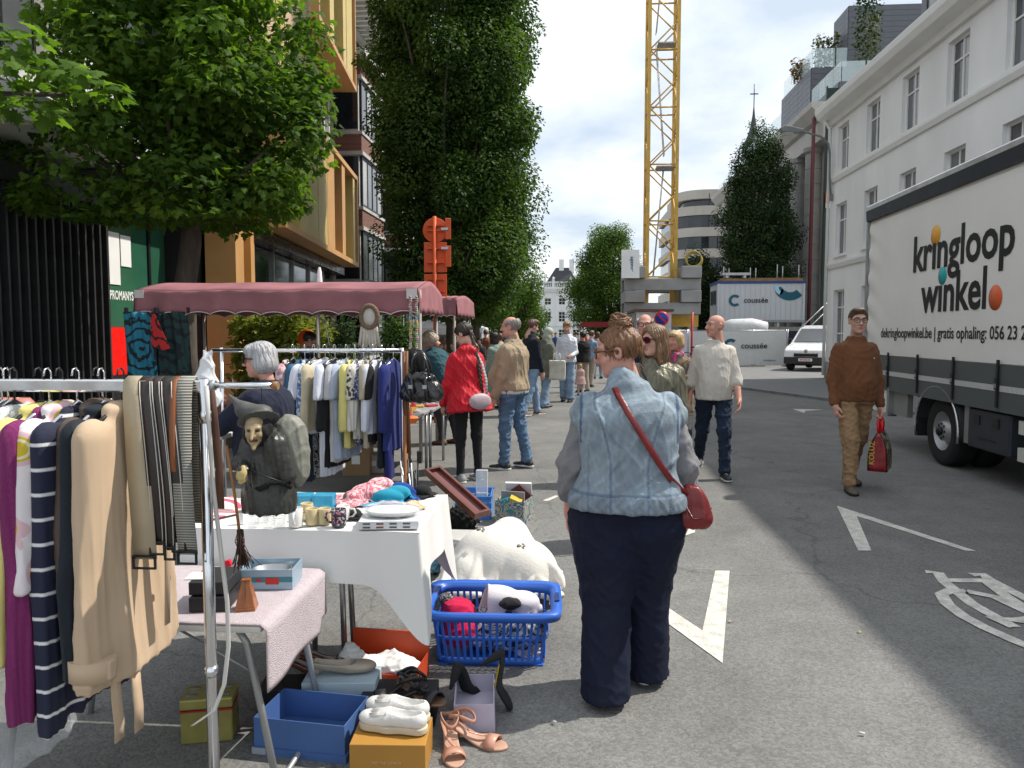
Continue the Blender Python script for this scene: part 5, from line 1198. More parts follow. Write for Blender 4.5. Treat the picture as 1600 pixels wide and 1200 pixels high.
def make_top(f, par, m, name='jumper', z0=.86, add=.022, sleeve=1.95, slr=(.06, .053, .05, .042), h=.011, fold=.01, freq=20, flare=0, belly=0, seed=1, collar=0, hood=False, cuff=True, colfn=None, z1=1.485, e=2.3, extra=None, arms=True):
 def fn(P):
  d = loft(f.inv(P), torso_secs(f, add, z0, z1, flare, belly), e, .02)
  if arms:
   for i in range(2):
    k = min(1, sleeve); e1 = f.sh[i] + (f.el[i] - f.sh[i]) * k
    d = smin(d, seg(P, f.sh[i], e1, slr[0], slr[0] + (slr[1] - slr[0]) * k), .05)
    if sleeve > 1:
     k = sleeve - 1; e2 = f.el[i] + (f.wr[i] - f.el[i]) * k
     d = smin(d, seg(P, f.el[i], e2, slr[2], slr[2] + (slr[3] - slr[2]) * k), .022)
     if cuff: d = smin(d, seg(P, e2 - f.fd[i] * .035, e2 - f.fd[i] * .004, slr[3] + .006, slr[3] + .002), .008)
  if collar: d = smin(d, seg(P, f.neck + A(0, -.01, .0), f.neck + A(0, .004, collar), .072, .066), .02)
  if hood: d = smin(d, ell(P, f.neck + A(0, -.09, -.01), (.12, .06, .07)), .03)
  if extra: d = extra(P, d)
  return smax(d, -seg(P, f.neck + A(0, .01, .02), f.neck + A(0, .03, .14), .056, .06), .01)
 pts = f.el + [f.sh[0], f.sh[1], f.neck + A(0, 0, .08), f.tp((.24 * f.gx + flare * .2, .2, z0)), f.tp((-.24 * f.gx - flare * .2, -.2, z0)), f.tp((0, .22 * f.gy + belly, 1.1))] + (f.wr if sleeve > 1 and arms else [])
 lo, hi = bounds(pts, .1)
 return sdf_obj(name, fn, lo, hi, h, m, par, fold, freq, seed, (1, 1, .6), f.s, colfn)
def make_trousers(f, par, m, r=(.1, .073, .07, .058), h=.011, fold=.01, freq=16, seed=2, top=1.02, name='trousers', add=.012, ext=.0, colfn=None, seat=0.0):
 def fn(P):
  d = loft(f.inv(P), torso_secs(f, add, .84, top), 2.3, .02)
  if seat: d = smin(d, ell(P, f.pel + A(0, -.06, -.02), (.15 * f.gx, .09 + seat, .12)), .05)
  for i in range(2):
   g = .55 + .45 * f.gx
   d = smin(d, seg(P, f.hip[i] + A(0, 0, -.13 if ext > .3 else -.02), f.knee[i], r[0] * g, r[1]), .035)
   a = f.ank[i] + (f.ank[i] - f.knee[i]) * (-.02 + ext); d = smin(d, seg(P, f.knee[i], a, r[2], r[3]), .03)
   if ext < .1: d = smin(d, ell(P, f.ank[i] + A(0, .01, .015), (r[3] * 1.06, r[3] * 1.1, .035)), .02)
  return smax(d, .012 + (.022 if ext > .3 else 0) - P[:, 2], .004)
 lo, hi = bounds(f.ank + f.knee + [f.pel + A(.24 * f.gx, .22 * f.gy, .1), f.pel - A(.24 * f.gx, .22 * f.gy, .1)], .12 + max(0, r[3] - .06)); lo[2] = -.01
 return sdf_obj(name, fn, lo, hi, h, m, par, fold, freq, seed, (1, 1, 1.1), f.s, colfn)
def make_shoes(f, par, m_up, m_sole, h=.007, boot=0.0, name='shoe', w=1.0):
 for i in range(2):
  an, fm = f.ank[i], f.fm[i]
  def up(P):
   q = (P - an) @ fm
   d = seg(q, A(0, -.042, -.05), A(0, .06, -.056), .037 * w, .04 * w)
   d = smin(d, ell(q, (0, .12, -.06), (.045 * w, .075, .028)), .03)
   d = smin(d, seg(q, A(0, -.02, -.05), A(0, -.006, .0 + boot), .042 * w, .044 * w), .03)
   return smax(d, -(q[:, 2] + .068), .006)
  def so(P):
   q = (P - an) @ fm; q2 = q.copy(); q2[:, 2] = 0
   d = smin(seg(q2, A(0, -.045, 0), A(0, .04, 0), .038 * w, .038 * w), seg(q2, A(0, .05, 0), A(0, .14, 0), .043 * w, .043 * w), .03)
   return smax(d, np.abs(q[:, 2] + .0735) - .0135, .006)
  lo, hi = bounds([an + fm @ A(0, -.09, -.1), an + fm @ A(0, .21, -.03), an + A(0, 0, .05 + boot)], .07)
  o = sdf_obj(name, up, lo, hi, h, m_up, par, .0015, 60, i, scale=f.s)
  V, F = sdf_mesh(so, lo, hi, h); link('sole', np_mesh('sole', V * f.s, F), o, None, None, m_sole)
  lc = MB()
  for k in range(4):
   a, b2 = an + fm @ A(-.02, .045 + .02 * k, -.012 - .012 * k), an + fm @ A(.02, .045 + .02 * k, -.012 - .012 * k); mid = (a + b2) / 2 + fm @ A(0, 0, .008)
   lc.tube([tuple(a * f.s), tuple(mid * f.s), tuple(b2 * f.s)], .0035, 5)
  lc.build('laces', m_sole, o)
def make_hair(f, par, m, kind='short', h=.006, seed=0, vol=1.0, fold=.004, top=None):
 v = .012 * vol
 def fn(P):
  q = hinv(f, P); X = q.copy(); X[:, 0] = np.abs(X[:, 0])
  d = ell(q, (0, -.016, .036), (.078 + v, .1 + v, .086 + v))
  if kind == 'fringe':   # bald on top, hair round the back
   d = smax(d, -ell(q, (0, .02, .085), (.085, .12, .062)), .01)
  cut = ell(q, (0, .08, -.03), (.09, .09, .098))                                # clear the face
  if kind in ('short', 'fringe', 'up', 'curly'):
   d = smax(d, -(q[:, 2] + .045 - .25 * (q[:, 1] + .06).clip(0)), .01); d = smax(d, -cut, .012)
   d = smax(d, -ell(X, (.085, .0, -.01), (.03, .028, .04)), .01)
   if kind == 'up': d = smin(d, ell(q, top or (0, .0, .13), (.05, .048, .04)), .02)
   if kind == 'short': d = smin(d, ell(q, (.01, .055, .1), (.055, .04, .026)), .03)
   if kind == 'curly': d = smin(d, ell(q, (0, .03, .1), (.075, .075, .04)), .03)
  elif kind == 'bob':
   d = smin(d, ell(q, (0, -.035, -.03), (.088 + v, .08 + v, .085)), .03)
   d = smin(d, ell(q, (0, .06, .075), (.068, .042, .035)), .025); d = smax(d, -ell(q, (0, .09, -.035), (.072, .085, .092)), .012); d = smax(d, -(q[:, 2] + .1), .01)
  elif kind == 'long':
   d = smin(d, ell(q, (0, -.05, -.08), (.092 + v, .07 + v, .16)), .03); d = smax(d, -ell(q, (0, .085, -.05), (.07, .085, .12)), .012)
   d = smin(d, seg(X, A(.075, .03, .02), A(.088, .02, -.17), .02, .022), .02)
  elif kind == 'tied':
   d = smax(d, -(q[:, 2] + .075), .01); d = smax(d, -cut, .012); d = smax(d, -ell(X, (.085, .0, -.01), (.02, .022, .035)), .01)
  elif kind == 'veil':
   d = smin(d, ell(q, (0, -.03, -.09), (.1, .1, .13)), .04); d = smax(d, -ell(q, (0, .095, -.03), (.06, .075, .085)), .012)
  return d
 c = f.hc; V, F = sdf_mesh(fn, c - A(.16, .18, .3), c + A(.16, .18, .22), h)
 q = hinv(f, V); th = np.arctan2(q[:, 0], -q[:, 1] + .02)
 N = vnormals(V, F)
 s = np.sin(th * 46 + 3 * np.sin(q[:, 2] * 40)) * .5 + np.sin(th * 23 + q[:, 2] * 25 + seed) * .6 + np.sin(q @ A(30, 20, 41) + seed) * .6
 if kind == 'curly': s = np.sin(q[:, 0] * 190) + np.sin(q[:, 1] * 210 + 1) + np.sin(q[:, 2] * 200)
 V = V + N * (fold * .6 * s)[:, None]
 return link('hair', np_mesh('hair', V * f.s, F), par, None, None, m)
def glasses(f, par, m, lens=None, name='glasses', r=.024, tube=.0028):
 g = MB()
 for sd in (-1, 1):
  ring_ = [tuple(hpt(f, (sd * .033 + r * 1.1 * math.cos(a), .108 - .012 * abs(math.cos(a)) * (1 if math.cos(a) * sd > 0 else 0), .008 + r * .88 * math.sin(a))) * f.s) for a in [i * 2 * math.pi / 18 for i in range(19)]]
  g.tube(ring_, tube, 6, cap=False)
  g.tube([tuple(hpt(f, p) * f.s) for p in ((sd * .06, .1, .014), (sd * .079, .05, .012), (sd * .081, -.01, .008), (sd * .08, -.03, -.008))], tube, 6)
 g.tube([tuple(hpt(f, p) * f.s) for p in ((-.009, .112, .012), (0, .114, .015), (.009, .112, .012))], tube, 6)
 o = g.build(name, m, par)
 for sd in (-1, 1):
  pts = [tuple(hpt(f, (sd * .033 + r * 1.05 * math.cos(a), .106 - .01 * abs(math.cos(a)) * (1 if math.cos(a) * sd > 0 else 0), .008 + r * .84 * math.sin(a))) * f.s) for a in [i * 2 * math.pi / 16 for i in range(16)]]
  MB().add(pts, [tuple(range(16))]).build('lens', lens or mat('clear_lens', (.5, .55, .55), .05, var=0, alpha=.08), o)
 return o
def eyes(f, par, brow):
 for sd in (-1, 1):
  o = MB().lathe([(0, -.0115)] + [(.0115 * math.sin(a), -.0115 * math.cos(a)) for a in [i * math.pi / 8 for i in range(1, 8)]] + [(0, .0115)], 12).build('eye', mat('eye_white', (.4, .36, .34), .2, var=0), par, tuple(hpt(f, (sd * .031, .0745, .009)) * f.s)); o.scale = (f.s,) * 3
  MB().lathe([(0, 0), (.0065, 0), (.006, .002), (0, .003)], 10).build('iris', mat('iris_dark', (.03, .02, .015), .2, var=0), o, tuple(f.HM @ A(0, .0098, 0)), Matrix(f.HM.tolist()).to_euler().to_matrix().to_4x4().to_euler() if False else (Matrix(f.HM.tolist()) @ Euler((R(-90), 0, 0)).to_matrix()).to_euler())
  MB().tube([tuple(hpt(f, p) * f.s) for p in ((sd * .014, .1, .03), (sd * .032, .098, .036), (sd * .05, .086, .03))], .0042, 6, flat=.7).build('eyebrow', brow, par)
def spot(px, py, ptop):
 g_ = gnd(px, py); return Vector((g_.x, g_.y, 0)), at(px, ptop, g_.y).z
CR = {}
def crease_col(pairs): return None
JEANS = fabric('mid_blue_denim', (0.1, 0.17, 0.27), var=.3, scale=7, bump=.3); LJEANS = fabric('pale_blue_denim', (0.22, 0.32, 0.45), var=.25, scale=6)
INDIGO = fabric('dark_indigo_denim', (0.012, 0.022, 0.045), var=.35, scale=6)
RUB = mat('white_rubber', (.66, .66, .64), .6, var=.08); RUBD = mat('dark_rubber', (.02, .02, .02), .7)
SK_F, SK_P, SK_T = skin('fair', (.56, .33, .25)), skin('pink', (.58, .3, .23)), skin('tan', (.44, .23, .15))
def person(label, loc, rz, f, group=None): return thing('person', label, 'person', loc, rz, group)
loc, H = spot(977, 1072, 536)
p1 = person('woman seen from behind in pale denim waistcoat and wide navy trousers', loc, R(-2), None)
f = figure(1.575, 1.32, 1.45, 0, ((-9, 6), (8, 8)), (4, -6), .3, ((3, 15, 16, 4), (4, 15, 18, 5)), (80, 8), True, (12, -2), 1.0, .088)
f.hc = f.hc + A(-.05, .02, -.005)
make_body(f, p1, SK_P, .005, .0045, (.6, .6), sleeve=(True, True))
GREYJ = fabric('grey_sweat', (.2, .2, .21), var=.12)
make_top(f, p1, GREYJ, 'sweatshirt', .95, -.01, 1.55, (.064, .076, .077, .066), .01, .011, 24, seed=4)
def denim_cols(V):
 q = f.inv(V); x, z = q[:, 0], q[:, 2]; c = np.ones((len(V), 3)); back = q[:, 1] < .03
 n = folds(V, 1, 26, 5, (1, 1, .8)); c *= (1 + .22 * np.clip(n, -1, 1.2))[:, None]
 for sd in (-1, 1):
  xs = sd * (.085 + .075 * np.clip((z - 1.08) / .3, 0, 1) ** 1.6); d = np.abs(x - xs); ln = back & (d < .007); c[ln] *= A(.7, .74, .82); ed = back & (d > .007) & (d < .016); c[ed] *= 1.15
  xs = sd * (.195 - .02 * (1.3 - z)); d = np.abs(x - xs); c[back & (d < .006) & (z < 1.2)] *= A(.75, .79, .86)
  arm = np.abs(np.abs(x) - .225) < .007; c[arm & (z > 1.2)] *= A(.62, .68, .8)
 band = z < .965; c[band] *= A(.9, .9, .92); c[np.abs(z - .968) < .006] *= A(.6, .66, .76)
 wave = band & (np.sin(x * 130 + 2 * np.sin(z * 90)) > .55); c[wave] *= .84
 return c
DENIM = mat('washed_denim', (.26, .32, .37), .85, var=.26, scale=11, bump=.4, bscale=210, vcol=True, detail=7, spec=.2)
def vest_extra(P, d):
 q = f.inv(P)
 for sd in (-1, 1): d = smin(d, ell(q, (sd * .195, -.01, 1.37), (.05, .08, .045)), .03)   # puffed shoulder caps
 d = smin(d, seg(P, f.neck + A(-.01, -.02, -.02), f.neck + A(-.02, .0, .022), .086, .08), .02)
 for i in range(2): d = smin(d, seg(P, f.sh[i], f.sh[i] + (f.el[i] - f.sh[i]) * .12, .074, .09), .025)
 ridge = np.zeros(len(P))
 for sd in (-1, 1):
  xs = sd * (.085 + .075 * np.clip((q[:, 2] - 1.08) / .3, 0, 1) ** 1.6); ridge += np.exp(-((q[:, 0] - xs) / .009) ** 2)
 d = d - .0035 * ridge * (q[:, 1] < 0) - .006 * (q[:, 2] < .965)
 z = q[:, 2]; x = q[:, 0]
 for a, b2, w_, g_ in ((.02 - .45 * (z - 1.25) + 1.1 * (z - 1.3) ** 2, .9, .014, .011), (-.06 + .3 * (z - 1.2), .5, .02, .008), (.1 - .9 * (z - 1.05), .45, .016, .009), (-.13 + .8 * (z - 1.02), .4, .015, .008), (.02 + 1.6 * (z - 1.0), .2, .02, .006)): d = d - g_ * np.exp(-((x - a) / w_) ** 2) * (q[:, 1] < 0) * np.clip((z - .95) * 12, 0, 1) * np.clip((1.4 - z) * 10, 0, 1)
 return d
make_top(f, p1, DENIM, 'denim_waistcoat', .885, .034, 0, h=.0075, fold=.0055, freq=13, seed=6, flare=.1, colfn=denim_cols, extra=vest_extra, arms=False, e=2.5)
NAVYT = fabric('navy_crepe', (.006, .009, .026), var=.2, bump=.1, rough=.75, sheen=0)
make_trousers(f, p1, NAVYT, (.17, .13, .12, .114), .0105, .006, 13, 8, .93, ext=.4, add=.006, seat=.03)
make_shoes(f, p1, mat('white_canvas', (.6, .6, .58), .7), RUB)
hm = hair_mat('light_brown', (.2, .095, .042))
make_hair(f, p1, hm, 'up', .0052, 3, .55, .006, (-.0, -.03, .122))
bun = MB(); rs = np.random.RandomState(5)
c0 = hpt(f, (0, -.03, .135))
for k in range(46):
 a0 = rs.rand() * 6.28; n_ = A(rs.randn() * .5, rs.randn() * .5, 1); n_ /= np.linalg.norm(n_); u = np.cross(n_, A(1, 0, 0)); u /= np.linalg.norm(u); w = np.cross(n_, u); r0 = .036 + .018 * rs.rand()
 bun.tube([tuple((c0 + n_ * (.006 * k / 8 - .008) + (u * math.cos(a0 + t * .42) + w * math.sin(a0 + t * .42)) * r0 * (1 + .12 * math.sin(t * 1.7 + k))) * f.s) for t in range(12)], [.001 + .0042 * math.sin(math.pi * (t + .5) / 12) for t in range(12)], 5)
bun.build('hair_bun', hm, p1)
stn = MB()
for k in range(260):      # swept-up strands from the nape and temples to the bun
 th = rs.uniform(-2.5, 2.5); z0 = rs.uniform(-.05, .03); p0 = A(math.sin(th) * .082, -.014 - math.cos(th) * .1, z0)
 if p0[1] > .055: continue
 t1 = A(rs.randn() * .02, -.03 + rs.randn() * .02, .118); mid = (p0 + t1) / 2; o_ = mid - A(0, -.015, .02); mid = A(0, -.015, .03) + (mid - A(0, -.015, .03)) / np.linalg.norm((mid - A(0, -.015, .03)) / A(.091, .113, .1))
 pts = [(1 - t) ** 2 * p0 + 2 * t * (1 - t) * (mid * 1.1 + A(0, 0, -.004)) + t * t * t1 for t in (0, .2, .4, .6, .8, 1)]
 stn.tube([tuple(hpt(f, q) * f.s) for q in pts], [.0008, .0022, .0026, .0026, .002, .001], 4)
for k in range(9):
 th = rs.uniform(-1.2, 1.2); p0 = A(math.sin(th) * .07, -.03 - math.cos(th) * .07, -.07); stn.tube([tuple(hpt(f, p0 + A(math.sin(th) * .01 * t, -.006 * t, -.014 * t + rs.randn() * .002)) * f.s) for t in range(4)], .0008, 4)
stn.build('hair_strands', hm, p1)
glasses(f, p1, mat('tortoiseshell', (.12, .045, .015), .25, var=.6, scale=60), r=.029, tube=.0042)
RLEA = mat('oxblood_leather', (.19, .016, .016), .38, var=.2, scale=9, bump=.15, bscale=90, coat=.2)
sec = torso_secs(f, .03, .9, 1.485)
def back_y(x, z, off=.016):
 zz = [s_[0] for s_ in sec]; rx = np.interp(z, zz, [s_[3] for s_ in sec]); ry = np.interp(z, zz, [s_[4] for s_ in sec]); return -ry * max(.05, 1 - abs(x / rx) ** 2.5) ** .4 - off
bag = thing('shoulder_bag', 'dark red leather crossbody bag on the denim waistcoat woman', 'bag', loc, R(-2))
st = [(-.075, 1.47), (-.05, 1.42), (-.01, 1.35), (.04, 1.27), (.09, 1.19), (.14, 1.11), (.19, 1.04), (.235, .99), (.27, .95)]
stv = [A(x, back_y(x, z + .0, .03) if z < 1.46 else -.075, z) + A(0, 0, f.dz) for x, z in st]
vs_, fs_ = [], []
for i, q in enumerate(stv):
 t_ = (stv[min(i + 1, len(stv) - 1)] - stv[max(0, i - 1)]); t_ /= np.linalg.norm(t_); s_ = np.cross(t_, A(0, -1, 0)); s_ /= np.linalg.norm(s_); vs_ += [tuple((q + s_ * .014) * f.s), tuple((q - s_ * .014) * f.s)]
MB().add(vs_, [(2 * i, 2 * i + 1, 2 * i + 3, 2 * i + 2) for i in range(len(stv) - 1)], 0, True).build('strap', RLEA, bag, solid=.006)
def bagf(P):
 q = P - A(.315, -.06, .895 + f.dz); d = loft(q + A(0, 0, 0), [(-.11, 0, 0, .055, .03), (-.09, 0, 0, .075, .045), (0, .0, 0, .072, .045), (.07, -.01, 0, .05, .035), (.1, -.02, 0, .03, .025)], 3, .012)
 return d
sdf_obj('pouch', bagf, A(.2, -.15, .75 + f.dz), A(.43, .03, 1.02 + f.dz), .006, RLEA, bag, .003, 40, 3, scale=f.s)
MB().tube([(.257 * f.s, -.13 * f.s, (.92 + f.dz) * f.s), (.3 * f.s, -.118 * f.s, (.845 + f.dz) * f.s), (.36 * f.s, -.112 * f.s, (.85 + f.dz) * f.s), (.385 * f.s, -.108 * f.s, (.9 + f.dz) * f.s)], .004, 6).build('flap_seam', RLEA, bag)
loc, H = spot(1113, 744, 491)
p = person('bald man in cream jumper and dark jeans walking towards us', loc, R(176), None)
f = figure(H + .01, 1.02, 1.05, 0, ((20, 14), (-20, 16)), (6, -8), 1, ((14, 12, 34, 2), (-10, 13, 6, 6)), (-62, -2), False, (-2, 14))
make_body(f, p, SK_P, sleeve=(True, True)); eyes(f, p, hair_mat('grey', (.25, .23, .21)))
make_top(f, p, fabric('oatmeal_knit', (.57, .53, .47), var=.08), 'jumper', .84, .022, 1.25, (.064, .06, .058, .055), .0095, .006, 15, belly=.05, seed=11)
make_trousers(f, p, INDIGO, (.098, .075, .07, .06), .0095, .012, 15, 12)
make_shoes(f, p, mat('black_trainer', (.02, .02, .022), .6), RUB)
loc3, H = spot(1331, 764, 480)
p = person('man in brown jumper, tan chinos and glasses carrying a red bag', loc3, R(188), None)
f3 = f = figure(H, .98, 1.08, 0, ((-14, 8), (18, 14)), (5, -12), 1.5, ((8, 9, 10, 2), (-2, 12, 22, 2)), (-14, 2), False, (4, 0))
make_body(f, p, SK_F, curl=(1.5, 1.0)); hb = hair_mat('brown', (.09, .05, .03)); make_hair(f, p, hb, 'short', .006, 1, .5); eyes(f, p, hb)
glasses(f, p, BLACK)
make_top(f, p, fabric('tobacco_knit', (.15, .06, .025), var=.1), 'jumper', .86, .022, 1.93, (.064, .058, .056, .044), .0095, .009, 16, belly=.06, seed=14)
make_trousers(f, p, fabric('tan_chino', (.3, .19, .1), var=.1), (.105, .083, .079, .06), .0095, .013, 14, 15)
make_shoes(f, p, mat('taupe_suede', (.11, .09, .07), .85, var=.2), RUBD, boot=.05)
MB().lathe([(0, 0), (.006, 0), (.004, .002), (0, .002)], 8).build('chest_logo', WHITE, p, tuple(A(-.09, .165, 1.27) * f.s), (R(-90), 0, 0))
w = f.wr[0] + f.fd[0] * .1
M188 = Matrix.Rotation(R(188), 3, 'Z'); hw_ = M188 @ Vector(tuple(w * f.s)) + loc3
shp = thing('shopping_bag', 'red glossy shopper bag hanging from the brown jumper man', 'bag', (hw_.x, hw_.y, hw_.z), R(62))
SH1 = mat('shopper_red', (.24, .01, .015), .25, var=.3, scale=12, coat=.4); SH2 = blotch('shopper_print', [(.02, .02, .02), (.35, .3, .04), (.3, .02, .03), (.4, .4, .36), (.03, .03, .03)], 26, .3)
def shb(u, v, s): x = (u - .5) * (.3 + .04 * v); return x
bm_ = MB()
pr = [(-.15, -.5, .075), (-.17, -.3, .085), (-.16, -.17, .03), (-.14, -.15, .012)]
for s in (-1, 1):
 def side(u, v, s=s):
  z = -.52 + v * .37; wx_ = .17 - .01 * v; t = .085 * (1 - v ** 3 * .85); return ((u - .5) * 2 * wx_, s * (t + .006 * math.sin(u * 9 + v * 7)), z)
 MB().grid(side, 12, 12).build('printed_side', SH2, shp, solid=.003)
for s in (-1, 1):
 def gus(u, v, s=s): z = -.52 + v * .37; t = .085 * (1 - v ** 3 * .85); return (s * (.17 - .01 * v), (u - .5) * 2 * t, z)
 g_ = MB().grid(gus, 6, 10).build('red_gusset', SH1, shp, solid=.003)
 MB().tube([(s * .17, -.085, -.52), (s * .168, -.083, -.35), (s * .163, -.05, -.22), (s * .16, -.012, -.15)], .006, 6).tube([(s * .17, .085, -.52), (s * .168, .083, -.35), (s * .163, .05, -.22), (s * .16, .012, -.15)], .006, 6).build('black_edging', BLACK, shp)
MB().bb(-.17, .17, -.085, .085, -.525, -.521).build('base', SH1, shp)
for s in (-1, 1): MB().tube([(-.07, s * .012, -.16), (-.06, s * .02, -.06), (-.01, s * .008, .0), (.01, s * .008, .0), (.06, s * .02, -.06), (.07, s * .012, -.16)], .012, 6, flat=.4).build('handle', mat('handle_red', (.6, .01, .02), .4), shp)
lettering('KOLUZ', mat('print_gold', (.5, .34, .06), .4, var=0), shp, (-.176, .03, -.46), (R(90), R(-90), R(-90)), .07, bold=.001)
loc4, H = spot(733, 752, 527)
p = person('woman in red parka with long dark braid and black leggings', loc4, R(38), None)
f4 = f = figure(1.66, 1.0, 1.1, 9, ((0, 3), (2, 4)), (8, -4), 2.5, ((10, 10, 28, -4), (14, 14, 38, -8)), (26, 28), True, (0, 0))
make_body(f, p, SK_F); hd = hair_mat('dark_brown', (.03, .018, .012)); make_hair(f, p, hd, 'tied', .006, 2)
bb_ = MB()
for k in range(3):
 pts = []
 for i in range(34):
  t = i / 33; base = hpt(f, (0, -.105, .0)) * (1 - min(1, t * 4)) + (f.tp((.05 + .03 * t, -.155 - .02 * math.sin(t * 3), 1.42 - .62 * t))) * min(1, t * 4)
  a = t * 26 + k * 2.094; pts.append(tuple((base + A(math.cos(a) * .014, math.sin(2 * a) * .008, 0)) * f.s))
 bb_.tube(pts, [.014 * (1 - .55 * i / 33) for i in range(34)], 7)
bb_.build('braid', hd, p)
REDN = fabric('scarlet_nylon', (.5, .006, .018), var=.1, rough=.55, bump=.15, sheen=.05)
make_top(f, p, REDN, 'parka', .76, .033, 1.95, (.068, .064, .062, .05), .01, .013, 17, flare=.2, seed=21, hood=True, collar=.03)
make_trousers(f, p, fabric('black_legging', (.012, .012, .014), var=.15), (.088, .064, .06, .043), .01, .003, 24, 22, add=0)
make_shoes(f, p, mat('grey_trainer', (.25, .26, .27), .7), RUB)
lb = thing('belt_bag', 'small lilac crossbody bag on the red parka woman', 'bag', loc4, R(38))
sdf_obj('pouch', lambda P: ell(P, f.tp((.0, -.235, .86)), (.14, .045, .09)), f.tp((-.2, -.34, .72)), f.tp((.2, -.13, 1.0)), .007, mat('lilac_leather', (.42, .33, .36), .5, bump=.1), lb, .002, 30, 1, scale=f.s)
MB().tube([tuple(f.tp(q) * f.s) for q in ((.1, -.215, .93), (.12, -.2, 1.1), (.1, -.175, 1.28), (.05, -.12, 1.44))], .016, 6, flat=.3, up=(0, 1, 0)).build('strap', stripes('lilac_webbing', (.5, .45, .47), (.3, .26, .28), 30, .5, 'Z'), lb)
loc5, H = spot(800, 732, 496)
p = person('grey-haired man in beige jacket and jeans standing in profile', loc5, R(70), None)
f = figure(H, 1.1, 1.25, 0, ((5, 4), (-8, 4)), (2, -8), 1.5, ((8, 8, 20, 2), (2, 10, 34, -10)), (10, 4), False, (0, 0))
make_body(f, p, SK_P); make_hair(f, p, hair_mat('grey', (.25, .23, .21)), 'fringe', .006, 3); eyes(f, p, hair_mat('grey', (.25, .23, .21)))
make_top(f, p, fabric('beige_cotton', (.36, .28, .19), var=.1), 'jacket', .9, .034, 1.93, (.07, .066, .064, .05), .0095, .011, 16, belly=.1, seed=31, collar=.05)
make_top(f, p, fabric('white_tee', (.7, .7, .68)), 'shirt', .86, .016, 0, h=.012, arms=False, z1=1.05, belly=.05, fold=.002)
make_trousers(f, p, JEANS, (.1, .078, .074, .066), .0095, .013, 15, 33)
make_shoes(f, p, mat('black_trainer', (.02, .02, .022), .6), RUB)
loc6, H = spot(700, 694, 540)
p = person('grey-blonde woman in teal jacket bending over the jewellery table', loc6, R(62), None)
f = figure(1.66, 1.05, 1.1, 34, ((4, 6), (-2, 6)), (0, 0), 2, ((30, 8, 40, -6), (34, 8, 46, -6)), (20, 40), True)
make_body(f, p, SK_P, .007, .006); make_hair(f, p, hair_mat('ash_blonde', (.42, .36, .27)), 'bob', .007, 4, 1.2)
make_top(f, p, fabric('teal_fleece', (.03, .085, .105)), 'jacket', .84, .03, 1.9, h=.013, seed=41, collar=.03)
make_trousers(f, p, fabric('dark_skirt', (.03, .03, .035)), (.12, .13, .1, .05), .014, .005, top=1.0)
make_shoes(f, p, mat('brown_sandal', (.14, .06, .03), .6), RUBD, .009)
p7 = at(417, 538, 4.45)
p = person('woman with grey bob, sunglasses and navy top inspecting a wallet', (p7.x, 4.45, 0), R(82), None)
f = figure(1.5, 1.2, 1.25, 4, ((2, 4), (0, 4)), (0, 0), 2, ((50, 8, 105, -18), (18, 12, 30, -4)), (16, 4), True)
make_body(f, p, SK_P, .005, .0045, (.9, .7), sleeve=(True, True)); make_hair(f, p, hair_mat('silver', (.42, .42, .43)), 'bob', .005, 6, 1.0)
glasses(f, p, BLACK, mat('dark_lens', (.006, .006, .007), .08, var=0), 'sunglasses', .027, .004)
make_top(f, p, fabric('navy_jersey', (.012, .016, .035)), 'top', .82, .03, 1.3, (.075, .068, .066, .06), .01, .007, 18, belly=.06, seed=51)
make_trousers(f, p, INDIGO, h=.016); make_shoes(f, p, BLACK, RUBD, .01)
wq = f.wr[0] + f.fd[0] * .09; M7 = Matrix.Rotation(R(82), 3, 'Z'); wv = M7 @ Vector(tuple(wq * f.s)) + Vector((p7.x, 4.45, 0))
wal = thing('wallet', 'black wallet held up by the grey-haired woman', 'wallet', wv, R(20))
MB().box((0, 0, .04), (.1, .014, .09), (.2, .1, 0)).build('flap', BLACK, wal, bevel=.004); MB().box((.0, -.03, .035), (.1, .012, .085), (-.5, .1, 0)).build('front', BLACK, wal, bevel=.004)
def q_at(px, ptop, Y): a = at(px, ptop, Y); return Vector((a.x, Y, 0)), a.z
loc, H = q_at(1022, 508, 5.7)
p = person('woman with sunglasses and metallic olive blouse walking towards us', loc, R(170), None)
f = figure(H - .01, 1.12, 1.15, 0, ((8, 6), (-8, 8)), (0, 0), 1, ((5, 10, 25, 2), (5, 10, 25, 2)), (-42, 2), True)
make_body(f, p, SK_F, .0055, .006); hg = hair_mat('honey_brown', (.2, .11, .055)); make_hair(f, p, hg, 'long', .0055, 7, 1.1, .006)
glasses(f, p, mat('wine_frame', (.1, .01, .02), .3), mat('wine_lens', (.06, .008, .012), .08, var=0), 'sunglasses', .028, .004)
make_top(f, p, mat('metallic_olive', (.15, .14, .1), .42, metal=.35, var=.35, scale=60, bump=.6, bscale=60, stretch=(1, 1, .12)), 'blouse', .8, .03, 1.9, (.08, .075, .075, .05), .01, .008, 22, flare=.1, seed=61, collar=.03)
make_trousers(f, p, fabric('black_cotton', (.015, .015, .017)), h=.016); make_shoes(f, p, BLACK, RUBD, .01)
cs = thing('crossbody_strap', 'thin black bag strap across the metallic olive blouse', 'bag', loc, R(170))
MB().tube([tuple(f.tp(q) * f.s) for q in ((.1, .07, 1.46), (.08, .14, 1.38), (0, .185, 1.24), (-.1, .19, 1.08), (-.2, .12, .95))], .008, 6).build('strap', BLACK, cs)
MB().box(tuple(f.tp((-.27, .08, .86)) * f.s), (.08, .2, .16)).build('pouch', BLACK, cs, bevel=.02)
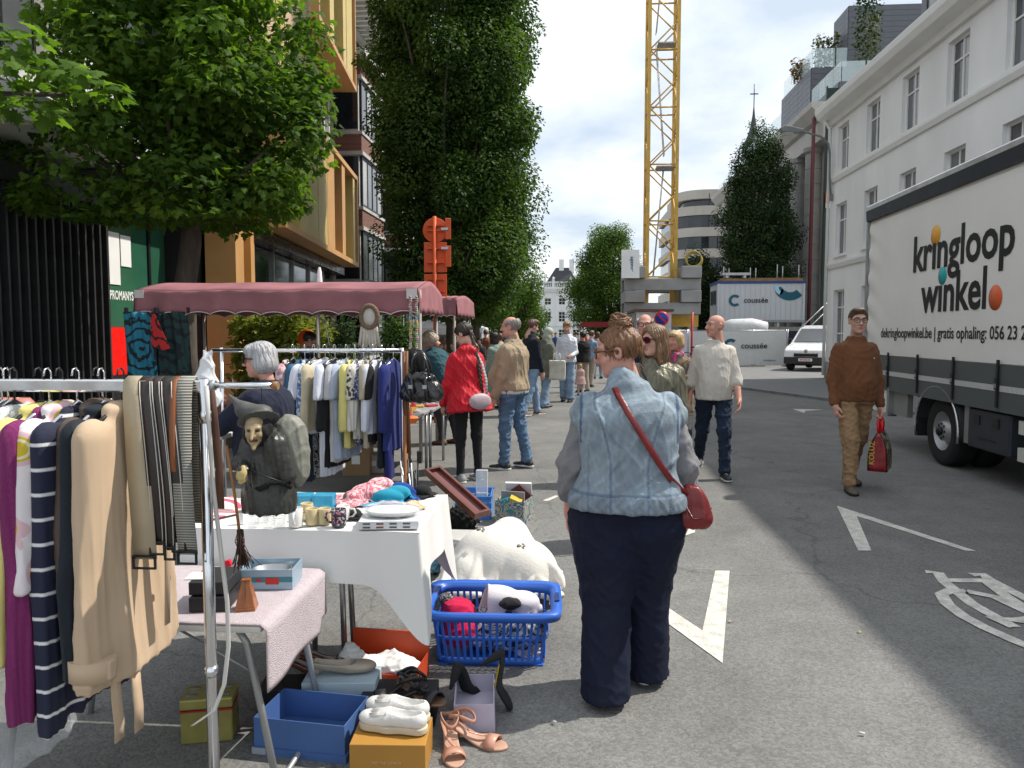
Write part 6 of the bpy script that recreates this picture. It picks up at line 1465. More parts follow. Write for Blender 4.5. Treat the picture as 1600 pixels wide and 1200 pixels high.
def extra(label, px, ptop, Y, rz, hairk, hairc, topm, botm, skinm=SK_F, top={}, fig={}, h=.015, hh=.009, shoe=BLACK, tr=(.095, .075, .072, .065), glass_=None, female=False):
 loc, H = q_at(px, ptop, Y); p = person(label, loc, R(rz), None)
 f = figure(H, **{'female': female, **fig}); make_body(f, p, skinm, hh, .008)
 if hairk: make_hair(f, p, hairc, hairk, hh * .9, len(label))
 make_top(f, p, topm, **{'h': h, 'seed': len(label), 'name': 'jacket', **top}); make_trousers(f, p, botm, tr, h, .006); make_shoes(f, p, shoe, RUB if shoe is not BLACK else RUBD, .011)
 if glass_: glasses(f, p, glass_)
 return p, f, loc
dk = fabric('dark_navy_cloth', (.012, .015, .025)); blk = fabric('black_cloth', (.012, .012, .013)); wht = fabric('white_fleece', (.62, .64, .7), var=.06)
extra('balding man with glasses and dark jacket behind the olive blouse woman', 1008, 492, 8.0, 172, 'fringe', hair_mat('grey', (.25, .23, .21)), dk, dk, SK_P, {'add': .035}, {'gx': 1.1, 'gy': 1.15}, glass_=BLACK)
p, f, loc = extra('fair-haired older woman in beige coat with pink scarf', 1056, 519, 8.6, 160, 'bob', hair_mat('blonde', (.5, .33, .17)), fabric('taupe_coat', (.2, .16, .12)), fabric('brown_trouser', (.1, .08, .06)), SK_P, {'z0': .74, 'add': .035, 'flare': .1}, {'gx': 1.05, 'arms': ((20, 10, 70, -15), (5, 10, 30, 0)), 'head': (-25, 0)}, female=True)
sdf_obj('scarf', lambda P: smin(seg(P, f.neck + A(-.07, .05, 0), f.neck + A(.07, .05, 0), .045, .045), seg(P, f.neck + A(0, .1, 0), f.neck + A(.03, .15, -.22), .04, .045), .03), f.neck - A(.2, .1, .35), f.neck + A(.2, .25, .12), .012, blotch('pink_scarf', [(.5, .02, .12), (.55, .35, .35), (.05, .12, .08), (.5, .04, .16)], 26), p, .01, 40, 2, scale=f.s)
hbag = thing('handbag', 'cream and tan handbag carried by the woman with pink scarf', 'bag', (at(1073, 600, 8.45).x, 8.45, at(1073, 612, 8.45).z))
sdf_obj('body', lambda P: rbox(P, (0, 0, .09), (.15, .06, .1), .03), A(-.2, -.1, -.05), A(.2, .1, .25), .012, mat('cream_leather', (.5, .42, .32), .5), hbag, .004, 25, 3)
MB().bb(-.152, .152, -.064, .064, .13, .175).build('tan_band', mat('tan_leather', (.3, .14, .07), .5), hbag, bevel=.01)
MB().tube([(-.09, 0, .18), (-.07, 0, .3), (0, 0, .35), (.07, 0, .3), (.09, 0, .18)], .01, 6).build('handle', mat('tan_leather', (.3, .14, .07), .5), hbag)
loc, _ = q_at(833, 499, 14.2)
extra('young man with dark open jacket, navy hoodie and light jeans', 831, 499, 14.2, -50, 'curly', hair_mat('chestnut', (.1, .05, .03)), dk, LJEANS, SK_F, {'add': .03, 'collar': .06}, {'legs': ((18, 10), (-12, 12)), 'head': (-10, 15)}, shoe=mat('brown_shoe', (.12, .06, .035), .6))
p, f, loc = extra('person in green parka and pale green headscarf with tote bag', 853, 513, 15.8, -58, 'veil', fabric('sage_scarf', (.38, .43, .34)), fabric('olive_parka', (.13, .14, .11)), LJEANS, SK_F, {'z0': .68, 'add': .045, 'flare': .1, 'hood': True}, {'gx': 1.05, 'lean': 6, 'arms': ((10, 10, 40, 0), (5, 12, 50, -8)), 'head': (-10, 12)}, tr=(.1, .085, .085, .09), female=True)
tt = thing('tote_bag', 'off-white canvas tote held by the green parka person', 'bag', (at(870, 580, 15.4).x, 15.4, at(870, 594, 15.4).z), R(-20))
MB().grid(lambda u, v: ((u - .5) * .34, .03 * math.sin(v * 3) + .01 * math.sin(u * 8), v * .4), 8, 8).build('canvas', fabric('canvas_white', (.6, .58, .5)), tt, solid=.05)
MB().tube([(-.08, 0, .4), (-.06, 0, .55), (.06, 0, .55), (.08, 0, .4)], .01, 6).build('handle', fabric('canvas_white', (.6, .58, .5)), tt)
extra('young man in white fleece and light jeans looking at his phone', 886, 504, 17.2, 168, 'curly', hair_mat('sandy', (.3, .18, .08)), wht, LJEANS, SK_F, {'add': .035, 'collar': .06}, {'arms': ((15, 12, 75, -14), (8, 14, 40, -12)), 'head': (10, 10)}, tr=(.1, .09, .09, .09))
extra('person in black padded jacket behind the white fleece man', 911, 519, 20, 30, 'short', hair_mat('black', (.015, .012, .01)), blk, fabric('stone_trouser', (.35, .3, .24)), SK_T, {'add': .04}, {'gx': 1.1})
extra('small child in pale pink coat standing by the crowd', 907, 569, 19, 20, 'bob', hair_mat('blonde', (.5, .33, .17)), fabric('pale_pink_coat', (.5, .32, .3)), fabric('cream_tights', (.5, .4, .38)), SK_F, {'z0': .6, 'flare': .25, 'add': .03}, {'gx': 1.15})
extra('dark-haired person in sage green sweater left of the beige man', 772, 520, 15.5, 60, 'veil', hair_mat('black', (.015, .012, .01)), fabric('sage_sweater', (.22, .28, .25)), fabric('sage_skirt', (.2, .26, .23)), SK_T, {'z0': .75}, {}, tr=(.11, .11, .11, .1), female=True)
crowd = [('person in black coat far left of the crowd', 738, 524, 19, 20, 'short', blk, JEANS), ('person in dark grey jacket under the white tent', 750, 528, 22, 160, 'bob', fabric('charcoal_cloth', (.04, .04, .045)), dk),
 ('brown-haired man in the crowd before the white tent', 759, 516, 26, 10, 'curly', fabric('rust_cloth', (.2, .07, .04)), dk), ('person in pale blue denim jacket near the child', 924, 517, 22, -30, 'short', LJEANS, fabric('stone_trouser', (.35, .3, .24))),
 ('person in maroon top far down the street', 943, 519, 32, 180, 'bob', fabric('maroon_cloth', (.15, .02, .03)), JEANS), ('distant person in white shirt down the street', 822, 519, 34, 180, 'short', wht, dk),
 ('distant person in grey coat by the red stall', 900, 518, 38, 10, 'short', fabric('grey_coat', (.2, .2, .21)), dk), ('distant pair member in blue top down the street', 868, 520, 44, 180, 'short', fabric('blue_cloth', (.04, .09, .25)), dk),
 ('distant person in black jacket down the street', 848, 520, 40, 0, 'short', blk, JEANS), ('distant person in beige jacket beside the cabins', 962, 519, 28, 170, 'short', fabric('sand_cloth', (.4, .33, .24)), JEANS),
 ('person in olive jacket left of the white tent crowd', 727, 522, 24, 150, 'short', fabric('olive_parka', (.13, .14, .11)), dk), ('person in cream coat behind the red parka', 781, 521, 21, 30, 'bob', fabric('cream_knit', (.55, .48, .33)), JEANS), ('person in blue shirt behind the beige jacket man', 791, 518, 27, 170, 'short', fabric('blue_cloth', (.04, .09, .25)), dk), ('distant person in red jacket beyond the child', 916, 519, 30, 160, 'short', fabric('scarlet_nylon', (.5, .006, .018)), JEANS), ('distant person in pale pink shirt near the cabins', 934, 519, 26, 20, 'bob', fabric('pale_pink_coat', (.5, .32, .3)), LJEANS), ('distant person in grey hoodie near the cabins', 952, 520, 36, 175, 'short', fabric('grey_sweat', (.2, .2, .21)), dk), ('distant person in mustard coat mid street', 838, 520, 50, 0, 'bob', fabric('ochre_cloth', (.45, .3, .05)), dk), ('distant person in white top mid street', 880, 521, 56, 180, 'short', wht, JEANS),
 ('person in dark hood behind the teal woman', 690, 528, 13.5, 40, 'veil', blk, dk), ('person with yellow top near the orange post', 712, 532, 15, 100, 'bob', fabric('ochre_cloth', (.45, .3, .05)), dk)]
for i, (lb_, px, pt_, Y, rz, hk, tm, bm2) in enumerate(crowd):
 extra(lb_, px, pt_, Y, rz, hk, [hair_mat('brown', (.09, .05, .03)), hair_mat('black', (.015, .012, .01)), hair_mat('chestnut', (.1, .05, .03))][i % 3], tm, bm2, SK_F, {'add': .03}, {'gx': 1 + .04 * (i % 3), 'legs': ((6 + i % 4, 6), (-8, 8))}, .022, .013)
p, f, loc = extra('dark-haired seller in black under the pink awning', 474, 520, 10.2, -70, 'tied', hair_mat('black', (.015, .012, .01)), blk, dk, SK_T, {}, {'lean': 8, 'head': (0, 25), 'gx': 1.1}, .013, .008, female=True)
# ================================================================ market: helpers
def ribbon(pts, wvec, th=.004, name='strap', m=None, par=None, wv2=None):
 """flat strap along pts, wvec = half-width vector"""
 w = Vector(wvec); n = len(pts); vs_ = []
 for i, q in enumerate(pts):
  k = w if wv2 is None else w.lerp(Vector(wv2), i / (n - 1)); vs_ += [Vector(q) - k, Vector(q) + k]
 return MB().add(vs_, [(2 * i, 2 * i + 1, 2 * i + 3, 2 * i + 2) for i in range(n - 1)], 0, True).build(name, m, par, solid=th)
def open_box(name, label, cat, loc, rz, w, d, h, mo, mi, th=.004, group=None):
 t = thing(name, label, cat, loc, rz, group); m = MB(); a, b2 = w / 2, d / 2; c, e = a - th, b2 - th
 o = [(-a, -b2), (a, -b2), (a, b2), (-a, b2)]; i_ = [(-c, -e), (c, -e), (c, e), (-c, e)]
 m.add([(x, y, 0) for x, y in o] + [(x, y, h) for x, y in o], [(3, 2, 1, 0)] + [(k, (k + 1) % 4, (k + 1) % 4 + 4, k + 4) for k in range(4)], 0)
 m.add([(x, y, th) for x, y in i_] + [(x, y, h) for x, y in i_], [(0, 1, 2, 3)] + [((k + 1) % 4, k, k + 4, (k + 1) % 4 + 4) for k in range(4)], 1)
 m.add([(x, y, h) for x, y in o] + [(x, y, h) for x, y in i_], [(k, (k + 1) % 4, (k + 1) % 4 + 4, k + 4) for k in range(4)], 0)
 me = m.mesh('box'); link('box', me, t, None, None, [mo, mi]); return t
def closed_box(name, label, cat, loc, rz, w, d, h, mo, lid=None, lid_h=.03, bevel=.003):
 t = thing(name, label, cat, loc, rz)
 MB().bb(-w / 2, w / 2, -d / 2, d / 2, 0, h).build('box', mo, t, bevel=bevel)
 if lid: MB().bb(-w / 2 - .003, w / 2 + .003, -d / 2 - .003, d / 2 + .003, h - lid_h, h + .004).build('lid', lid, t, bevel=bevel)
 return t
def heap(name, label, cat, loc, blobs, m, h=.008, fold=.012, freq=30, seed=0, rz=0, stretch=(1, 1, 1), floor=0.0, flat=False, box=None):
 t = thing(name, label, cat, loc, rz)
 def fn(P):
  d = None
  for c, r in blobs: e = ell(P, c, r); d = e if d is None else smin(d, e, .03)
  return smax(d, floor - P[:, 2], .01)
 c = np.array([b[0] for b in blobs]); r = np.array([b[1] for b in blobs])
 if flat:
  lo, hi = (c - r).min(0), (c + r).max(0); drape_obj('cloth', m, t, [(a, (b[0] * .72, b[1] * .72, b[2])) for a, b in blobs], ((hi[0] - lo[0]) * 1.45, (hi[1] - lo[1]) * 1.5), hi[2] + .03, .003, box, 46, 40, 9, .004, seed, .6, tuple((lo + hi)[:2] / 2), seed * .7)
 else: sdf_obj('cloth', fn, (c - r).min(0) - .03, (c + r).max(0) + .03, h, m, t, fold, freq, seed, stretch)
 return t
def garment(name, label, m, hook, yaw, L=.75, w=.2, sl=.55, hem=None, th=.034, h=.009, fold=.009, seed=0, cat='garment', hanger=True, flare=.0, neck=.06, collar=None, group=None, slr=(.06, .045), drop=.075, colfn=None, sleeve_out=.03):
 """garment on a hanger; local x = shoulders, z down from the hook"""
 t = thing(name, label, cat, hook, yaw, group); hem = hem or w * .98
 def fn(P):
  q = P.copy(); z = q[:, 2]
  secs = [(-drop - L, 0, 0, hem + flare, th * 1.15), (-drop - L * .6, 0, 0, hem * .98 + flare * .5, th), (-drop - .16, 0, 0, w * .98, th * .95), (-drop - .075, 0, 0, w * .93, th * .7), (-drop - .035, 0, 0, w * .55, th * .6), (-drop, 0, 0, neck, th * .55)]
  d = loft(q, secs, 2.6, .012)
  if sl:
   X = q.copy(); X[:, 0] = np.abs(X[:, 0]); X[:, 1] *= 1.15
   X[:, 1] *= 1.35; sv = smax(seg(X, A(w * .86, 0, -drop - .085), A(w + sleeve_out, .0, -drop - .1 - sl), slr[0], slr[1]), -(z + drop + .07 + sl), .006); d = smin(d, sv, .012)
  if collar: d = smin(d, ell(q, (0, .0, -drop - .012), (.07, .04, collar * .6)), .015)
  return d
 sdf_obj('cloth', fn, A(-w - .13 - flare, -.12, -drop - L - .04), A(w + .13 + flare, .12, -.0), h, m, t, fold * 1.25, 18, seed, (1, 1, .09), colfn=colfn, wfn=lambda V: np.clip((-drop - .08 - V[:, 2]) / .35, .22, 1))
 if hanger:
  MB().tube([(0, 0, -.075), (0, 0, -.03), (.012, 0, -.005), (.012, 0, .018), (0, 0, .03), (-.014, 0, .026), (-.02, 0, .008)], .0028, 6).tube([(-w * .9, 0, -drop - .055), (0, 0, -.066), (w * .9, 0, -drop - .055)], .006, 6).build('hanger', CHROME if seed % 2 else BLACK, t)
 return t
# ================================================================ near clothes rail
RY = 2.05
pz = at(300, 603, RY).z; px_ = at(318, 605, RY).x
rack = thing('clothes_rail', 'near chrome clothes rail with square top bar at left edge', 'clothes rail', (px_, RY, 0))
MB().bb(-1.75, .0, -.018, .018, pz - .018, pz + .018).build('top_bar', CHROME, rack, bevel=.005)
for x in (0.0, -1.75): MB().tube([(x, 0, .05), (x, 0, pz + .02)], .0165, 14).build('post', CHROME, rack); MB().bb(x - .02, x + .02, -.3, .3, .02, .05).build('foot', CHROME, rack)
for z in (.58, pz - .1): MB().tube([(0, 0, z), (0, 0, z + .03)], .019, 14).build('collar', CHROME, rack)
armx = at(428, 600, RY).x - px_
arm = MB().tube([(.0, 0, pz + .002), (armx, 0, pz + .002)], .0085, 12).build('side_arm', CHROME, rack)
MB().tube([(armx - .004, 0, pz + .002), (armx + .012, 0, pz + .002)], .012, 12).build('wooden_stop', mat('wood_stop', (.3, .16, .07), .6), arm)
MB().tube([(.02, 0, pz + .002), (.035, 0, pz + .002)], .014, 12).build('coupling', STEEL, arm)
def hookx(px): return at(px, 603, RY).x
CRO = stripes('magenta_crochet', (.2, .01, .1), (.42, .05, .26), 95, .35, 'X', .9, 6, .8, True)
NVS = stripes('navy_white_stripe', (.012, .016, .04), (.7, .7, .7), 15, .955, 'Z')
def lemon():
 m, N, L, b = _new('lemon_print'); tc = N.new('ShaderNodeTexCoord'); v = N.new('ShaderNodeTexVoronoi'); v.inputs['Scale'].default_value = 9; L.new(tc.outputs['Object'], v.inputs['Vector'])
 r = N.new('ShaderNodeValToRGB'); e = r.color_ramp.elements; r.color_ramp.interpolation = 'CONSTANT'
 for i, (p_, c_) in enumerate(((0, (.6, .45, .03)), (.2, (.75, .7, .45)), (.26, (.55, .42, .02)), (.31, (.68, .5, .52)), (.42, (.72, .68, .68)))):
  if i > 1: e.new(p_)
 for i, (p_, c_) in enumerate(((0, (.6, .45, .03)), (.2, (.75, .7, .45)), (.26, (.55, .42, .02)), (.31, (.68, .45, .48)), (.42, (.72, .67, .68)))): e[i].position = p_; e[i].color = (*c_, 1)
 L.new(v.outputs['Distance'], r.inputs[0]); L.new(r.outputs[0], b.inputs['Base Color']); b.inputs['Roughness'].default_value = .85; return m
PLAST = mat('clear_plastic_cover', (.8, .84, .86), .12, var=0, alpha=.2, spec=.6)
TRENCH = fabric('tan_trench', (.5, .37, .25), var=.06, scale=5, rough=.75, bump=.05)
gz = pz + .02
D90 = R(90)
garment('shirt', 'silver dotted dark top at the left end of the near rail', blotch('silver_dots', [(.015, .016, .02), (.3, .3, .32), (.015, .016, .02), (.02, .02, .025)], 90), (hookx(2), RY, gz), D90 + .05, .6, .15, .45, seed=1)
gp = garment('shirt', 'white blouse under clear plastic cover on the near rail', fabric('white_blouse', (.62, .64, .68), var=.06), (hookx(22), RY, gz), D90 + .0, .66, .14, .5, seed=2)
sdf_obj('plastic_cover', lambda P: loft(P, [(-1.12, 0, 0, .2, .05), (-.6, 0, 0, .2, .055), (-.2, 0, 0, .18, .055), (-.12, 0, 0, .12, .045), (-.07, 0, 0, .04, .03)], 2.6, .01), A(-.28, -.12, -1.14), A(.28, .12, -.05), .011, PLAST, gp, .012, 34, 9, (1, 1, .4))
garment('shirt', 'dark blue top with stripes beside the plastic cover', stripes('blue_dash', (.015, .02, .04), (.1, .25, .5), 24, .8, 'Z'), (hookx(12), RY + .0, gz), D90 + .1, .7, .15, .5, seed=3)
garment('cardigan', 'long pale yellow cardigan on the near rail', fabric('pale_yellow', (.66, .6, .21), var=.06), (hookx(62), RY, gz), D90 - .04, .85, .15, .62, seed=4, collar=.03)
garment('cardigan', 'magenta crochet cardigan on the near rail', CRO, (hookx(80), RY - .01, gz), D90 + .02, .8, .15, .78, seed=5, slr=(.058, .05), sleeve_out=.01)
garment('hoodie', 'white and pink lemon print hoodie on the near rail', lemon(), (hookx(94), RY, gz), D90 + .03, .48, .14, .42, seed=6, collar=.04)
garment('shirt', 'navy shirt with white stripes and piping on the near rail', NVS, (hookx(120), RY, gz), D90 - .02, .86, .145, .82, seed=7, slr=(.052, .045), sleeve_out=.0)
garment('jacket', 'brown leather collar dark jacket behind the navy top', mat('brown_leather', (.09, .06, .045), .5, var=.2, bump=.2), (hookx(142), RY + .03, gz), D90, .6, .13, .5, seed=8, collar=.05)
gt = garment('track_top', 'black track top with white lettering stripe on near rail', fabric('ink_jersey', (.008, .013, .02), rough=.7), (hookx(160), RY, gz), D90 + .02, .72, .14, .66, seed=9, collar=.03)
lettering('NEWYORK BRKLN NY  EAST DIV', WHITE, gt, (-.15, -.06, -.66), (R(90), R(-87), 0), .026, bold=.0006)
TL = .76
gc = garment('trench_coat', 'tan trench coat hanging nearest on the rail', TRENCH, (hookx(190), RY + .0, gz), D90 - .03, TL, .16, .66, .165, .042, .0075, .009, 10, flare=.06, collar=.045, slr=(.06, .054), sleeve_out=.01)
for k, (x, z) in enumerate(((-.04, -.33), (-.035, -.46), (-.03, -.6))): MB().lathe([(0, 0), (.011, 0), (.011, .004), (0, .005)], 12).build('button', mat('horn_button', (.1, .055, .03), .3), gc, (x + .1, -.078, z), (R(90), 0, 0))
ribbon([(.07, -.085, -.14 - .0), (.06, -.09, -.3), (.055, -.09, -.5), (.05, -.085, -.73)], (.012, 0, 0), .004, 'placket', TRENCH, gc)
MB().tube([(-.168, 0, -.74), (-.17, 0, -.797)], [.062, .06], 16, flat=.85).build('cuff', TRENCH, gc)
MB().bb(-.19, -.165, -.066, -.052, -.79, -.74).build('cuff_tab', TRENCH, gc, bevel=.004)
for i, x in enumerate((-.12, -.03)): ribbon([(x, -.03, -.8), (x - .01, -.04, -.88), (x + .005, -.035, -.95), (x + .01, -.03, -1.0 - .02 * i)], (.02, 0, 0), .004, 'belt_end', TRENCH, gc)
def belt(label, px0, px1, yb, m, drop=0, bulge=.03, buckle=None, punched=False):
 x0, x1 = at(px0, 600, RY).x, at(px1, 600, RY).x; c = (x0 + x1) / 2; hw_ = (x1 - x0) / 2
 t = thing('belt', label, 'belt', (c, RY, pz), 0, 'belts draped over the near rail'); zb = at((px0 + px1) / 2, yb, RY - .05).z - pz
 pts = [(0, .03 + .02 * k / 6, -.4 + .4 * k / 6) for k in range(7)] + [(0, .022, .012), (0, 0, .026), (0, -.024, .014)]
 for k in range(1, 15): u = k / 14; pts.append((bulge * math.sin(u * 2.2), -.03 - .05 * math.sin(u * 2.6), .01 + (zb - .01) * u))
 ribbon(pts, (hw_, 0, 0), .0045, 'strap', m, t)
 if punched:
  for s in (-1, 1): ribbon([(q[0] + s * hw_ * .72, q[1] - .004 if q[1] < 0 else q[1], q[2]) for q in pts[9:]], (.0011, 0, 0), .002, 'stitching', mat('pale_thread', (.5, .48, .44), .8), t)
 e = pts[-1]
 if buckle:
  for a_ in (-1, 1): MB().box((e[0] + a_ * hw_ * .95, e[1] - .006, e[2] - .008), (.006, .008, .04)).build('buckle_side', buckle, t, bevel=.002)
  for a_ in (-1, 1): MB().box((e[0], e[1] - .006, e[2] - .008 + a_ * .017), (hw_ * 1.9, .008, .006)).build('buckle_bar', buckle, t, bevel=.002)
 return t
LBR = mat('dark_brown_belt', (.03, .022, .02), .4, var=.2, bump=.15)
belt('wide beige leather belt draped beside the trench coat', 201, 236, 872, mat('beige_leather', (.4, .33, .22), .55, var=.1, bump=.15), bulge=.04, buckle=BLACK)
belt('dark brown stitched belt next to the beige belt', 224, 246, 850, LBR, bulge=.05, buckle=BLACK, punched=True)
belt('second dark brown stitched belt in the middle of the belts', 244, 259, 858, mat('brown_belt_b', (.035, .024, .02), .4, var=.2), bulge=.055, buckle=BLACK, punched=True)
belt('third dark brown stitched belt beside the woven belt', 258, 279, 846, LBR, bulge=.05, buckle=DARKMETAL, punched=True)
belt('cognac leather belt almost hidden behind woven belt', 276, 284, 800, mat('cognac_leather', (.22, .07, .02), .45), bulge=.02)
belt('grey woven fabric belt looped at the rail post', 279, 308, 865, stripes('grey_weave', (.16, .155, .13), (.34, .33, .29), 130, .5, 'Z', .8, 0, .6, True), bulge=.02, buckle=DARKMETAL)
wb = thing('belt', 'thin white belt hanging straight down from the rail arm', 'belt', (at(326, 600, RY).x, RY - .02, pz))
wpts = [at(px, py, RY - .03) - Vector((at(326, 600, RY).x, RY - .02, pz)) for px, py in ((322, 603), (326, 660), (333, 760), (345, 860), (355, 940), (357, 1010), (350, 1070), (335, 1110), (312, 1126), (300, 1134))]
ribbon(wpts, (.006, 0, .001), .003, 'strap', mat('white_belt', (.62, .6, .56), .5), wb)
bb2 = thing('belt', 'brown leather belt hanging behind the rail post', 'belt', (at(330, 640, RY + .04).x, RY + .04, pz))
ribbon([(0, 0, 0), (.0, .02, -.12), (.01, .02, -.25), (.02, 0, -.36)], (.011, 0, 0), .004, 'strap', mat('chestnut_leather', (.12, .06, .04), .5), bb2)
wy = RY + .0
wc = at(420, 715, wy); W0 = Vector((wc.x, wy, at(420, 800, wy).z))
witch = thing('witch_doll', 'grey witch doll with pointed hat and broom hanging from the rail', 'doll', W0)
u = at(420, 700, wy).z - at(420, 800, wy).z; k = u / 100      # metres per picture pixel
def wp(px, py, y=0): return A((px - 420) * k, y, (800 - py) * k)
GRC = mat('grey_satin', (.04, .04, .036), .33, var=.3, scale=26, bump=.25, bscale=60); GRL = mat('grey_gauze', (.24, .24, .2), .5, var=.2, scale=30, bump=.2, alpha=.92)
def robe(P):
 d = loft(P, [(0, 0, 0, .074, .065), (.03, 0, 0, .077, .065), (.1, 0, 0, .068, .055), (.17, .0, 0, .06, .048), (.225, -.005, 0, .048, .04), (.25, -.008, 0, .02, .02)], 2, .012)
 d = smin(d, seg(P, wp(395, 690, -.02), wp(385, 722, -.045), .026, .022), .02); d = smin(d, seg(P, wp(385, 722, -.045), wp(398, 728, -.075), .02, .017), .012)
 d = smin(d, seg(P, wp(440, 690, -.03), wp(455, 740, -.03), .03, .026), .02)
 return d
sdf_obj('robe', robe, A(-.13, -.12, -.02), A(.13, .12, .28), .005, GRC, witch, .0042, 110, 3, (1, 1, .4))
sdf_obj('sack', lambda P: smin(ell(P, wp(448, 690, .035), (.052, .05, .075)), ell(P, wp(458, 730, .03), (.035, .04, .06)), .03), wp(380, 790, -.05), wp(500, 600, .12), .005, GRL, witch, .004, 90, 5)
hcw = wp(410, 668, -.045)
def wface(P):
 q = (P - hcw) @ rot_m(R(192), R(8)); s_ = .36
 d = head_sdf(q / s_, female=True) * s_
 d = smin(d, seg(q, A(0, .036, .004), A(0, .053, -.014), .005, .004), .006); return smin(d, seg(q, A(0, .022, -.036), A(0, .034, -.046), .008, .005), .006)
V, F = sdf_mesh(wface, hcw - A(.06, .08, .07), hcw + A(.06, .06, .05), .0026)
q = (V - hcw) @ rot_m(R(192), R(8)); cc = np.ones((len(V), 3)); cc[(np.abs(q[:, 2] + .0225) < .004) & (np.abs(q[:, 0]) < .011) & (q[:, 1] > .02)] = (.35, .1, .12); cc[(np.abs(np.abs(q[:, 0]) - .0115) < .0052) & (np.abs(q[:, 2] - .003) < .0035) & (q[:, 1] > .02)] = (.12, .12, .14)
link('face', np_mesh('face', V, F, True, cc), witch, None, None, mat('witch_skin', (.33, .25, .14), .35, var=.15, scale=40, vcol=True))
sdf_obj('hair', lambda P: smax(ell(P, hcw + A(.004, .012, -.006), (.042, .035, .05)), -ell(P, hcw + A(0, -.045, -.012), (.026, .04, .033)), .006), hcw - A(.06, .06, .07), hcw + A(.06, .06, .06), .004, mat('witch_hair', (.008, .008, .008), .6, var=.3, scale=80, stretch=(1, 1, .2), bump=.5), witch, .005, 90, 2)
def hat(P):
 d = seg(P, wp(412, 650, -.02), wp(388, 640, -.02), .03, .024); d = smin(d, seg(P, wp(390, 642, -.02), wp(364, 618, -.02), .022, .005), .008)
 M_ = np.array(Euler((R(-28), R(-18), 0)).to_matrix(), np.float32)
 br = ell(P, wp(412, 655, -.03), (.06, .055, .007), M_); d = smin(d, br, .01)
 return smin(d, ell(P, wp(414, 645, -.025), (.034, .034, .022), M_), .015)
sdf_obj('hat', hat, wp(350, 690, -.11), wp(460, 605, .06), .003, mat('grey_hat', (.085, .085, .08), .5, var=.2, scale=30), witch, .002, 60, 4)
hnd = wp(398, 727, -.082)
sdf_obj('hand', lambda P: hand_sdf(P, hnd, A(.0, -.4, -.92), A(-1, 0, 0), A(0, .9, -.4), 1.1, .26), hnd - A(.03, .04, .05), hnd + A(.03, .04, .03), .0022, mat('witch_hand', (.5, .38, .16), .4), witch)
br = MB().tube([tuple(wp(375, 690, -.085)), tuple(wp(386, 760, -.088)), tuple(wp(393, 822, -.09))], .0042, 8).build('broomstick', mat('broom_wood', (.28, .12, .04), .6, var=.2), witch)
bs = MB(); rs = np.random.RandomState(2)
for i in range(90): a = wp(393 + rs.randn() * 1.2, 815, -.09 + rs.randn() * .003); bs.tube([tuple(a), tuple(a + A(rs.randn() * .004, rs.randn() * .004, -.03)), tuple(wp(398 + rs.randn() * 7, 868 + rs.randn() * 5, -.09 + rs.randn() * .012))], .0011, 4)
bs.build('bristles', mat('broom_bristle', (.06, .028, .018), .8), br); br.children[0]['kind'] = 'stuff'
MB().tube([tuple(wp(411, 600, 0)), tuple(wp(413, 640, -.01))], .0012, 5).build('string', BLACK, witch)
MB().tube([tuple(wp(398, 722, -.07)), tuple(wp(430, 735, -.08)), tuple(wp(460, 748, -.06))], .002, 5).build('cord', BLACK, witch)
bandm = MB().tube([tuple(wp(400 + i * 9, 752 + 6 * math.sin(i), -.072 + .01 * abs(i - 3.5))) for i in range(8)], .008, 6).build('fur_trim', mat('black_fur', (.008, .008, .008), .9, bump=1, bscale=200), witch)
# ================================================================ trestle table with white cloth
TX0, TX1, TY0, TY1, TZ = -1.62, gnd(652, 830, .75).x, gnd(650, 830, .75).y, gnd(640, 772, .75).y, .75
tab = thing('trestle_table', 'long trestle table hidden under the white tablecloth', 'table', ((TX0 + TX1) / 2, (TY0 + TY1) / 2, 0))
tw, td = TX1 - TX0, TY1 - TY0
MB().bb(-tw / 2 + .01, tw / 2 - .01, -td / 2 + .01, td / 2 - .01, .715, .742).build('table_top', mat('table_board', (.4, .38, .34), .7), tab)
for sx in (-1, 1):
 for sy in (-1, 1): MB().tube([(sx * (tw / 2 - .42), sy * (td / 2 - .3), .715), (sx * (tw / 2 - .4), sy * (td / 2 - .28), 0)], .014, 8).build('leg', STEEL, tab)
TCL = fabric('white_tablecloth', (.72, .72, .7), var=.04, scale=2, bump=.12, bscale=300)
tcl = thing('tablecloth', 'plain white cloth draped over the long table', 'tablecloth', ((TX0 + TX1) / 2, (TY0 + TY1) / 2, 0))
per = [(-tw / 2, -td / 2), (tw / 2, -td / 2), (tw / 2, td / 2), (-tw / 2, td / 2)]
def perim(s):
 L_ = [tw, td, tw, td]; s = s % sum(L_)
 for k in range(4):
  if s <= L_[k]: a, b2 = per[k], per[(k + 1) % 4]; f_ = s / L_[k]; return (a[0] + (b2[0] - a[0]) * f_, a[1] + (b2[1] - a[1]) * f_), k, f_
  s -= L_[k]
 return per[0], 0, 0
NS = 260; tot = 2 * (tw + td); vs_ = []; NV = 14
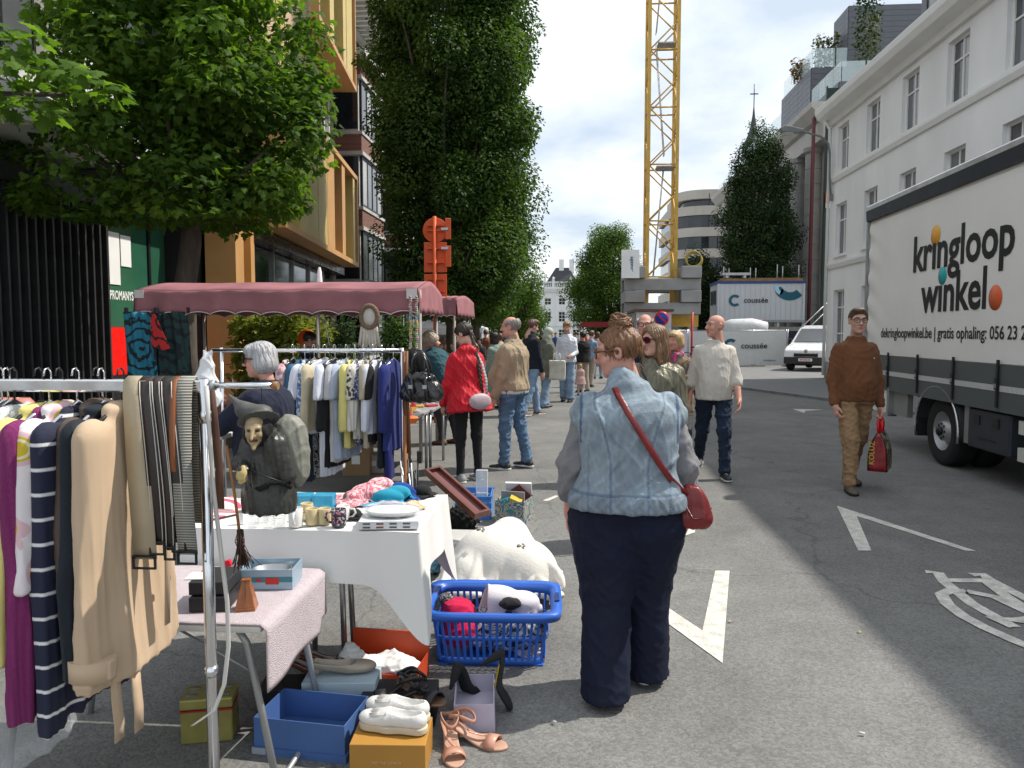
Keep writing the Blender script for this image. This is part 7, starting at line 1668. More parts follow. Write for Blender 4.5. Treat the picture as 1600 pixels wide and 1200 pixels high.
for j in range(NV + 1):
 for i in range(NS):
  (x, y), kk, f_ = perim(tot * i / NS); nx_, ny_ = ((0, -1), (1, 0), (0, 1), (-1, 0))[kk]
  cd = min(math.hypot(x - c[0], y - c[1]) for c in per); cdir = Vector((x, y)).normalized()
  cw = math.exp(-(cd / .11) ** 2); ln = .21 + .24 * cw + .012 * math.sin(x * 9 + y * 5); v = j / NV
  o_ = (.012 + .02 * v) + .03 * v * cw + .012 * v * math.sin((x * 14 + y * 17)) + .006 * v * math.sin(x * 31 + 2)
  cdir = Vector((math.copysign(.7, x), math.copysign(.7, y))); dx, dy = nx_ * (1 - cw) + cdir.x * cw * 1.2, ny_ * (1 - cw) + cdir.y * cw * 1.2
  vs_.append((x + dx * o_, y + dy * o_, .7475 - .004 * math.sin(min(1, v * 6) * 1.57) - ln * v))
cm = MB().add(vs_, [(j * NS + i, j * NS + (i + 1) % NS, (j + 1) * NS + (i + 1) % NS, (j + 1) * NS + i) for j in range(NV) for i in range(NS)], 0, True)
cm.grid(lambda a, b2: (-tw / 2 - .012 + a * (tw + .024), -td / 2 - .012 + b2 * (td + .024), .7475 + .0012 * math.sin(a * 23 + b2 * 9)), 30, 20)
cm.build('cloth', TCL, tcl)
TT = .751
def on(px, py, z): return gnd(px, py, z)
MUGW = mat('white_ceramic', (.75, .74, .72), .2, var=.03, coat=.4); MUGC = mat('cream_ceramic', (.55, .45, .25), .25, var=.05, coat=.4); MUGF = blotch('floral_ceramic', [(.02, .025, .05), (.02, .025, .05), (.4, .12, .15), (.03, .03, .06), (.45, .42, .4)], 130, .25)
def mug(label, px, py, m, hh=.078, r=.033, han=90, group=None):
 q = on(px, py, TT); t = thing('mug', label, 'mug', (q.x, q.y + r, TT + .003), 0, group)
 MB().lathe([(0, 0), (r * .9, 0), (r, .006), (r, hh - .002), (r - .0015, hh), (r - .004, hh - .002), (r - .005, .01), (0, .008)], 24).build('cup', m, t)
 a = R(han); c, s = math.cos(a), math.sin(a)
 MB().tube([(c * (r - .002), s * (r - .002), hh * .8), (c * (r + .02), s * (r + .02), hh * .78), (c * (r + .026), s * (r + .026), hh * .5), (c * (r + .015), s * (r + .015), hh * .25), (c * (r - .002), s * (r - .002), hh * .18)], .005, 8).build('handle', m, t)
mug('plain white mug at the left of the mug row', 458, 826, MUGW, .078, .03, -80)
mug('cream mug at the front of the cream trio', 484, 823, MUGC, .07, .028, 200)
mug('cream mug behind the white and front cream mugs', 476, 814, MUGC, .07, .028, 80); mug('cream mug beside the dark floral mug', 504, 822, MUGC, .068, .028, 100)
mug('dark floral patterned mug at the right of the row', 526, 826, MUGF, .074, .031, 180); mug('pale mug half hidden behind the floral mug', 533, 815, MUGW, .06, .03, 0)
GLS = mat('drinking_glass', (.6, .64, .64), .03, var=0, alpha=.16, spec=.8)
for i, (px, py, hh, lb_) in enumerate(((393, 825, .06, 'checked drinking glass left of broom'), (418, 826, .06, 'clear drinking glass right behind the broom'), (434, 827, .055, 'clear tumbler next to the white mug'), (408, 818, .07, 'tall clear glass behind the tumblers'))):
 q = on(px, py, TT); t = thing('drinking_glass', lb_, 'glass', (q.x, q.y + .02, TT + .003)); MB().lathe([(0, 0), (.024, 0), (.028, hh), (.026, hh), (.0225, .006), (0, .006)], 20).build('tumbler', GLS, t); MB().lathe([(.0275, hh * .8), (.0278, hh * .83)], 20).build('print_band', WHITE, t)
q = on(377, 818, TT); sj = thing('salt_jar', 'small square white jar at the left of the glasses', 'jar', (q.x, q.y, TT + .003)); MB().bb(-.014, .014, -.012, .012, 0, .045).build('jar', MUGW, sj, bevel=.003); MB().bb(-.012, .012, -.01, .01, .0455, .052).build('lid', STEEL, sj)
q = on(484, 797, TT); bt_ = thing('plastic_box', 'bright blue plastic box behind the mugs', 'box', (q.x, q.y + .05, TT + .003), R(4))
for s in (-1, 1): MB().bb(s * .052 - .048, s * .052 + .048, -.04, .04, 0, .062).build('compartment', mat('cyan_plastic', (.01, .3, .5), .3, alpha=.85), bt_, bevel=.005)
q = on(602, 829, TT); cb = closed_box('cutlery_box', 'flat white cutlery carton with printed utensils on the cloth', 'box', (q.x, q.y + .1, TT + .003), R(7), .25, .19, .035, mat('carton_white', (.66, .67, .68), .5, var=.04))
for i in range(4):
 for j in range(2): MB().bb(-.105 + i * .055, -.075 + i * .055, -.0965, -.0955, .006 + j * .015, .013 + j * .015).build('print', mat('print_brown' if i == 1 else 'print_slate', (.2, .08, .05) if i == 1 else (.08, .1, .12), .5, var=0), cb)
wd = thing('wrapped_dish', 'clear film wrapped dish lying on the cutlery carton', 'dish', (q.x + .005, q.y + .105, TT + .043), R(5))
MB().lathe([(0, .004), (.085, .004), (.1, .02), (.098, .024), (.08, .01), (0, .01)], 28, sx=1.15, sy=.78).build('dish', MUGW, wd)
sdf_obj('film', lambda P: ell(P, (0, 0, .022), (.135, .095, .03)), A(-.16, -.12, -.01), A(.16, .12, .07), .006, PLAST, wd, .008, 70, 4)
def cloth_on(label, px, py, blobs, m, **kw): q = on(px, py, TT); return heap('folded_garment', label, 'garment', (q.x, q.y, TT + .003), blobs, m, flat=True, **kw)
cloth_on('crumpled pink floral shirt heaped at the back of the table', 572, 783, [((0, .05, .03), (.12, .08, .04)), ((.05, .09, .06), (.09, .06, .035)), ((-.06, .0, .02), (.07, .05, .025))], blotch('pink_floral', [(.6, .14, .18), (.65, .5, .5), (.6, .16, .2), (.16, .1, .1)], 22, .85, False), fold=.016, seed=1)
cloth_on('turquoise garment folded in front of the pink shirt', 606, 786, [((0, .02, .025), (.1, .06, .032)), ((.04, .05, .04), (.08, .05, .03))], fabric('turquoise_cotton', (.015, .27, .4)), fold=.018, seed=2)
cloth_on('royal blue garment behind the turquoise one', 622, 779, [((0, .03, .03), (.1, .05, .04))], fabric('royal_blue', (.015, .05, .25)), fold=.016, seed=3)
cloth_on('purple scarf end under the turquoise garment', 612, 795, [((0, .02, .012), (.07, .03, .016))], fabric('dusky_purple', (.17, .12, .24)), fold=.01, seed=4)
cloth_on('orange patterned scarf at the table corner', 644, 797, [((0, .02, .015), (.045, .04, .02))], blotch('orange_print', [(.6, .3, .08), (.6, .5, .3), (.5, .2, .05)], 50, .85, False), fold=.012, seed=5)
cloth_on('black cap with red patch at the back right of table', 657, 778, [((0, .05, .02), (.06, .05, .03))], fabric('black_felt', (.012, .012, .013)), fold=.006, seed=6)
cloth_on('black garment between mugs and cutlery carton', 548, 812, [((0, .03, .016), (.05, .05, .02))], fabric('black_felt', (.012, .012, .013)), fold=.012, seed=7)
cloth_on('red and white striped cloth at the left of the table', 345, 800, [((-.03, .06, .015), (.14, .1, .03))], stripes('pink_stripe', (.66, .6, .58), (.6, .08, .14), 13, .7, 'Y', .85), fold=.006, seed=8)
# ================================================================ small folding table with towel
SZ = .6; c0_, c1_ = gnd(417, 978, SZ), gnd(487, 893, SZ)
sx1 = (c0_.x + c1_.x) / 2; sy0, sy1 = c0_.y, c1_.y; sx0 = sx1 - .95
st_ = thing('folding_table', 'small white folding table with metal legs in front', 'table', (sx1, sy0, 0))
MB().bb(-.95, 0, 0, sy1 - sy0, SZ - .03, SZ - .004).build('table_top', mat('white_laminate', (.6, .6, .58), .45), st_, bevel=.008)
LG = mat('painted_grey_tube', (.36, .37, .37), .4, metal=.4)
for y in (.05, sy1 - sy0 - .06):
 MB().tube([(-.1, y, SZ - .035), (-.07, y, SZ - .08), (-.045, y, SZ - .2), (.03, y, 0)], .0125, 10).build('leg', LG, st_)
 MB().tube([(-.85, y, SZ - .035), (-.88, y, SZ - .08), (-.95, y, 0)], .0125, 10).build('leg', LG, st_)
MB().tube([(-.32, .05, SZ - .035), (-.035, .05, SZ - .19)], .007, 6, flat=.5).build('brace', LG, st_); MB().tube([(.03, .05, .02), (.03, sy1 - sy0 - .06, .02)], .01, 8).build('foot_bar', LG, st_)
tow = thing('towel', 'pale lilac towel spread over the small folding table corner', 'towel', (sx1, sy0, SZ))
dep = sy1 - sy0
def towel(a, b2):
 x = -.8 + a * 1.0; y = -.0 + b2 * (dep + .03); z = .001
 over = x - .004 + 0.0
 if x > 0:
  dr = min(x, .2) * (1.0 + .0 * b2); return (.006 + .02 * math.sin(b2 * 9) * dr * 2 + .015, y, .001 - dr * (1.15 if b2 < .85 else .9) - .0)
 return (x, y, z + .0012 * math.sin(a * 40) * math.sin(b2 * 30))
MB().grid(towel, 60, 30).build('cloth', fabric('lilac_towel', (.58, .5, .53), var=.08, scale=40, bump=.9, bscale=260), tow, solid=.005)
def ons(px, py): return gnd(px, py, SZ + .004)
q = ons(412, 922); tin = open_box('biscuit_tin', 'pale blue biscuit tin without lid holding a dish', 'tin', (q.x, q.y + .075, SZ + .006), R(6), .2, .15, .075, mat('pale_blue_tin', (.33, .45, .55), .35, metal=.2, var=.08), STEEL, .003)
MB().bb(-.1005, .1005, -.0765, -.0755, .028, .048).build('painted_band', mat('teal_band', (.05, .2, .25), .4), tin); MB().bb(.0, .05, -.0775, -.0767, .02, .045).build('painted_truck', mat('toy_red', (.5, .03, .02), .4), tin); MB().bb(-.035, -.015, -.0775, -.0767, .03, .042).build('painted_badge', mat('toy_red', (.5, .03, .02), .4), tin)
MB().bb(-.102, .102, -.077, .077, .068, .0725).build('rolled_rim', mat('pale_blue_tin', (.33, .45, .55)), tin) if False else None
MB().lathe([(0, .0), (.05, .0), (.06, .05), (.055, .05), (.045, .006), (0, .006)], 24, (0, .01, .006), sx=1.3).build('dish', STEEL, tin)
q = ons(380, 956); met = thing('metronome', 'small wooden pyramid metronome on the towel', 'metronome', (q.x, q.y + .03, SZ + .006), R(12))
MB().box((0, 0, .055), (.066, .06, .09), None, 0, .42).build('case', mat('cherry_wood', (.3, .1, .025), .35, var=.3, scale=14, stretch=(6, 6, 1), coat=.4), met, bevel=.002); MB().box((0, 0, .004), (.068, .062, .012)).build('plinth', mat('cherry_wood', (.3, .1, .025)), met, bevel=.002); MB().box((0, 0, .102), (.03, .027, .005)).build('cap', mat('cherry_wood', (.3, .1, .025)), met)
MB().tube([(0, -.0285, .012), (0, -.0135, .098)], .0012, 4).build('door_line', BLACK, met)
q = ons(318, 958); kb = closed_box('black_box', 'stacked black boxes behind the post on the small table', 'box', (q.x, q.y + .1, SZ + .006), R(8), .13, .19, .05, BLACK); MB().bb(-.07, .06, -.08, .1, .054, .1).build('upper_box', mat('dark_case', (.025, .025, .027), .5), kb, bevel=.004); MB().bb(-.09, -.02, -.06, .02, .102, .106).build('paper', WHITE, kb)
q = ons(354, 905); mk = thing('marker_pen', 'red capped marker standing beside the blue tin', 'marker', (q.x, q.y, SZ + .006)); MB().tube([(0, 0, .0), (0, 0, .045)], .013, 12).build('barrel', mat('clear_barrel', (.3, .3, .3), .3), mk); MB().box((.004, 0, .06), (.034, .022, .028), (0, R(-20), 0)).build('cap', mat('marker_red', (.6, .01, .03), .3), mk, bevel=.004)
# ================================================================ on the asphalt: shoe boxes and baskets
SATB = mat('blue_card', (.055, .12, .3), .6, var=.06); NVYB = mat('navy_card_lining', (.008, .05, .18), .6)
a, b2 = gnd(386, 1178), gnd(543, 1196)
q = (a + b2) / 2; ang = math.atan2(b2.y - a.y, b2.x - a.x)
bx_ = open_box('shoe_box', 'large open blue shoe box standing on its lid', 'box', (q.x + .02, q.y + .125, 0.0), ang, .36, .235, .14, SATB, NVYB, group='shoe boxes on the asphalt'); MB().bb(-.187, .187, -.124, .124, -.0, .03).build('lid', SATB, bx_); MB().bb(-.186, -.13, -.126, -.1245, .003, .028).build('label', mat('grey_sticker', (.3, .32, .36), .5), bx_)
a, b2 = gnd(545, 1212), gnd(662, 1218); q = (a + b2) / 2
MUST = mat('mustard_card', (.4, .2, .035), .55, var=.05)
mb_ = closed_box('shoe_box', 'mustard orange shoe box with white loafers on top', 'box', (q.x, q.y + .1, 0), R(3), .27, .2, .12, MUST); mb_['group'] = 'shoe boxes on the asphalt'
lettering('MEET THE ELEMENTS', mat('print_tan', (.6, .42, .2), .5, var=0), mb_, (-.055, -.1012, .05), (R(90), 0, 0), .011)
a = gnd(590, 1090); ORB = mat('orange_card', (.5, .06, .015), .5)
ob = open_box('shoe_box', 'orange rimmed shoe box lined white with tissue paper', 'box', (a.x - .01, a.y + .12, 0), R(-5), .36, .26, .11, ORB, mat('white_lining', (.6, .58, .57), .7), group='shoe boxes on the asphalt')
MB().bb(-.182, .182, .125, .134, .1, .2).build('upright_lid', ORB, ob)
tis = mat('tissue_paper', (.75, .74, .73), .8, var=.05); sdf_obj('tissue', lambda P: smin(smin(ell(P, (-.09, -.05, .1), (.11, .07, .06)), ell(P, (.05, 0, .1), (.13, .09, .045)), .03), ell(P, (-.14, -.03, .13), (.05, .05, .07)), .03), A(-.25, -.15, .0), A(.22, .13, .24), .008, tis, ob, .012, 30, 5, (1, 1, 1))
a = gnd(610, 1128); kbx = closed_box('shoe_box', 'black shoe box carrying strappy black sandals', 'box', (a.x + .03, a.y + .05, 0), R(4), .3, .18, .115, mat('black_card', (.014, .014, .016), .5)); kbx['group'] = 'shoe boxes on the asphalt'
a = gnd(450, 1112); kb2 = closed_box('shoe_box', 'flat black shoe box under the brown court shoe', 'box', (a.x + .01, a.y + .06, 0), R(6), .28, .15, .1, mat('black_card', (.014, .014, .016), .5)); kb2['group'] = 'shoe boxes on the asphalt'
a, b2 = gnd(706, 1146), gnd(764, 1143); q = (a + b2) / 2
lb2 = open_box('shoe_box', 'lilac shoe box with one black pump inside', 'box', (q.x - .0, q.y + .14, 0), R(6), .16, .27, .11, mat('lilac_card', (.45, .42, .52), .5), mat('lilac_lining', (.5, .5, .54), .6), group='shoe boxes on the asphalt'); MB().bb(-.083, .083, -.139, .139, 0, .035).build('lid', mat('lilac_card', (.45, .42, .52)), lb2)
def pump(label, loc, rz, m, mi, heel=.075, rx=0.0, ry=0.0, yellow=None, s=1.0, name='court_shoe', group=None):
 t = thing(name, label, 'shoe', loc, rz, group); t.rotation_euler = (rx, ry, rz); t.scale = (s, s, s)
 def zc(y): u = np.clip((y + .1) / .14, 0, 1); return heel * (1 - (3 * u * u - 2 * u ** 3))
 def outer(P, g=0):
  q = P.copy(); q[:, 2] = P[:, 2] - zc(P[:, 1]); y = q[:, 1]
  hgt = .05 - .012 * np.clip((y + .02) / .1, 0, 1); w_ = .031 + .008 * np.exp(-((y - .06) / .05) ** 2)
  d = smin(seg(q, A(0, -.085, .02), A(0, .02, .018), .028 - g, .031 - g), ell(q, (0, .075, .014), (.038 - g, .06 - g, .024 - g)), .03); return d
 def fn(P):
  q = P.copy(); q[:, 2] = P[:, 2] - zc(P[:, 1]); d = outer(P); d = smax(d, -(q[:, 2] - .001), .003)
  d = smax(d, -smin(seg(q, A(0, -.085, .03), A(0, .03, .034), .0235, .026), seg(q, A(0, -.08, .05), A(0, .03, .05), .026, .028), .01), .003)
  return d
 def hl(P): return smax(seg(P, A(0, -.092, heel), A(0, -.1, .0), .023, .0065 if heel > .05 else .02), -P[:, 2], .002)
 sdf_obj('upper', fn, A(-.06, -.14, -.01), A(.06, .16, heel + .08), .004, m, t)
 sdf_obj('heel', hl, A(-.04, -.14, -.01), A(.04, -.05, heel + .02), .004, m, t)
 V, F = sdf_mesh(lambda P: smax(outer(P, .004), np.abs(P[:, 2] - zc(P[:, 1]) - .0035) - .003, .002), A(-.06, -.14, -.01), A(.06, .16, heel + .03), .004); link('insole', np_mesh('insole', V, F), t, None, None, mi)
 if yellow is not None: MB().grid(lambda a, b_: ((a - .5) * .05, -.06 + b_ * .08, float(zc(np.array([-.06 + b_ * .08]))[0]) - .0035), 4, 8).build('sole_patch', yellow, t, solid=.002)
 return t
BRL = mat('brown_patent', (.1, .035, .018), .25, var=.15, coat=.5); SIL = mat('silver_insole', (.5, .45, .38), .3, metal=.5); BKS = mat('black_suede', (.014, .015, .018), .85)
q = gnd(470, 1108); pump('brown leather court shoe on the flat black box', (q.x + .0, q.y + .09, .106), R(-78), BRL, mat('tan_insole', (.4, .22, .12), .5), .055, s=1.05)
pump('second brown court shoe behind its pair', (q.x + .06, q.y + .17, .106), R(-70), BRL, mat('tan_insole', (.4, .22, .12), .5), .055, s=1.05)
q = gnd(525, 1120); pump('silver beige ballet shoe behind the blue box', (q.x, q.y + .07, .16), R(-75), mat('champagne_leather', (.34, .29, .23), .4, metal=.2), SIL, .02, s=1.1)
q = gnd(518, 1125); sb2 = closed_box('shoe_box', 'pale blue shoe box under the silver ballet shoes', 'box', (q.x + .02, q.y + .09, 0), R(5), .3, .16, .15, mat('ice_blue_card', (.4, .5, .56), .5)); sb2['group'] = 'shoe boxes on the asphalt'
q = gnd(718, 1128); pump('black suede pump lying inside the lilac box', (q.x - .005, q.y + .15, .05), R(-30), BKS, BKS, .08, rx=R(-28))
q = gnd(776, 1116); pump('black suede pump with yellow sole leaning on the lilac box', (q.x - .02, q.y + .04, .105), 0, BKS, BKS, .09, yellow=mat('yellow_sole', (.55, .38, .01), .4), s=.95).rotation_euler = (lambda y_, z_: Matrix((y_.cross(z_), y_, z_)).transposed().to_euler())(Vector((.5, -.12, -.78)).normalized(), (Vector((.75, .25, .5)) - Vector((.5, -.12, -.78)).normalized() * Vector((.75, .25, .5)).dot(Vector((.5, -.12, -.78)).normalized())).normalized())
def loafer(label, loc, rz):
 t = thing('loafer', label, 'shoe', loc, rz); WL = mat('white_leather', (.66, .65, .62), .45, var=.05, bump=.08)
 def up(P):
  d = smin(seg(P, A(0, -.085, .045), A(0, .03, .042), .033, .036), ell(P, (0, .085, .036), (.04, .06, .027)), .03)
  d = smax(d, -(P[:, 2] - .02), .004); return smax(d, -ell(P, (0, -.035, .085), (.026, .066, .05)), .005)
 sdf_obj('upper', up, A(-.06, -.14, 0), A(.06, .16, .1), .004, WL, t, .0008, 80, 1)
 def so(P):
  q = P.copy(); q[:, 2] = 0; d = smin(seg(q, A(0, -.085, 0), A(0, .02, 0), .035, .036), seg(q, A(0, .03, 0), A(0, .1, 0), .041, .041), .03); return smax(d, np.abs(P[:, 2] - .0125) - .0125, .004)
 V, F = sdf_mesh(so, A(-.06, -.14, 0), A(.06, .16, .03), .004); link('sole', np_mesh('sole', V, F), t, None, None, mat('cream_sole', (.52, .46, .34), .7))
 for i in range(13): x = -.028 + i * .0047; ribbon([(x, .028, .073 - abs(x) * .25), (x, .055, .07 - abs(x) * .3), (x * 1.1, .088 + .004 * (i % 3), .066 - abs(x) * .3)], (.0021, 0, 0), .0012, 'fringe', WL, t)
 MB().tube([(-.03, .03, .066), (0, .032, .079), (.03, .03, .066)], .003, 6).build('band', WL, t)
q = gnd(618, 1196)
tz = .1245
q = gnd(612, 1146, tz); loafer('white fringed loafer at the front of the mustard box', (q.x + .01, q.y + .03, tz), R(82)); q = gnd(620, 1128, tz); loafer('white fringed loafer behind its pair on the mustard box', (q.x + .005, q.y + .04, tz), R(76))
def sandal(label, loc, rz, m, msole, high=.045, col='nude'):
 t = thing('sandal', label, 'shoe', loc, rz)
 zc = lambda y: high * (1 - (lambda u: 3 * u * u - 2 * u ** 3)(min(1, max(0, (y + .1) / .13))))
 def sole(a, b_):
  y = -.12 + b_ * .25; w_ = (.027 + .015 * math.exp(-((y - .07) / .055) ** 2)) * math.sqrt(max(.02, 1 - abs(b_ * 2 - 1) ** 5)); return ((a - .5) * 2 * w_, y, zc(y) + .006)
 MB().grid(sole, 8, 24).build('sole', msole, t, solid=.009)
 MB().box((0, -.095, high / 2), (.045, .04, high), None, 0, 1.05).build('heel', m, t, bevel=.004)
 ribbon([(math.cos(a) * .042, .07, .008 + math.sin(a) * .034) for a in [math.pi * i / 10 for i in range(11)]], (0, .022, 0), .003, 'toe_strap', m, t)
 ribbon([(math.cos(a) * .034, -.045 - .055 * abs(math.sin(a)) if False else -.06 - .055 * math.sin(a), high + .05 + .012 * math.cos(2 * a)) for a in [2 * math.pi * i / 20 for i in range(21)]], (0, 0, .008), .003, 'ankle_strap', m, t)
 ribbon([(.03, -.06, high + .04), (.02, -.02, .05), (.0, .02, .035), (-.02, .045, .03)], (.006, .004, 0), .003, 'instep_strap', m, t)
 for s in (-1, 1): ribbon([(s * .032, -.07, high + .045), (s * .03, -.08, high + .006)], (0, .008, 0), .003, 'side_strap', m, t)
 MB().bb(.033, .038, -.075, -.055, high + .04, high + .056).build('buckle', STEEL, t); return t
NUD = mat('nude_leather', (.5, .26, .18), .4, var=.08, coat=.2); NUI = mat('nude_insole', (.48, .29, .21), .6)
q = gnd(706, 1172); sandal('nude strappy sandal pointing at the viewer', (q.x, q.y, .0), R(196), NUD, NUI)
q = gnd(744, 1160); sandal('nude strappy sandal lying to the right of its pair', (q.x, q.y, .0), R(252), NUD, NUI)
q = gnd(622, 1092, .12); sandal('black strappy sandal on the black box', (q.x, q.y, .12), R(110), BLACK, BLACK, .03); q = gnd(660, 1090, .12); sandal('black buckled sandal at the right end of the black box', (q.x - .01, q.y, .12), R(240), BLACK, mat('brown_insole', (.12, .07, .04), .6), .03)
q = gnd(318, 1160); gtin = thing('storage_tin', 'old yellow green storage tin with oval pictures behind the post', 'tin', (q.x, q.y + .06, 0), R(14))
OT = mat('olive_tin', (.3, .27, .08), .35, metal=.3, var=.2, scale=12); MB().bb(-.095, .095, -.065, .065, 0, .13).build('body', OT, gtin, bevel=.006); MB().bb(-.097, .097, -.067, .067, .132, .175).build('lid', OT, gtin, bevel=.008); MB().bb(-.0965, .0965, -.0665, .0665, .124, .131).build('red_line', mat('tin_red', (.3, .02, .02), .4), gtin)
for x, y in ((-.06, .03), (-.06, -.03), (.0, 0), (.06, .03), (.06, -.03)): MB().lathe([(0, .1755), (.02, .1755), (.019, .177), (0, .177)], 16, (x, y, 0), sx=1.1, sy=.75).build('oval_picture', mat('oval_grey', (.2, .22, .22), .4), gtin)
BLU = mat('cobalt_plastic', (.025, .12, .52), .38, var=.04, spec=.5)
fa, fb = gnd(680, 1043), gnd(848, 1038); q = (fa + fb) / 2; BWd, BDp, BH = (fb - fa).length, .36, .265
bsk = thing('laundry_basket', 'blue plastic laundry basket filled with clothes', 'basket', (q.x, q.y + BDp / 2, 0), R(2))
bw, bd = BWd / 2, BDp / 2; sp = 1.14
def ringp(z, g=0): k_ = 1 + (sp - 1) * z / BH; return bw * k_ + g, bd * k_ + g
def band(z0, z1, g=0, nm='band', th=.004, flare=0):
 m = MB(); n = 44; out = []
 for z, gg in ((z0, g), (z1, g + flare)):
  a_, b_ = ringp(z, gg); ring_ = []
  for i in range(n): th_ = 2 * math.pi * i / n; c, s = math.cos(th_), math.sin(th_); e = .28; ring_.append((math.copysign(abs(c) ** e, c) * a_, math.copysign(abs(s) ** e, s) * b_, z))
  out += ring_
 m.add(out, [(i, (i + 1) % n, n + (i + 1) % n, n + i) for i in range(n)], 0, True); return m.build(nm, BLU, bsk, solid=th)
band(0, .04); band(.125, .145); band(.225, BH); band(BH - .002, BH + .004, .0, 'rim', .006, .045); band(BH - .03, BH + .004, .046, 'rim_skirt', .005)
MB().bb(-bw * .98, bw * .98, -bd * .98, bd * .98, .002, .008).build('base', BLU, bsk)
sl_ = MB().bb(-.0065, .0065, -.002, .002, .03, .235).mesh('bar'); sl_.materials.append(BLU)
for s in (-1, 1):
 for i in range(17):
  t_ = -1 + 2 * (i + .5) / 17; o = link('bar', sl_, bsk, (t_ * bw * .98, s * bd * 1.0, 0), (R(7.5) * s, 0, 0)); o.rotation_euler = (-s * math.atan(bd * (sp - 1) / BH), t_ * math.atan(bw * (sp - 1) / BH), 0)
 for i in range(11):
  t_ = -1 + 2 * (i + .5) / 11; o = link('bar', sl_, bsk, (s * bw * 1.0, t_ * bd * .96, 0), (0, 0, 0)); o.rotation_euler = (0, s * math.atan(bw * (sp - 1) / BH), R(90))
for s in (-1, 1): MB().bb(s * (bw * sp + .026) - .011, s * (bw * sp + .026) + .011, -.055, .055, BH + .001, BH + .012).build('handle_recess', mat('dark_blue_plastic', (.008, .03, .14), .5), bsk)
BQ = Vector((q.x, q.y + BDp / 2, 0))
heap('white_shirt', 'crumpled white shirt on top of the blue basket', 'garment', BQ + Vector((.04, .02, .0)), [((-.03, .02, .25), (.17, .1, .06)), ((.1, .0, .245), (.12, .1, .045)), ((-.1, .04, .27), (.07, .06, .05))], fabric('white_shirt', (.66, .62, .66), var=.05), .007, .018, 34, 3, flat=True, box=(-.2, .2, -.14, .14))
heap('red_shirt', 'bright pink red garment at the left of the blue basket', 'garment', BQ + Vector((-.17, -.04, 0)), [((0, 0, .2), (.09, .09, .07)), ((0.02, 0, .12), (.1, .12, .08))], fabric('raspberry', (.5, .008, .06)), .008, .014, 34, 4)
heap('black_shirt', 'black garment with grey waistband in the blue basket', 'garment', BQ + Vector((.09, -.06, 0)), [((0, 0, .26), (.06, .05, .03))], fabric('black_felt', (.012, .012, .013)), .007, .006, 30, 5)
heap('mixed_laundry', 'grey and white clothes filling the blue basket', 'garment', BQ, [((.12, 0, .12), (.16, .13, .11)), ((-.05, .02, .1), (.14, .13, .1))], blotch('mixed_cloth', [(.4, .4, .44), (.05, .08, .12), (.45, .42, .46), (.02, .02, .025), (.25, .3, .33)], 11, .9, False), .009, .014, 30, 6)
heap('black_sock', 'small black printed sock at the left rim of the basket', 'garment', BQ + Vector((-.235, .0, 0)), [((0, 0, .255), (.045, .04, .03))], blotch('sock_print', [(.012, .012, .013), (.012, .012, .013), (.4, .4, .4)], 90, .9, False), .007, .006, 40, 7)
wq_ = gnd(735, 925); wbk = thing('laundry_basket', 'pale grey basket behind the blue one under a quilt', 'basket', (wq_.x + .05, wq_.y + .22, 0))
GRB = mat('grey_plastic', (.5, .5, .48), .5)
for i, (z0, z1) in enumerate(((0, .05), (.12, .14), (.24, .28))): MB().prism([(-.24, -.17), (.24, -.17), (.27, 0), (.24, .17), (-.24, .17), (-.27, 0)], z0, z1).build('band', GRB, wbk)
for i in range(14): MB().bb(-.22 + i * .034, -.207 + i * .034, -.172, -.166, .05, .24).build('bar', GRB, wbk)
QL = mat('cream_quilt', (.74, .71, .65), .85, var=.06, scale=4, bump=.2, bscale=60, stretch=(1, 1.6, 1))
qc = gnd(778, 862, .3); qu = thing('quilt', 'big cream quilted bedspread heaped over the grey basket', 'quilt', (qc.x, qc.y + .02, 0))
def qf(P):
 d = ell(P, (-.02, .08, .31), (.27, .2, .17)); d = smin(d, ell(P, (.12, .05, .3), (.22, .19, .13)), .06); d = smin(d, ell(P, (-.2, -.04, .22), (.15, .16, .12)), .05); d = smin(d, ell(P, (.26, -.06, .19), (.07, .1, .14)), .05); d = smin(d, ell(P, (.05, -.12, .2), (.24, .07, .09)), .05)
 d = smin(d, ell(P, (.04, .2, .42), (.12, .06, .06)), .03); d = smin(d, seg(P, A(-.3, -.12, .24), A(.1, -.14, .3), .05, .05), .02); d = smin(d, seg(P, A(.1, -.1, .33), A(.33, -.05, .22), .05, .06), .02); d = smin(d, seg(P, A(-.2, .05, .42), A(.1, .0, .36), .045, .04), .02)
 a_ = np.sin((P[:, 0] * .8 - P[:, 1] * .9 + P[:, 2] * .6) * 11 + 1.6 * np.sin(P[:, 0] * 9)); b_ = np.sin((P[:, 0] * .5 + P[:, 1] * .6 - P[:, 2] * .9) * 17 + 2 * np.sin(P[:, 1] * 8)); d = d - .016 * (1 - np.abs(a_)) ** 1.5 - .014 * (1 - np.abs(b_)) ** 1.5 + .008
 return smax(d, .12 - P[:, 2] + .03 * np.sin(P[:, 0] * 14), .02)
drape_obj('cloth', QL, qu, [((-.04, .1, .16), (.25, .19, .24)), ((.14, .06, .14), (.2, .17, .2)), ((-.17, -.02, .12), (.12, .13, .16)), ((.05, .2, .3), (.12, .07, .14))], (1.15, 1.0), .56, .1, (-.36, .38, -.24, .34), 78, 60, 10, .014, 4, .66, (.02, .05), .45, .5)
for k_, (x, y, z) in enumerate(((-.1, -.02, .43), (.14, -.1, .36))):
 fl = MB()
 for i in range(7): a_ = i * .9; fl.box((x + .018 * math.cos(a_), y + .012 * math.sin(a_), z + .008 * math.sin(a_ * 2)), (.016, .01, .006), (.6, .3, a_))
 fl.build('embroidery', mat('taupe_thread', (.25, .22, .2), .8), qu)
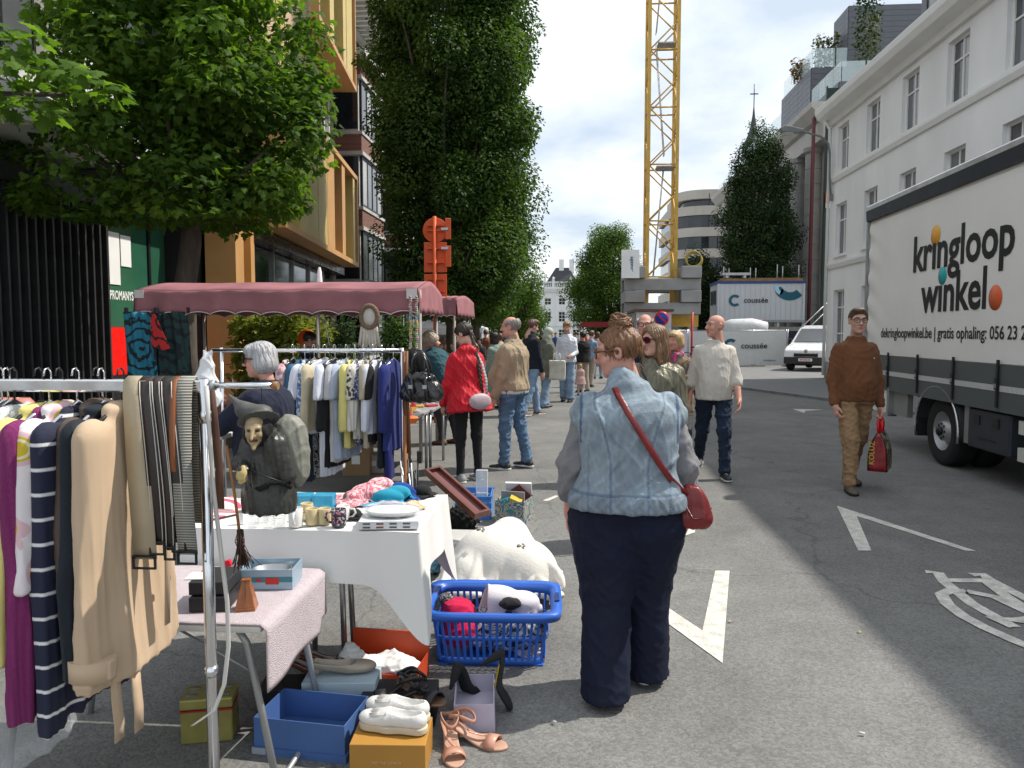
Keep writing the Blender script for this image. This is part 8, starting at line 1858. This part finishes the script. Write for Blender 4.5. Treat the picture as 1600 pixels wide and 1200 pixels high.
q = gnd(676, 905); heap('plastic_bag', 'blue and white plastic bag beside the table leg', 'bag', (q.x, q.y + .1, 0), [((0, 0, .12), (.06, .06, .12)), ((0, .02, .26), (.05, .05, .05))], mat('blue_bag', (.25, .5, .65), .3, var=.5, scale=9), .008, .012, 40, 8)
def crate(label, px, py, w_, d_, h_, m, rz=0):
 q = gnd(px, py); t = thing('crate', label, 'crate', (q.x, q.y + d_ / 2, 0), rz)
 for s in (-1, 1):
  for z0, z1 in ((.0, .06), (.1, .14), (h_ - .05, h_)): MB().bb(-w_ / 2, w_ / 2, s * d_ / 2 - .004, s * d_ / 2 + .004, z0, z1).build('side_band', m, t); MB().bb(s * w_ / 2 - .004, s * w_ / 2 + .004, -d_ / 2 + .004, d_ / 2 - .004, z0, z1).build('side_band', m, t)
  for i in range(7): x = -w_ / 2 + .02 + i * (w_ - .04) / 6; MB().bb(x - .006, x + .006, s * d_ / 2 - .003, s * d_ / 2 + .003, .06, h_ - .05).build('bar', m, t)
 MB().bb(-w_ / 2, w_ / 2, -d_ / 2, d_ / 2, .002, .008).build('base', m, t); MB().bb(-w_ / 2 - .015, w_ / 2 + .015, -d_ / 2 - .015, -d_ / 2 + .003, h_ - .012, h_ + .002).bb(-w_ / 2 - .015, w_ / 2 + .015, d_ / 2 - .003, d_ / 2 + .015, h_ - .012, h_ + .002).build('rim', m, t); return t, q
SKY = mat('sky_blue_plastic', (.06, .22, .6), .4)
t_, q1 = crate('blue plastic crate in front of red parka woman', 737, 812, .3, .36, .2, SKY, R(3))
q = Vector((q1.x + .06, q1.y + .24, 0)); cp = thing('acrylic_display', 'tall clear plastic display box in the blue crate', 'box', (q.x, q.y, .02)); MB().bb(-.05, .05, -.035, .035, 0, .36).build('shell', mat('frosted_plastic', (.75, .78, .8), .25, var=0, alpha=.5), cp, bevel=.004); MB().bb(-.046, .046, -.03, .03, .02, .16).build('insert', mat('pale_blue_card', (.5, .6, .7), .6), cp)
p_a, p_b = at(676, 738, 4.9), at(752, 806, 4.55); fr_ = thing('wooden_tray', 'long dark wooden tray leaning on the blue crate', 'tray', (p_a + p_b) / 2)
dvec = (p_b - p_a); M_ = Matrix((dvec.normalized(), dvec.normalized().cross(Vector((.3, -.5, .8))).cross(dvec.normalized()).normalized() * -1, (0, 0, 1))).transposed()
ax = dvec.normalized(); az = (Vector((.25, -.35, .9)) - ax * ax.dot(Vector((.25, -.35, .9)))).normalized(); ay = az.cross(ax); M_ = Matrix((ax, ay, az)).transposed(); Ln = dvec.length
WD = mat('mahogany', (.12, .035, .02), .35, var=.25, scale=10, coat=.3)
def rot_box(c, d_, m, nm, par): return MB().box(M_ @ Vector(c), d_, M_).build(nm, m, par)
rot_box((0, 0, 0), (Ln, .1, .012), mat('tray_felt', (.16, .06, .06), .7), 'panel', fr_)
for s in (-1, 1): rot_box((0, s * .052, .015), (Ln + .02, .018, .04), WD, 'side_rail', fr_); rot_box((s * Ln / 2, 0, .015), (.018, .086, .04), WD, 'end_rail', fr_)
vio = heap('black_shoes', 'black shiny shoes and scarf lying at the end of the tray', 'shoe', (p_b.x - .02, p_b.y - .02, 0), [((-.06, 0, .2), (.1, .06, .06)), ((.05, 0, .17), (.07, .05, .05)), ((0, 0, .08), (.1, .08, .09))], mat('black_patent', (.012, .011, .011), .3, var=.2, scale=30), .009, .012, 40, 3)
q = gnd(722, 852); heap('fur_hat', 'black fur hat between table and quilt', 'hat', (q.x - .03, q.y + .16, 0), [((0, 0, .16), (.13, .1, .1)), ((0, 0, .05), (.12, .1, .06))], mat('black_fur', (.008, .008, .008), .95, bump=1, bscale=160), .009, .02, 70, 5)
q = gnd(804, 822); pb = open_box('cardboard_box', 'picture printed cardboard box with books behind the quilt', 'box', (q.x - .01, q.y + .17, 0), R(-14), .25, .3, .2, blotch('box_print', [(.03, .2, .25), (.4, .35, .25), (.05, .12, .18), (.5, .45, .4)], 14, .6, False), CARD)
MB().prism([(-.12, .1), (.12, .1), (.12, .22), (.02, .3), (-.12, .2)], .05, .06, 'y').build('picture_card', mat('dark_red_card', (.12, .03, .03), .5), pb); MB().bb(-.1, .1, -.06, -.04, .1, .26).build('book', mat('grey_book', (.25, .25, .27), .5), pb); MB().box((.04, -.1, .2), (.1, .06, .03), (.3, .4, .2)).build('yellow_box', mat('film_yellow', (.6, .42, .02), .4), pb); MB().box((-.06, -.1, .19), (.1, .06, .03), (.2, -.3, -.3)).build('book', mat('teal_book', (.03, .2, .25), .5), pb); MB().box((.0, .11, .24), (.22, .02, .16), (.5, 0, .2)).build('white_flap', WHITE, pb)
# ================================================================ second clothes rail
Y2 = 5.25; z2 = at(625, 548, Y2).z; xa, xb = at(335, 548, Y2).x, at(628, 548, Y2).x
r2 = thing('clothes_rail', 'second chrome clothes rail packed with shirts behind the table', 'clothes rail', (xb, Y2, 0))
MB().tube([(xa - xb - .02, 0, z2), (.0, 0, z2)], .016, 12).build('top_bar', CHROME, r2)
for x in (xa - xb + .05, 0): MB().tube([(x, 0, .06), (x, 0, z2 + .02)], .014, 12).build('post', CHROME, r2); MB().bb(x - .02, x + .02, -.28, .28, .02, .06).build('foot', STEEL, r2)
MB().tube([(xa - xb, 0, .16), (0, 0, .16)], .012, 10).build('lower_bar', STEEL, r2)
g2 = [(447, 'pink patterned top', blotch('pink_check', [(.55, .4, .42), (.4, .2, .25), (.6, .5, .5)], 40), .5, .12), (458, 'black blouse', fabric('black_cotton', (.015, .015, .017)), .6, .1), (468, 'petrol blue top', fabric('petrol_cotton', (.03, .11, .19)), .42, .13), (477, 'blue checked shirt', blotch('blue_check', [(.5, .52, .55), (.05, .12, .3), (.5, .52, .56), (.1, .2, .4)], 55), .45, .12), (484, 'navy trousers', INDIGO, .86, .1), (490, 'black and white print dress', blotch('mono_print', [(.02, .02, .02), (.5, .5, .48), (.03, .03, .03)], 30, .85, False), .85, .12), (497, 'cream cardigan', fabric('cream_knit', (.55, .48, .33)), .5, .12),
 (508, 'large white shirt turned to the front', fabric('crisp_white', (.66, .68, .76), var=.05), .52, .2), (516, 'long white blouse', fabric('crisp_white', (.66, .68, .76)), .82, .17), (524, 'black long shirt', fabric('black_cotton', (.015, .015, .017)), .76, .12), (533, 'grey white shirt', fabric('pale_grey_cotton', (.5, .5, .5)), .72, .13), (541, 'pale blue shirt', fabric('pale_blue_cotton', (.4, .46, .6)), .7, .13), (548, 'pale yellow shirt', fabric('pale_yellow', (.66, .6, .21)), .62, .12), (555, 'cream dotted blouse', blotch('dot_print', [(.6, .55, .42), (.6, .55, .42), (.05, .05, .06), (.6, .56, .45)], 60), .45, .13), (561, 'navy dotted shirt', blotch('navy_dot', [(.02, .03, .09), (.02, .03, .09), (.3, .3, .4)], 130), .6, .12), (569, 'white striped shirt', stripes('grey_pin', (.5, .47, .4), (.64, .62, .58), 40, .5, 'X'), .56, .12), (576, 'beige striped blouse', fabric('beige_cotton_b', (.42, .37, .28)), .62, .12), (583, 'black shirt', fabric('black_cotton', (.015, .015, .017)), .58, .12), (589, 'bright white shirt', fabric('crisp_white', (.66, .68, .76)), .52, .11), (597, 'dark navy dress', fabric('dark_navy_cloth', (.012, .015, .025)), .76, .12), (606, 'royal navy trousers', fabric('royal_navy', (.018, .024, .13)), .84, .12), (615, 'navy blue blouse', fabric('royal_navy_b', (.02, .03, .15)), .64, .13)]
for i, (px, nm, m, L_, w_) in enumerate(g2):
 sl_n = 0 if 'trousers' in nm or 'dress' in nm else (.2 if i % 3 else .42)
 garment('garment', nm + ' on the second clothes rail', m, (at(px, 548, Y2).x, Y2 + .01 * (i % 3 - 1), z2 + .014), R(90 + (-38 if i == 7 else rnd.uniform(-16, 10))), L_, w_ + .05, sl_n, None, .03, .01, .008, i + 20, group='garments on the second clothes rail')
pbg = thing('plastic_bag', 'white plastic carrier bag tied to the second rail', 'bag', (at(320, 548, 5.0).x, 5.0, at(320, 635, 5.0).z))
sdf_obj('film', lambda P: smin(loft(P, [(0, 0, 0, .08, .05), (.03, 0, 0, .1, .06), (.15, -.01, 0, .095, .06), (.27, .0, 0, .06, .04), (.36, .03, 0, .025, .02), (.4, .05, 0, .015, .015)], 2.2, .015), seg(P, A(.0, 0, .3), A(-.01, 0, .38), .03, .02), .03), A(-.14, -.1, -.02), A(.14, .1, .44), .007, mat('white_film', (.68, .7, .72), .35, var=.06, alpha=.93), pbg, .016, 32, 4, (1, 1, .5))
rb = thing('handbag', 'brown and red leather bags hanging below the plastic bag', 'bag', (at(352, 600, 5.3).x, 5.3, at(352, 655, 5.3).z))
sdf_obj('body', lambda P: smin(rbox(P, (0, 0, .08), (.1, .04, .09), .03), ell(P, (-.06, 0, .15), (.07, .04, .07)), .02), A(-.16, -.1, -.03), A(.14, .1, .26), .009, mat('patchy_leather', (.16, .05, .025), .35, var=.5, scale=14), rb, .008, 30, 2)
MB().tube([(-.08, 0, .16), (-.06, 0, .3), (.05, 0, .3), (.08, 0, .14)], .008, 6).build('handle', BLACK, rb)
hx = at(660, 590, 5.15); hbk = thing('handbag', 'large glossy black leather handbag hanging on the rail post', 'bag', (hx.x, 5.12, at(660, 628, 5.15).z), R(-8))
BKL = mat('glossy_black_leather', (.02, .019, .02), .26, var=.25, scale=9, bump=.25, bscale=40, coat=.3)
def hbf(P): return smin(loft(P, [(0, 0, 0, .12, .055), (.03, 0, 0, .15, .075), (.1, 0, 0, .145, .07), (.17, -.01, 0, .11, .04), (.205, -.02, 0, .09, .02)], 3, .02), ell(P, (-.0, -.02, .17), (.1, .05, .035)), .02)
sdf_obj('body', hbf, A(-.19, -.12, -.03), A(.19, .12, .24), .007, BKL, hbk, .009, 26, 6, (1, 1, 1))
for s in (-1, 1): MB().tube([(-.06, s * .03, .19), (-.055, s * .03, .29), (-.04, 0, .36), (.0, 0, .355), (.045, s * .03, .28), (.07, s * .03, .17)], .009, 8).build('handle', BKL, hbk)
for x in (-.05, .05): ribbon([(x, -.04, .195), (x, -.075, .16), (x + .01, -.088, .09), (x + .012, -.08, .02)], (.011, 0, 0), .004, 'strap', BKL, hbk); MB().bb(x - .012, x + .016, -.094, -.084, .1, .125).build('buckle', STEEL, hbk)
bstrap = thing('belt', 'brown leather belts hanging beside the black handbag', 'belt', (at(632, 560, 5.2).x, 5.2, z2))
for k_ in range(2): ribbon([(.02 * k_, -.02, 0), (.02 * k_, -.03, -.25), (.02 * k_ + .01, -.02, -.5), (.012 + .02 * k_, 0, -.72 - .1 * k_)], (.011, 0, 0), .004, 'strap', mat('saddle_brown', (.2, .075, .03), .45), bstrap)
fl_ = thing('flat_cap', 'dark cap and scarf hanging above the handbag', 'hat', (at(646, 560, 5.2).x, 5.22, at(646, 590, 5.2).z)); sdf_obj('cloth', lambda P: smin(ell(P, (0, 0, .12), (.05, .04, .09)), ell(P, (.05, 0, .1), (.03, .03, .08)), .03), A(-.1, -.08, 0), A(.12, .08, .24), .009, fabric('black_felt', (.012, .012, .013)), fl_, .01, 30, 3)
cn = thing('fire_irons', 'bundle of black fire irons and canes standing beside the rail', 'fire irons', (at(655, 770, 5.0).x, 4.95, 0))
rs = np.random.RandomState(8)
for i in range(11):
 a = Vector((rs.randn() * .03, rs.randn() * .03, .02)); b_ = a + Vector((-.1 + rs.rand() * .13, rs.randn() * .05, .5 + .25 * rs.rand())); MB().tube([a, a.lerp(b_, .5) + Vector((rs.randn() * .01, 0, 0)), b_], .006, 6).build('rod', DARKMETAL if i % 3 else STEEL, cn)
for i in range(3): MB().tube([(.07 + .03 * math.cos(a_), 0, .2 + i * .13 + .03 * math.sin(a_)) for a_ in [k_ * .52 for k_ in range(13)]], .004, 5, cap=False).build('scroll', DARKMETAL, cn)
MB().lathe([(.1, 0), (.09, .02), (.02, .03)], 18).build('stand', DARKMETAL, cn); MB().bb(.0, .03, -.02, .02, .7, .78).build('handle', BLACK, cn)
cnx = thing('walking_cane', 'curved brown walking cane beside the fire irons', 'cane', (at(634, 745, 5.1).x, 5.08, .0)); MB().tube([(0, 0, 1.0), (0, 0, .35), (.01, 0, .2), (.04, 0, .15), (.08, 0, .16)], .012, 8).build('shaft', mat('cane_brown', (.3, .11, .03), .45), cnx)
# ================================================================ stall with pink awning
PINK = mat('faded_red_canvas', (.3, .125, .14), .85, var=.25, scale=2.2, bump=.5, bscale=9); PIPE = mat('white_piping', (.6, .55, .53), .7)
def stall(label, Yf, pxl, pxr, yt, yb, dep, slope=.12, nsc=11, z_t=None, poles=()):
 xl, xr = at(pxl, 470, Yf).x, at(pxr, 470, Yf).x; zt, zb = at(440, yt, Yf).z, at(440, yb, Yf).z; w_ = xr - xl
 t = thing('market_stall', label, 'stall', (xl, Yf, 0))
 sag = lambda u: -.025 * math.sin(u * math.pi * 3) ** 2 * .6
 MB().grid(lambda a, b_: (a * w_, b_ * dep, zt + slope * (1 - abs(b_ * 2 - 1) ** 1.5) + sag(a) * (1 - b_)), 40, 14).build('canopy', PINK, t, solid=.006)
 NX = nsc * 10
 def val(y, s, nm):
  def f_(a, b_): low = zb - .035 + .04 * abs(math.sin(a * nsc * math.pi)) ** .8; z = zt - .002 + sag(a) * (1 if s < 0 else 0) + (low - zt) * b_; return (a * w_, y + s * (.02 * b_ + .015 * math.sin(a * nsc * 2 * math.pi) * b_), z)
  v = MB().grid(f_, NX, 6).build(nm, PINK, t, solid=.004); MB().tube([Vector(f_(i / NX, 1)) for i in range(NX + 1)], .006, 5).build('piping', PIPE, v)
 val(-.01, -1, 'front_valance'); val(dep + .01, 1, 'back_valance')
 for x, s in ((-.008, -1), (w_ + .008, 1)):
  def f_(a, b_, x=x, s=s): low = zb - .03 + .04 * abs(math.sin(a * 5 * math.pi)) ** .8; zz_ = zt + slope * (1 - abs(a * 2 - 1) ** 1.5); return (x + s * (.03 * b_ + .012 * math.sin(a * 31) * b_), a * dep, zz_ - .002 + (low - zz_) * b_)
  MB().grid(f_, 50, 6).build('side_valance', PINK, t, solid=.004)
 POL = mat('weathered_pole', (.38, .34, .3), .6, var=.2)
 for px in poles: x = at(px, 500, Yf + .1).x - xl; MB().tube([(x, .1, 0), (x, .1, zt - .01)], .022, 10).build('front_pole', POL, t)
 for x in (.06, w_ - .06): MB().tube([(x, dep - .08, 0), (x, dep - .08, zt - .01)], .022, 10).build('back_pole', POL, t)
 MB().tube([(.06, .1, zt - .03), (w_ - .06, .1, zt - .03)], .018, 8).build('front_bar', POL, t)
 MB().tube([(w_ * .5, .1, zt - .02), (w_ * .5, dep * .5, zt + slope - .02), (w_ * .5, dep - .08, zt - .02)], .018, 8).build('rafter', POL, t)
 return t, xl, xr, zt, zb
t1, xl, xr, zt, zb = stall('market stall with long faded pink scalloped awning', 9.0, 212, 652, 452, 486, 1.7, .14, 11, None, (497, 656, 222))
MB().tube([(at(502, 495, 9.1).x - xl, .12, zt - .05), (at(520, 560, 9.1).x - xl, .2, .9)], .008, 6).build('stay_rod', STEEL, t1); MB().lathe([(.04, zt + .16), (.03, zt + .3), (.015, zt + .36)], 10, (at(496, 460, 10).x - xl, 1.1, 0)).build('finial', WHITE, t1)
MB().box((.06, -.025, zt - .05), (.12, .004, .1)).build('white_patch', PIPE, t1); MB().box((xr - xl - .06, -.03, zt - .06), (.13, .004, .12)).build('white_patch', PIPE, t1)
stall('second pink awning stall behind the orange post', 12.6, 672, 712, 466, 492, 2.3, .08, 3, None, (710,))
RC = mat('far_red_canvas', (.35, .04, .05), .8)
fs_t = thing('market_stall', 'distant market stall with red roof at the street end', 'stall', (at(930, 515, 52).x, 52, 0)); MB().prism([(-1.1, 1.95), (1.1, 1.95), (.9, 2.3), (-.9, 2.3)], -1, 1, 'y').build('canopy', RC, fs_t)
for x in (-1, 1):
 for y in (-.9, .9): MB().tube([(x, y, 0), (x, y, 1.95)], .03, 6).build('leg', STEEL, fs_t)
MB().bb(-1, 1, -.8, .8, .7, .8).build('counter', WHITE, fs_t)
def drape(label, pxl, pxr, yt, yb, Y, m, seed, name='batik_cloth', slope=0):
 a = at(pxl, yt, Y); b_ = at(pxr, yb, Y); t = thing(name, label, 'cloth', (a.x, Y, b_.z)); w_, h_ = b_.x - a.x, a.z - b_.z
 MB().grid(lambda u_, v: (u_ * w_ * (.9 + .1 * (1 - v)) + slope * (1 - v), .03 * math.sin(u_ * 11 + seed) * (1.2 - v) + .015 * math.sin(u_ * 23 + v * 4), v * h_), 36, 24).build('cloth', m, t, solid=.003)
 for x in (.02, w_ - .04): MB().bb(x, x + .03, -.02, .02, h_ - .02, h_ + .05).build('clip', BLACK, t)
 return t
def batik(name, base, dark, sc):
 m, N, L, b = _new(name); tc = N.new('ShaderNodeTexCoord'); w1 = N.new('ShaderNodeTexWave'); w1.wave_type = 'RINGS'; w1.rings_direction = 'SPHERICAL'; w1.inputs['Scale'].default_value = sc; w1.inputs['Distortion'].default_value = 7; w1.inputs['Detail'].default_value = 3; w1.inputs['Detail Scale'].default_value = 2.5
 mp = N.new('ShaderNodeMapping'); mp.inputs['Location'].default_value = (-.2, 0, -.42); L.new(tc.outputs['Object'], mp.inputs[0]); L.new(mp.outputs[0], w1.inputs['Vector'])
 r = N.new('ShaderNodeValToRGB'); e = r.color_ramp.elements; e[0].position = .22; e[0].color = (*dark, 1); e[1].position = .34; e[1].color = (*base, 1); L.new(w1.outputs[0], r.inputs[0]); L.new(r.outputs[0], b.inputs['Base Color']); b.inputs['Roughness'].default_value = .8; return m
drape('turquoise batik cloth with dark line figure hanging from the awning', 193, 250, 487, 600, 8.9, batik('turquoise_batik', (.012, .17, .26), (.006, .012, .02), 2.6), 1)
drape('dark green batik cloth hanging beside the turquoise one', 240, 301, 487, 604, 8.96, batik('green_batik', (.008, .035, .035), (.004, .008, .01), 2.2), 3)
rc_ = thing('batik_cloth', 'red and yellow cloth corner folded between the two batiks', 'cloth', (at(235, 487, 8.84).x, 8.84, at(235, 560, 8.84).z)); s_ = at(270, 520, 8.84).x - at(235, 520, 8.84).x; hh = at(235, 487, 8.84).z - at(235, 550, 8.84).z
MB().add([(0, 0, hh * .3), (.0, -.0, hh * 1.15), (.06, -.01, hh * 1.1), (s_ * .9, -.03, hh * .25), (s_ * .5, -.02, hh * .2)], [(0, 4, 3, 2, 1)]).build('cloth', batik('red_batik', (.5, .02, .02), (.03, .01, .01), 3), rc_, solid=.003)
dc = thing('dreamcatcher', 'feathered cream dreamcatcher hanging from the awning', 'dreamcatcher', (at(577, 495, 8.85).x, 8.85, at(577, 495, 8.85).z))
MB().tube([(.1 * math.cos(a_), 0, .13 * math.sin(a_)) for a_ in [i * 2 * math.pi / 24 for i in range(25)]], .03, 8, cap=False).build('hoop', mat('twig_wreath', (.18, .12, .08), .9, bump=1, bscale=60), dc); MB().lathe([(0, 0), (.085, 0), (.085, .006), (0, .006)], 20, sy=1.35).build('web', mat('cream_web', (.6, .56, .5), .8), dc, None, (R(90), 0, 0))
for i in range(7): x = -.09 + i * .03; ribbon([(x, -.01, -.12), (x * 1.2, -.015, -.26 - .05 * (i % 3)), (x * 1.4, -.01, -.36 - .05 * (i % 2))], (.016, 0, 0), .003, 'feather', mat('pale_feather', (.5, .45, .38), .8), dc)
bd_ = blotch('bead_colours', [(.6, .05, .1), (.05, .3, .4), (.6, .4, .05), (.55, .5, .45), (.4, .05, .35), (.1, .35, .12)], 60, .3)
for j, px in enumerate((641, 651)):
 bdt = thing('bead_string', ('left' if j == 0 else 'right') + ' string of coloured beads at the awning corner', 'bead string', (at(px, 470, 8.8).x, 8.8, 0)); zt_ = at(px, 460, 8.8).z
 n = 26
 for i in range(n): MB().lathe([(0, -.018), (.016, -.01), (.018, 0), (.016, .01), (0, .018)], 8, (.004 * math.sin(i), 0, zt_ - .03 - i * .024)).build('bead', bd_, bdt)
od = thing('orange_disc', 'round orange disc behind the dark-haired seller', 'disc', (at(480, 530, 10.8).x, 10.8, at(480, 530, 10.8).z)); MB().lathe([(0, 0), (.14, 0), (.145, .01), (.14, .02), (0, .02)], 28).build('plate', mat('disc_orange', (.7, .12, .01), .5), od, None, (R(90), 0, 0)); MB().tube([(0, .02, -.1), (0, .02, -at(480, 530, 10.8).z)], .012, 6).build('stand', STEEL, od)
def side_table(label, x0, x1, y0, y1, z, m):
 t = thing('market_table', label, 'table', (x0, y0, 0)); MB().bb(0, x1 - x0, 0, y1 - y0, z - .03, z).build('table_top', m, t, bevel=.005)
 for x in (.04, x1 - x0 - .04):
  for y in (.04, y1 - y0 - .04): MB().tube([(x, y, 0), (x, y, z - .03)], .016, 8).build('leg', STEEL, t)
 return t
GT = mat('grey_table', (.35, .36, .36), .5, metal=.3)
tbs = []
for lb_, (pxa, pya), (pxb, pyb), z in (('grey folding table with jewellery beyond the black handbag', (640, 672), (672, 640), .72), ('further grey table covered with magazines and trinkets', (648, 640), (698, 628), .72)):
 pa, pb_ = gnd(pxa, pya, z), gnd(pxb, pyb, z); x1 = pb_.x; y0, y1 = pa.y, pb_.y; x0 = x1 - 1.0; side_table(lb_, x0, x1, y0, y1, z, GT); tbs.append((x0, x1, y0, y1, z))
tm_ = [mat('trinket_%d' % i, c, .4, var=.2, scale=40) for i, c in enumerate(((.5, .05, .08), (.55, .5, .45), (.05, .2, .4), (.6, .35, .05), (.4, .3, .35), (.7, .68, .65), (.1, .3, .2)))]
shapes = [MB().box((0, 0, .012), (.1, .14, .02)).mesh('card'), MB().lathe([(0, 0), (.04, 0), (.05, .03), (.045, .03), (.035, .006), (0, .006)], 12).mesh('dish'), MB().box((0, 0, .03), (.07, .05, .06), None, 0, .7).mesh('case'), MB().lathe([(.03, 0), (.04, .04), (.02, .08), (.025, .1), (0, .1)], 10).mesh('vase')]
for z_i, (x0, x1, y0, y1, z) in enumerate(tbs):
 for i in range(28):
  sh_, co_ = i % 4, i % 7; me = shapes[sh_].copy(); me.materials.clear(); me.materials.append(tm_[co_])
  o = link('trinket', me, None, (rnd.uniform(max(x0, x1 - .55) + .08, x1 - .08), rnd.uniform(y0 + .08, y1 - .08), z + .002), (0, 0, rnd.uniform(0, 3))); si, ci = sh_, co_; tag(o, ('red', 'cream', 'blue', 'orange', 'mauve', 'white', 'green')[ci] + ' ' + ('flat card', 'small dish', 'little case', 'tiny vase')[si] + ' on the ' + ('nearer' if z_i == 0 else 'further') + ' grey table', 'trinket', 'trinkets on the grey tables')
lm = thing('orange_ornament', 'small orange flower ornament at the near table corner', 'ornament', (at(645, 670, 6.9).x, 6.9, .73)); MB().lathe([(0, 0), (.03, .0), (.06, .05), (.02, .07), (0, .06)], 9, smooth=False).build('petals', mat('petal_orange', (.7, .16, .03), .5), lm)  # orange flower ornament, plain petals that give no light
bt2 = side_table('table with pots and bottles behind the near clothes rail', -3.3, -2.1, 4.4, 5.0, .95, mat('white_laminate', (.6, .6, .58)))
for i, (px, py, r_, lb_) in enumerate(((8, 632, .085, 'left terracotta pink pot behind the near clothes rail'), (34, 632, .095, 'right terracotta pink pot behind the near clothes rail'))):
 q = at(px, py, 4.6); t = thing('ceramic_pot', lb_, 'pot', (q.x, 4.6, .952)); MB().lathe([(r_ * .5, 0), (r_ * .9, .05), (r_, .1), (r_ * .85, .16), (r_ * .5, .2), (r_ * .45, .2), (r_ * .8, .15), (0, .02)], 24).build('bowl', mat('salmon_glaze', (.5, .2, .15), .3, var=.15, coat=.4), t)
for i, (px, m, lb_) in enumerate(((159, mat('clear_gel', (.55, .5, .55), .1, alpha=.7), 'clear bottle with pink label'), (174, mat('blue_gel', (.25, .45, .6), .15), 'pale blue pump bottle'))):
 q = at(px, 630, 4.7); t = thing('bottle', lb_ + ' seen below the near rail', 'bottle', (q.x, 4.7, .952)); MB().lathe([(0, 0), (.03, 0), (.032, .09), (.012, .12), (.012, .14)], 14).build('body', m, t); MB().lathe([(.013, .14), (.013, .17), (.005, .175), (.005, .19), (0, .19)], 10).build('cap', WHITE, t)
ut = side_table('table under the pink awning piled with boxes', at(330, 600, 7.5).x, at(470, 600, 7.5).x, 7.5, 8.4, .72, mat('dark_table', (.05, .05, .05), .6))
for i, (px, py, w_, h_, c, lb_) in enumerate(((345, 700, .35, .3, (.09, .06, .045), 'dark brown carton under the awning near the plastic bag'), (400, 690, .4, .26, (.3, .28, .25), 'grey carton behind the witch doll'), (556, 742, .3, .32, (.3, .19, .1), 'brown carton below the second rail'), (585, 738, .22, .2, (.45, .42, .38), 'pale carton with label below the second rail'), (350, 640, .2, .14, (.3, .03, .03), 'red carton behind the rail arm'))):
 q = gnd(px, py) if i != 4 else at(px, py, 7.8); t = closed_box('carton', lb_, 'box', (q.x, q.y + .1, 0 if i != 4 else .722), R(rnd.uniform(-12, 12)), w_, .3, h_, mat('carton_%d' % i, c, .8, var=.1)); MB().bb(-w_ * .15, w_ * .15, -.1515, -.1505, h_ * .4, h_ * .7).build('label', WHITE if i in (2, 3) else BLACK, t)
for i, (x, y, nm) in enumerate(((1343, 988, 'yellowish dry leaf scrap in the sunlit road near the shadow edge'), (1347, 1148, 'pale paper scrap low in the sunlit road'), (1141, 972, 'tiny white paper scrap right of the chevron'), (866, 1130, 'small pale scrap beside the lilac box'))):
 q = gnd(x, y, .004); t = MB().grid(lambda a, b_: ((a - .5) * .013 * (1 - .4 * b_), (b_ - .5) * .02, .002 + .006 * (a - .5) ** 2 * 4 + .003 * b_), 4, 4).build('paper_scrap', mat('scrap_%d' % (i % 2), ((.5, .42, .2), (.55, .53, .48))[i % 2], .8), None, q, (0, 0, i * 1.3), solid=.001); tag(t, nm, 'scrap', 'litter on the road')
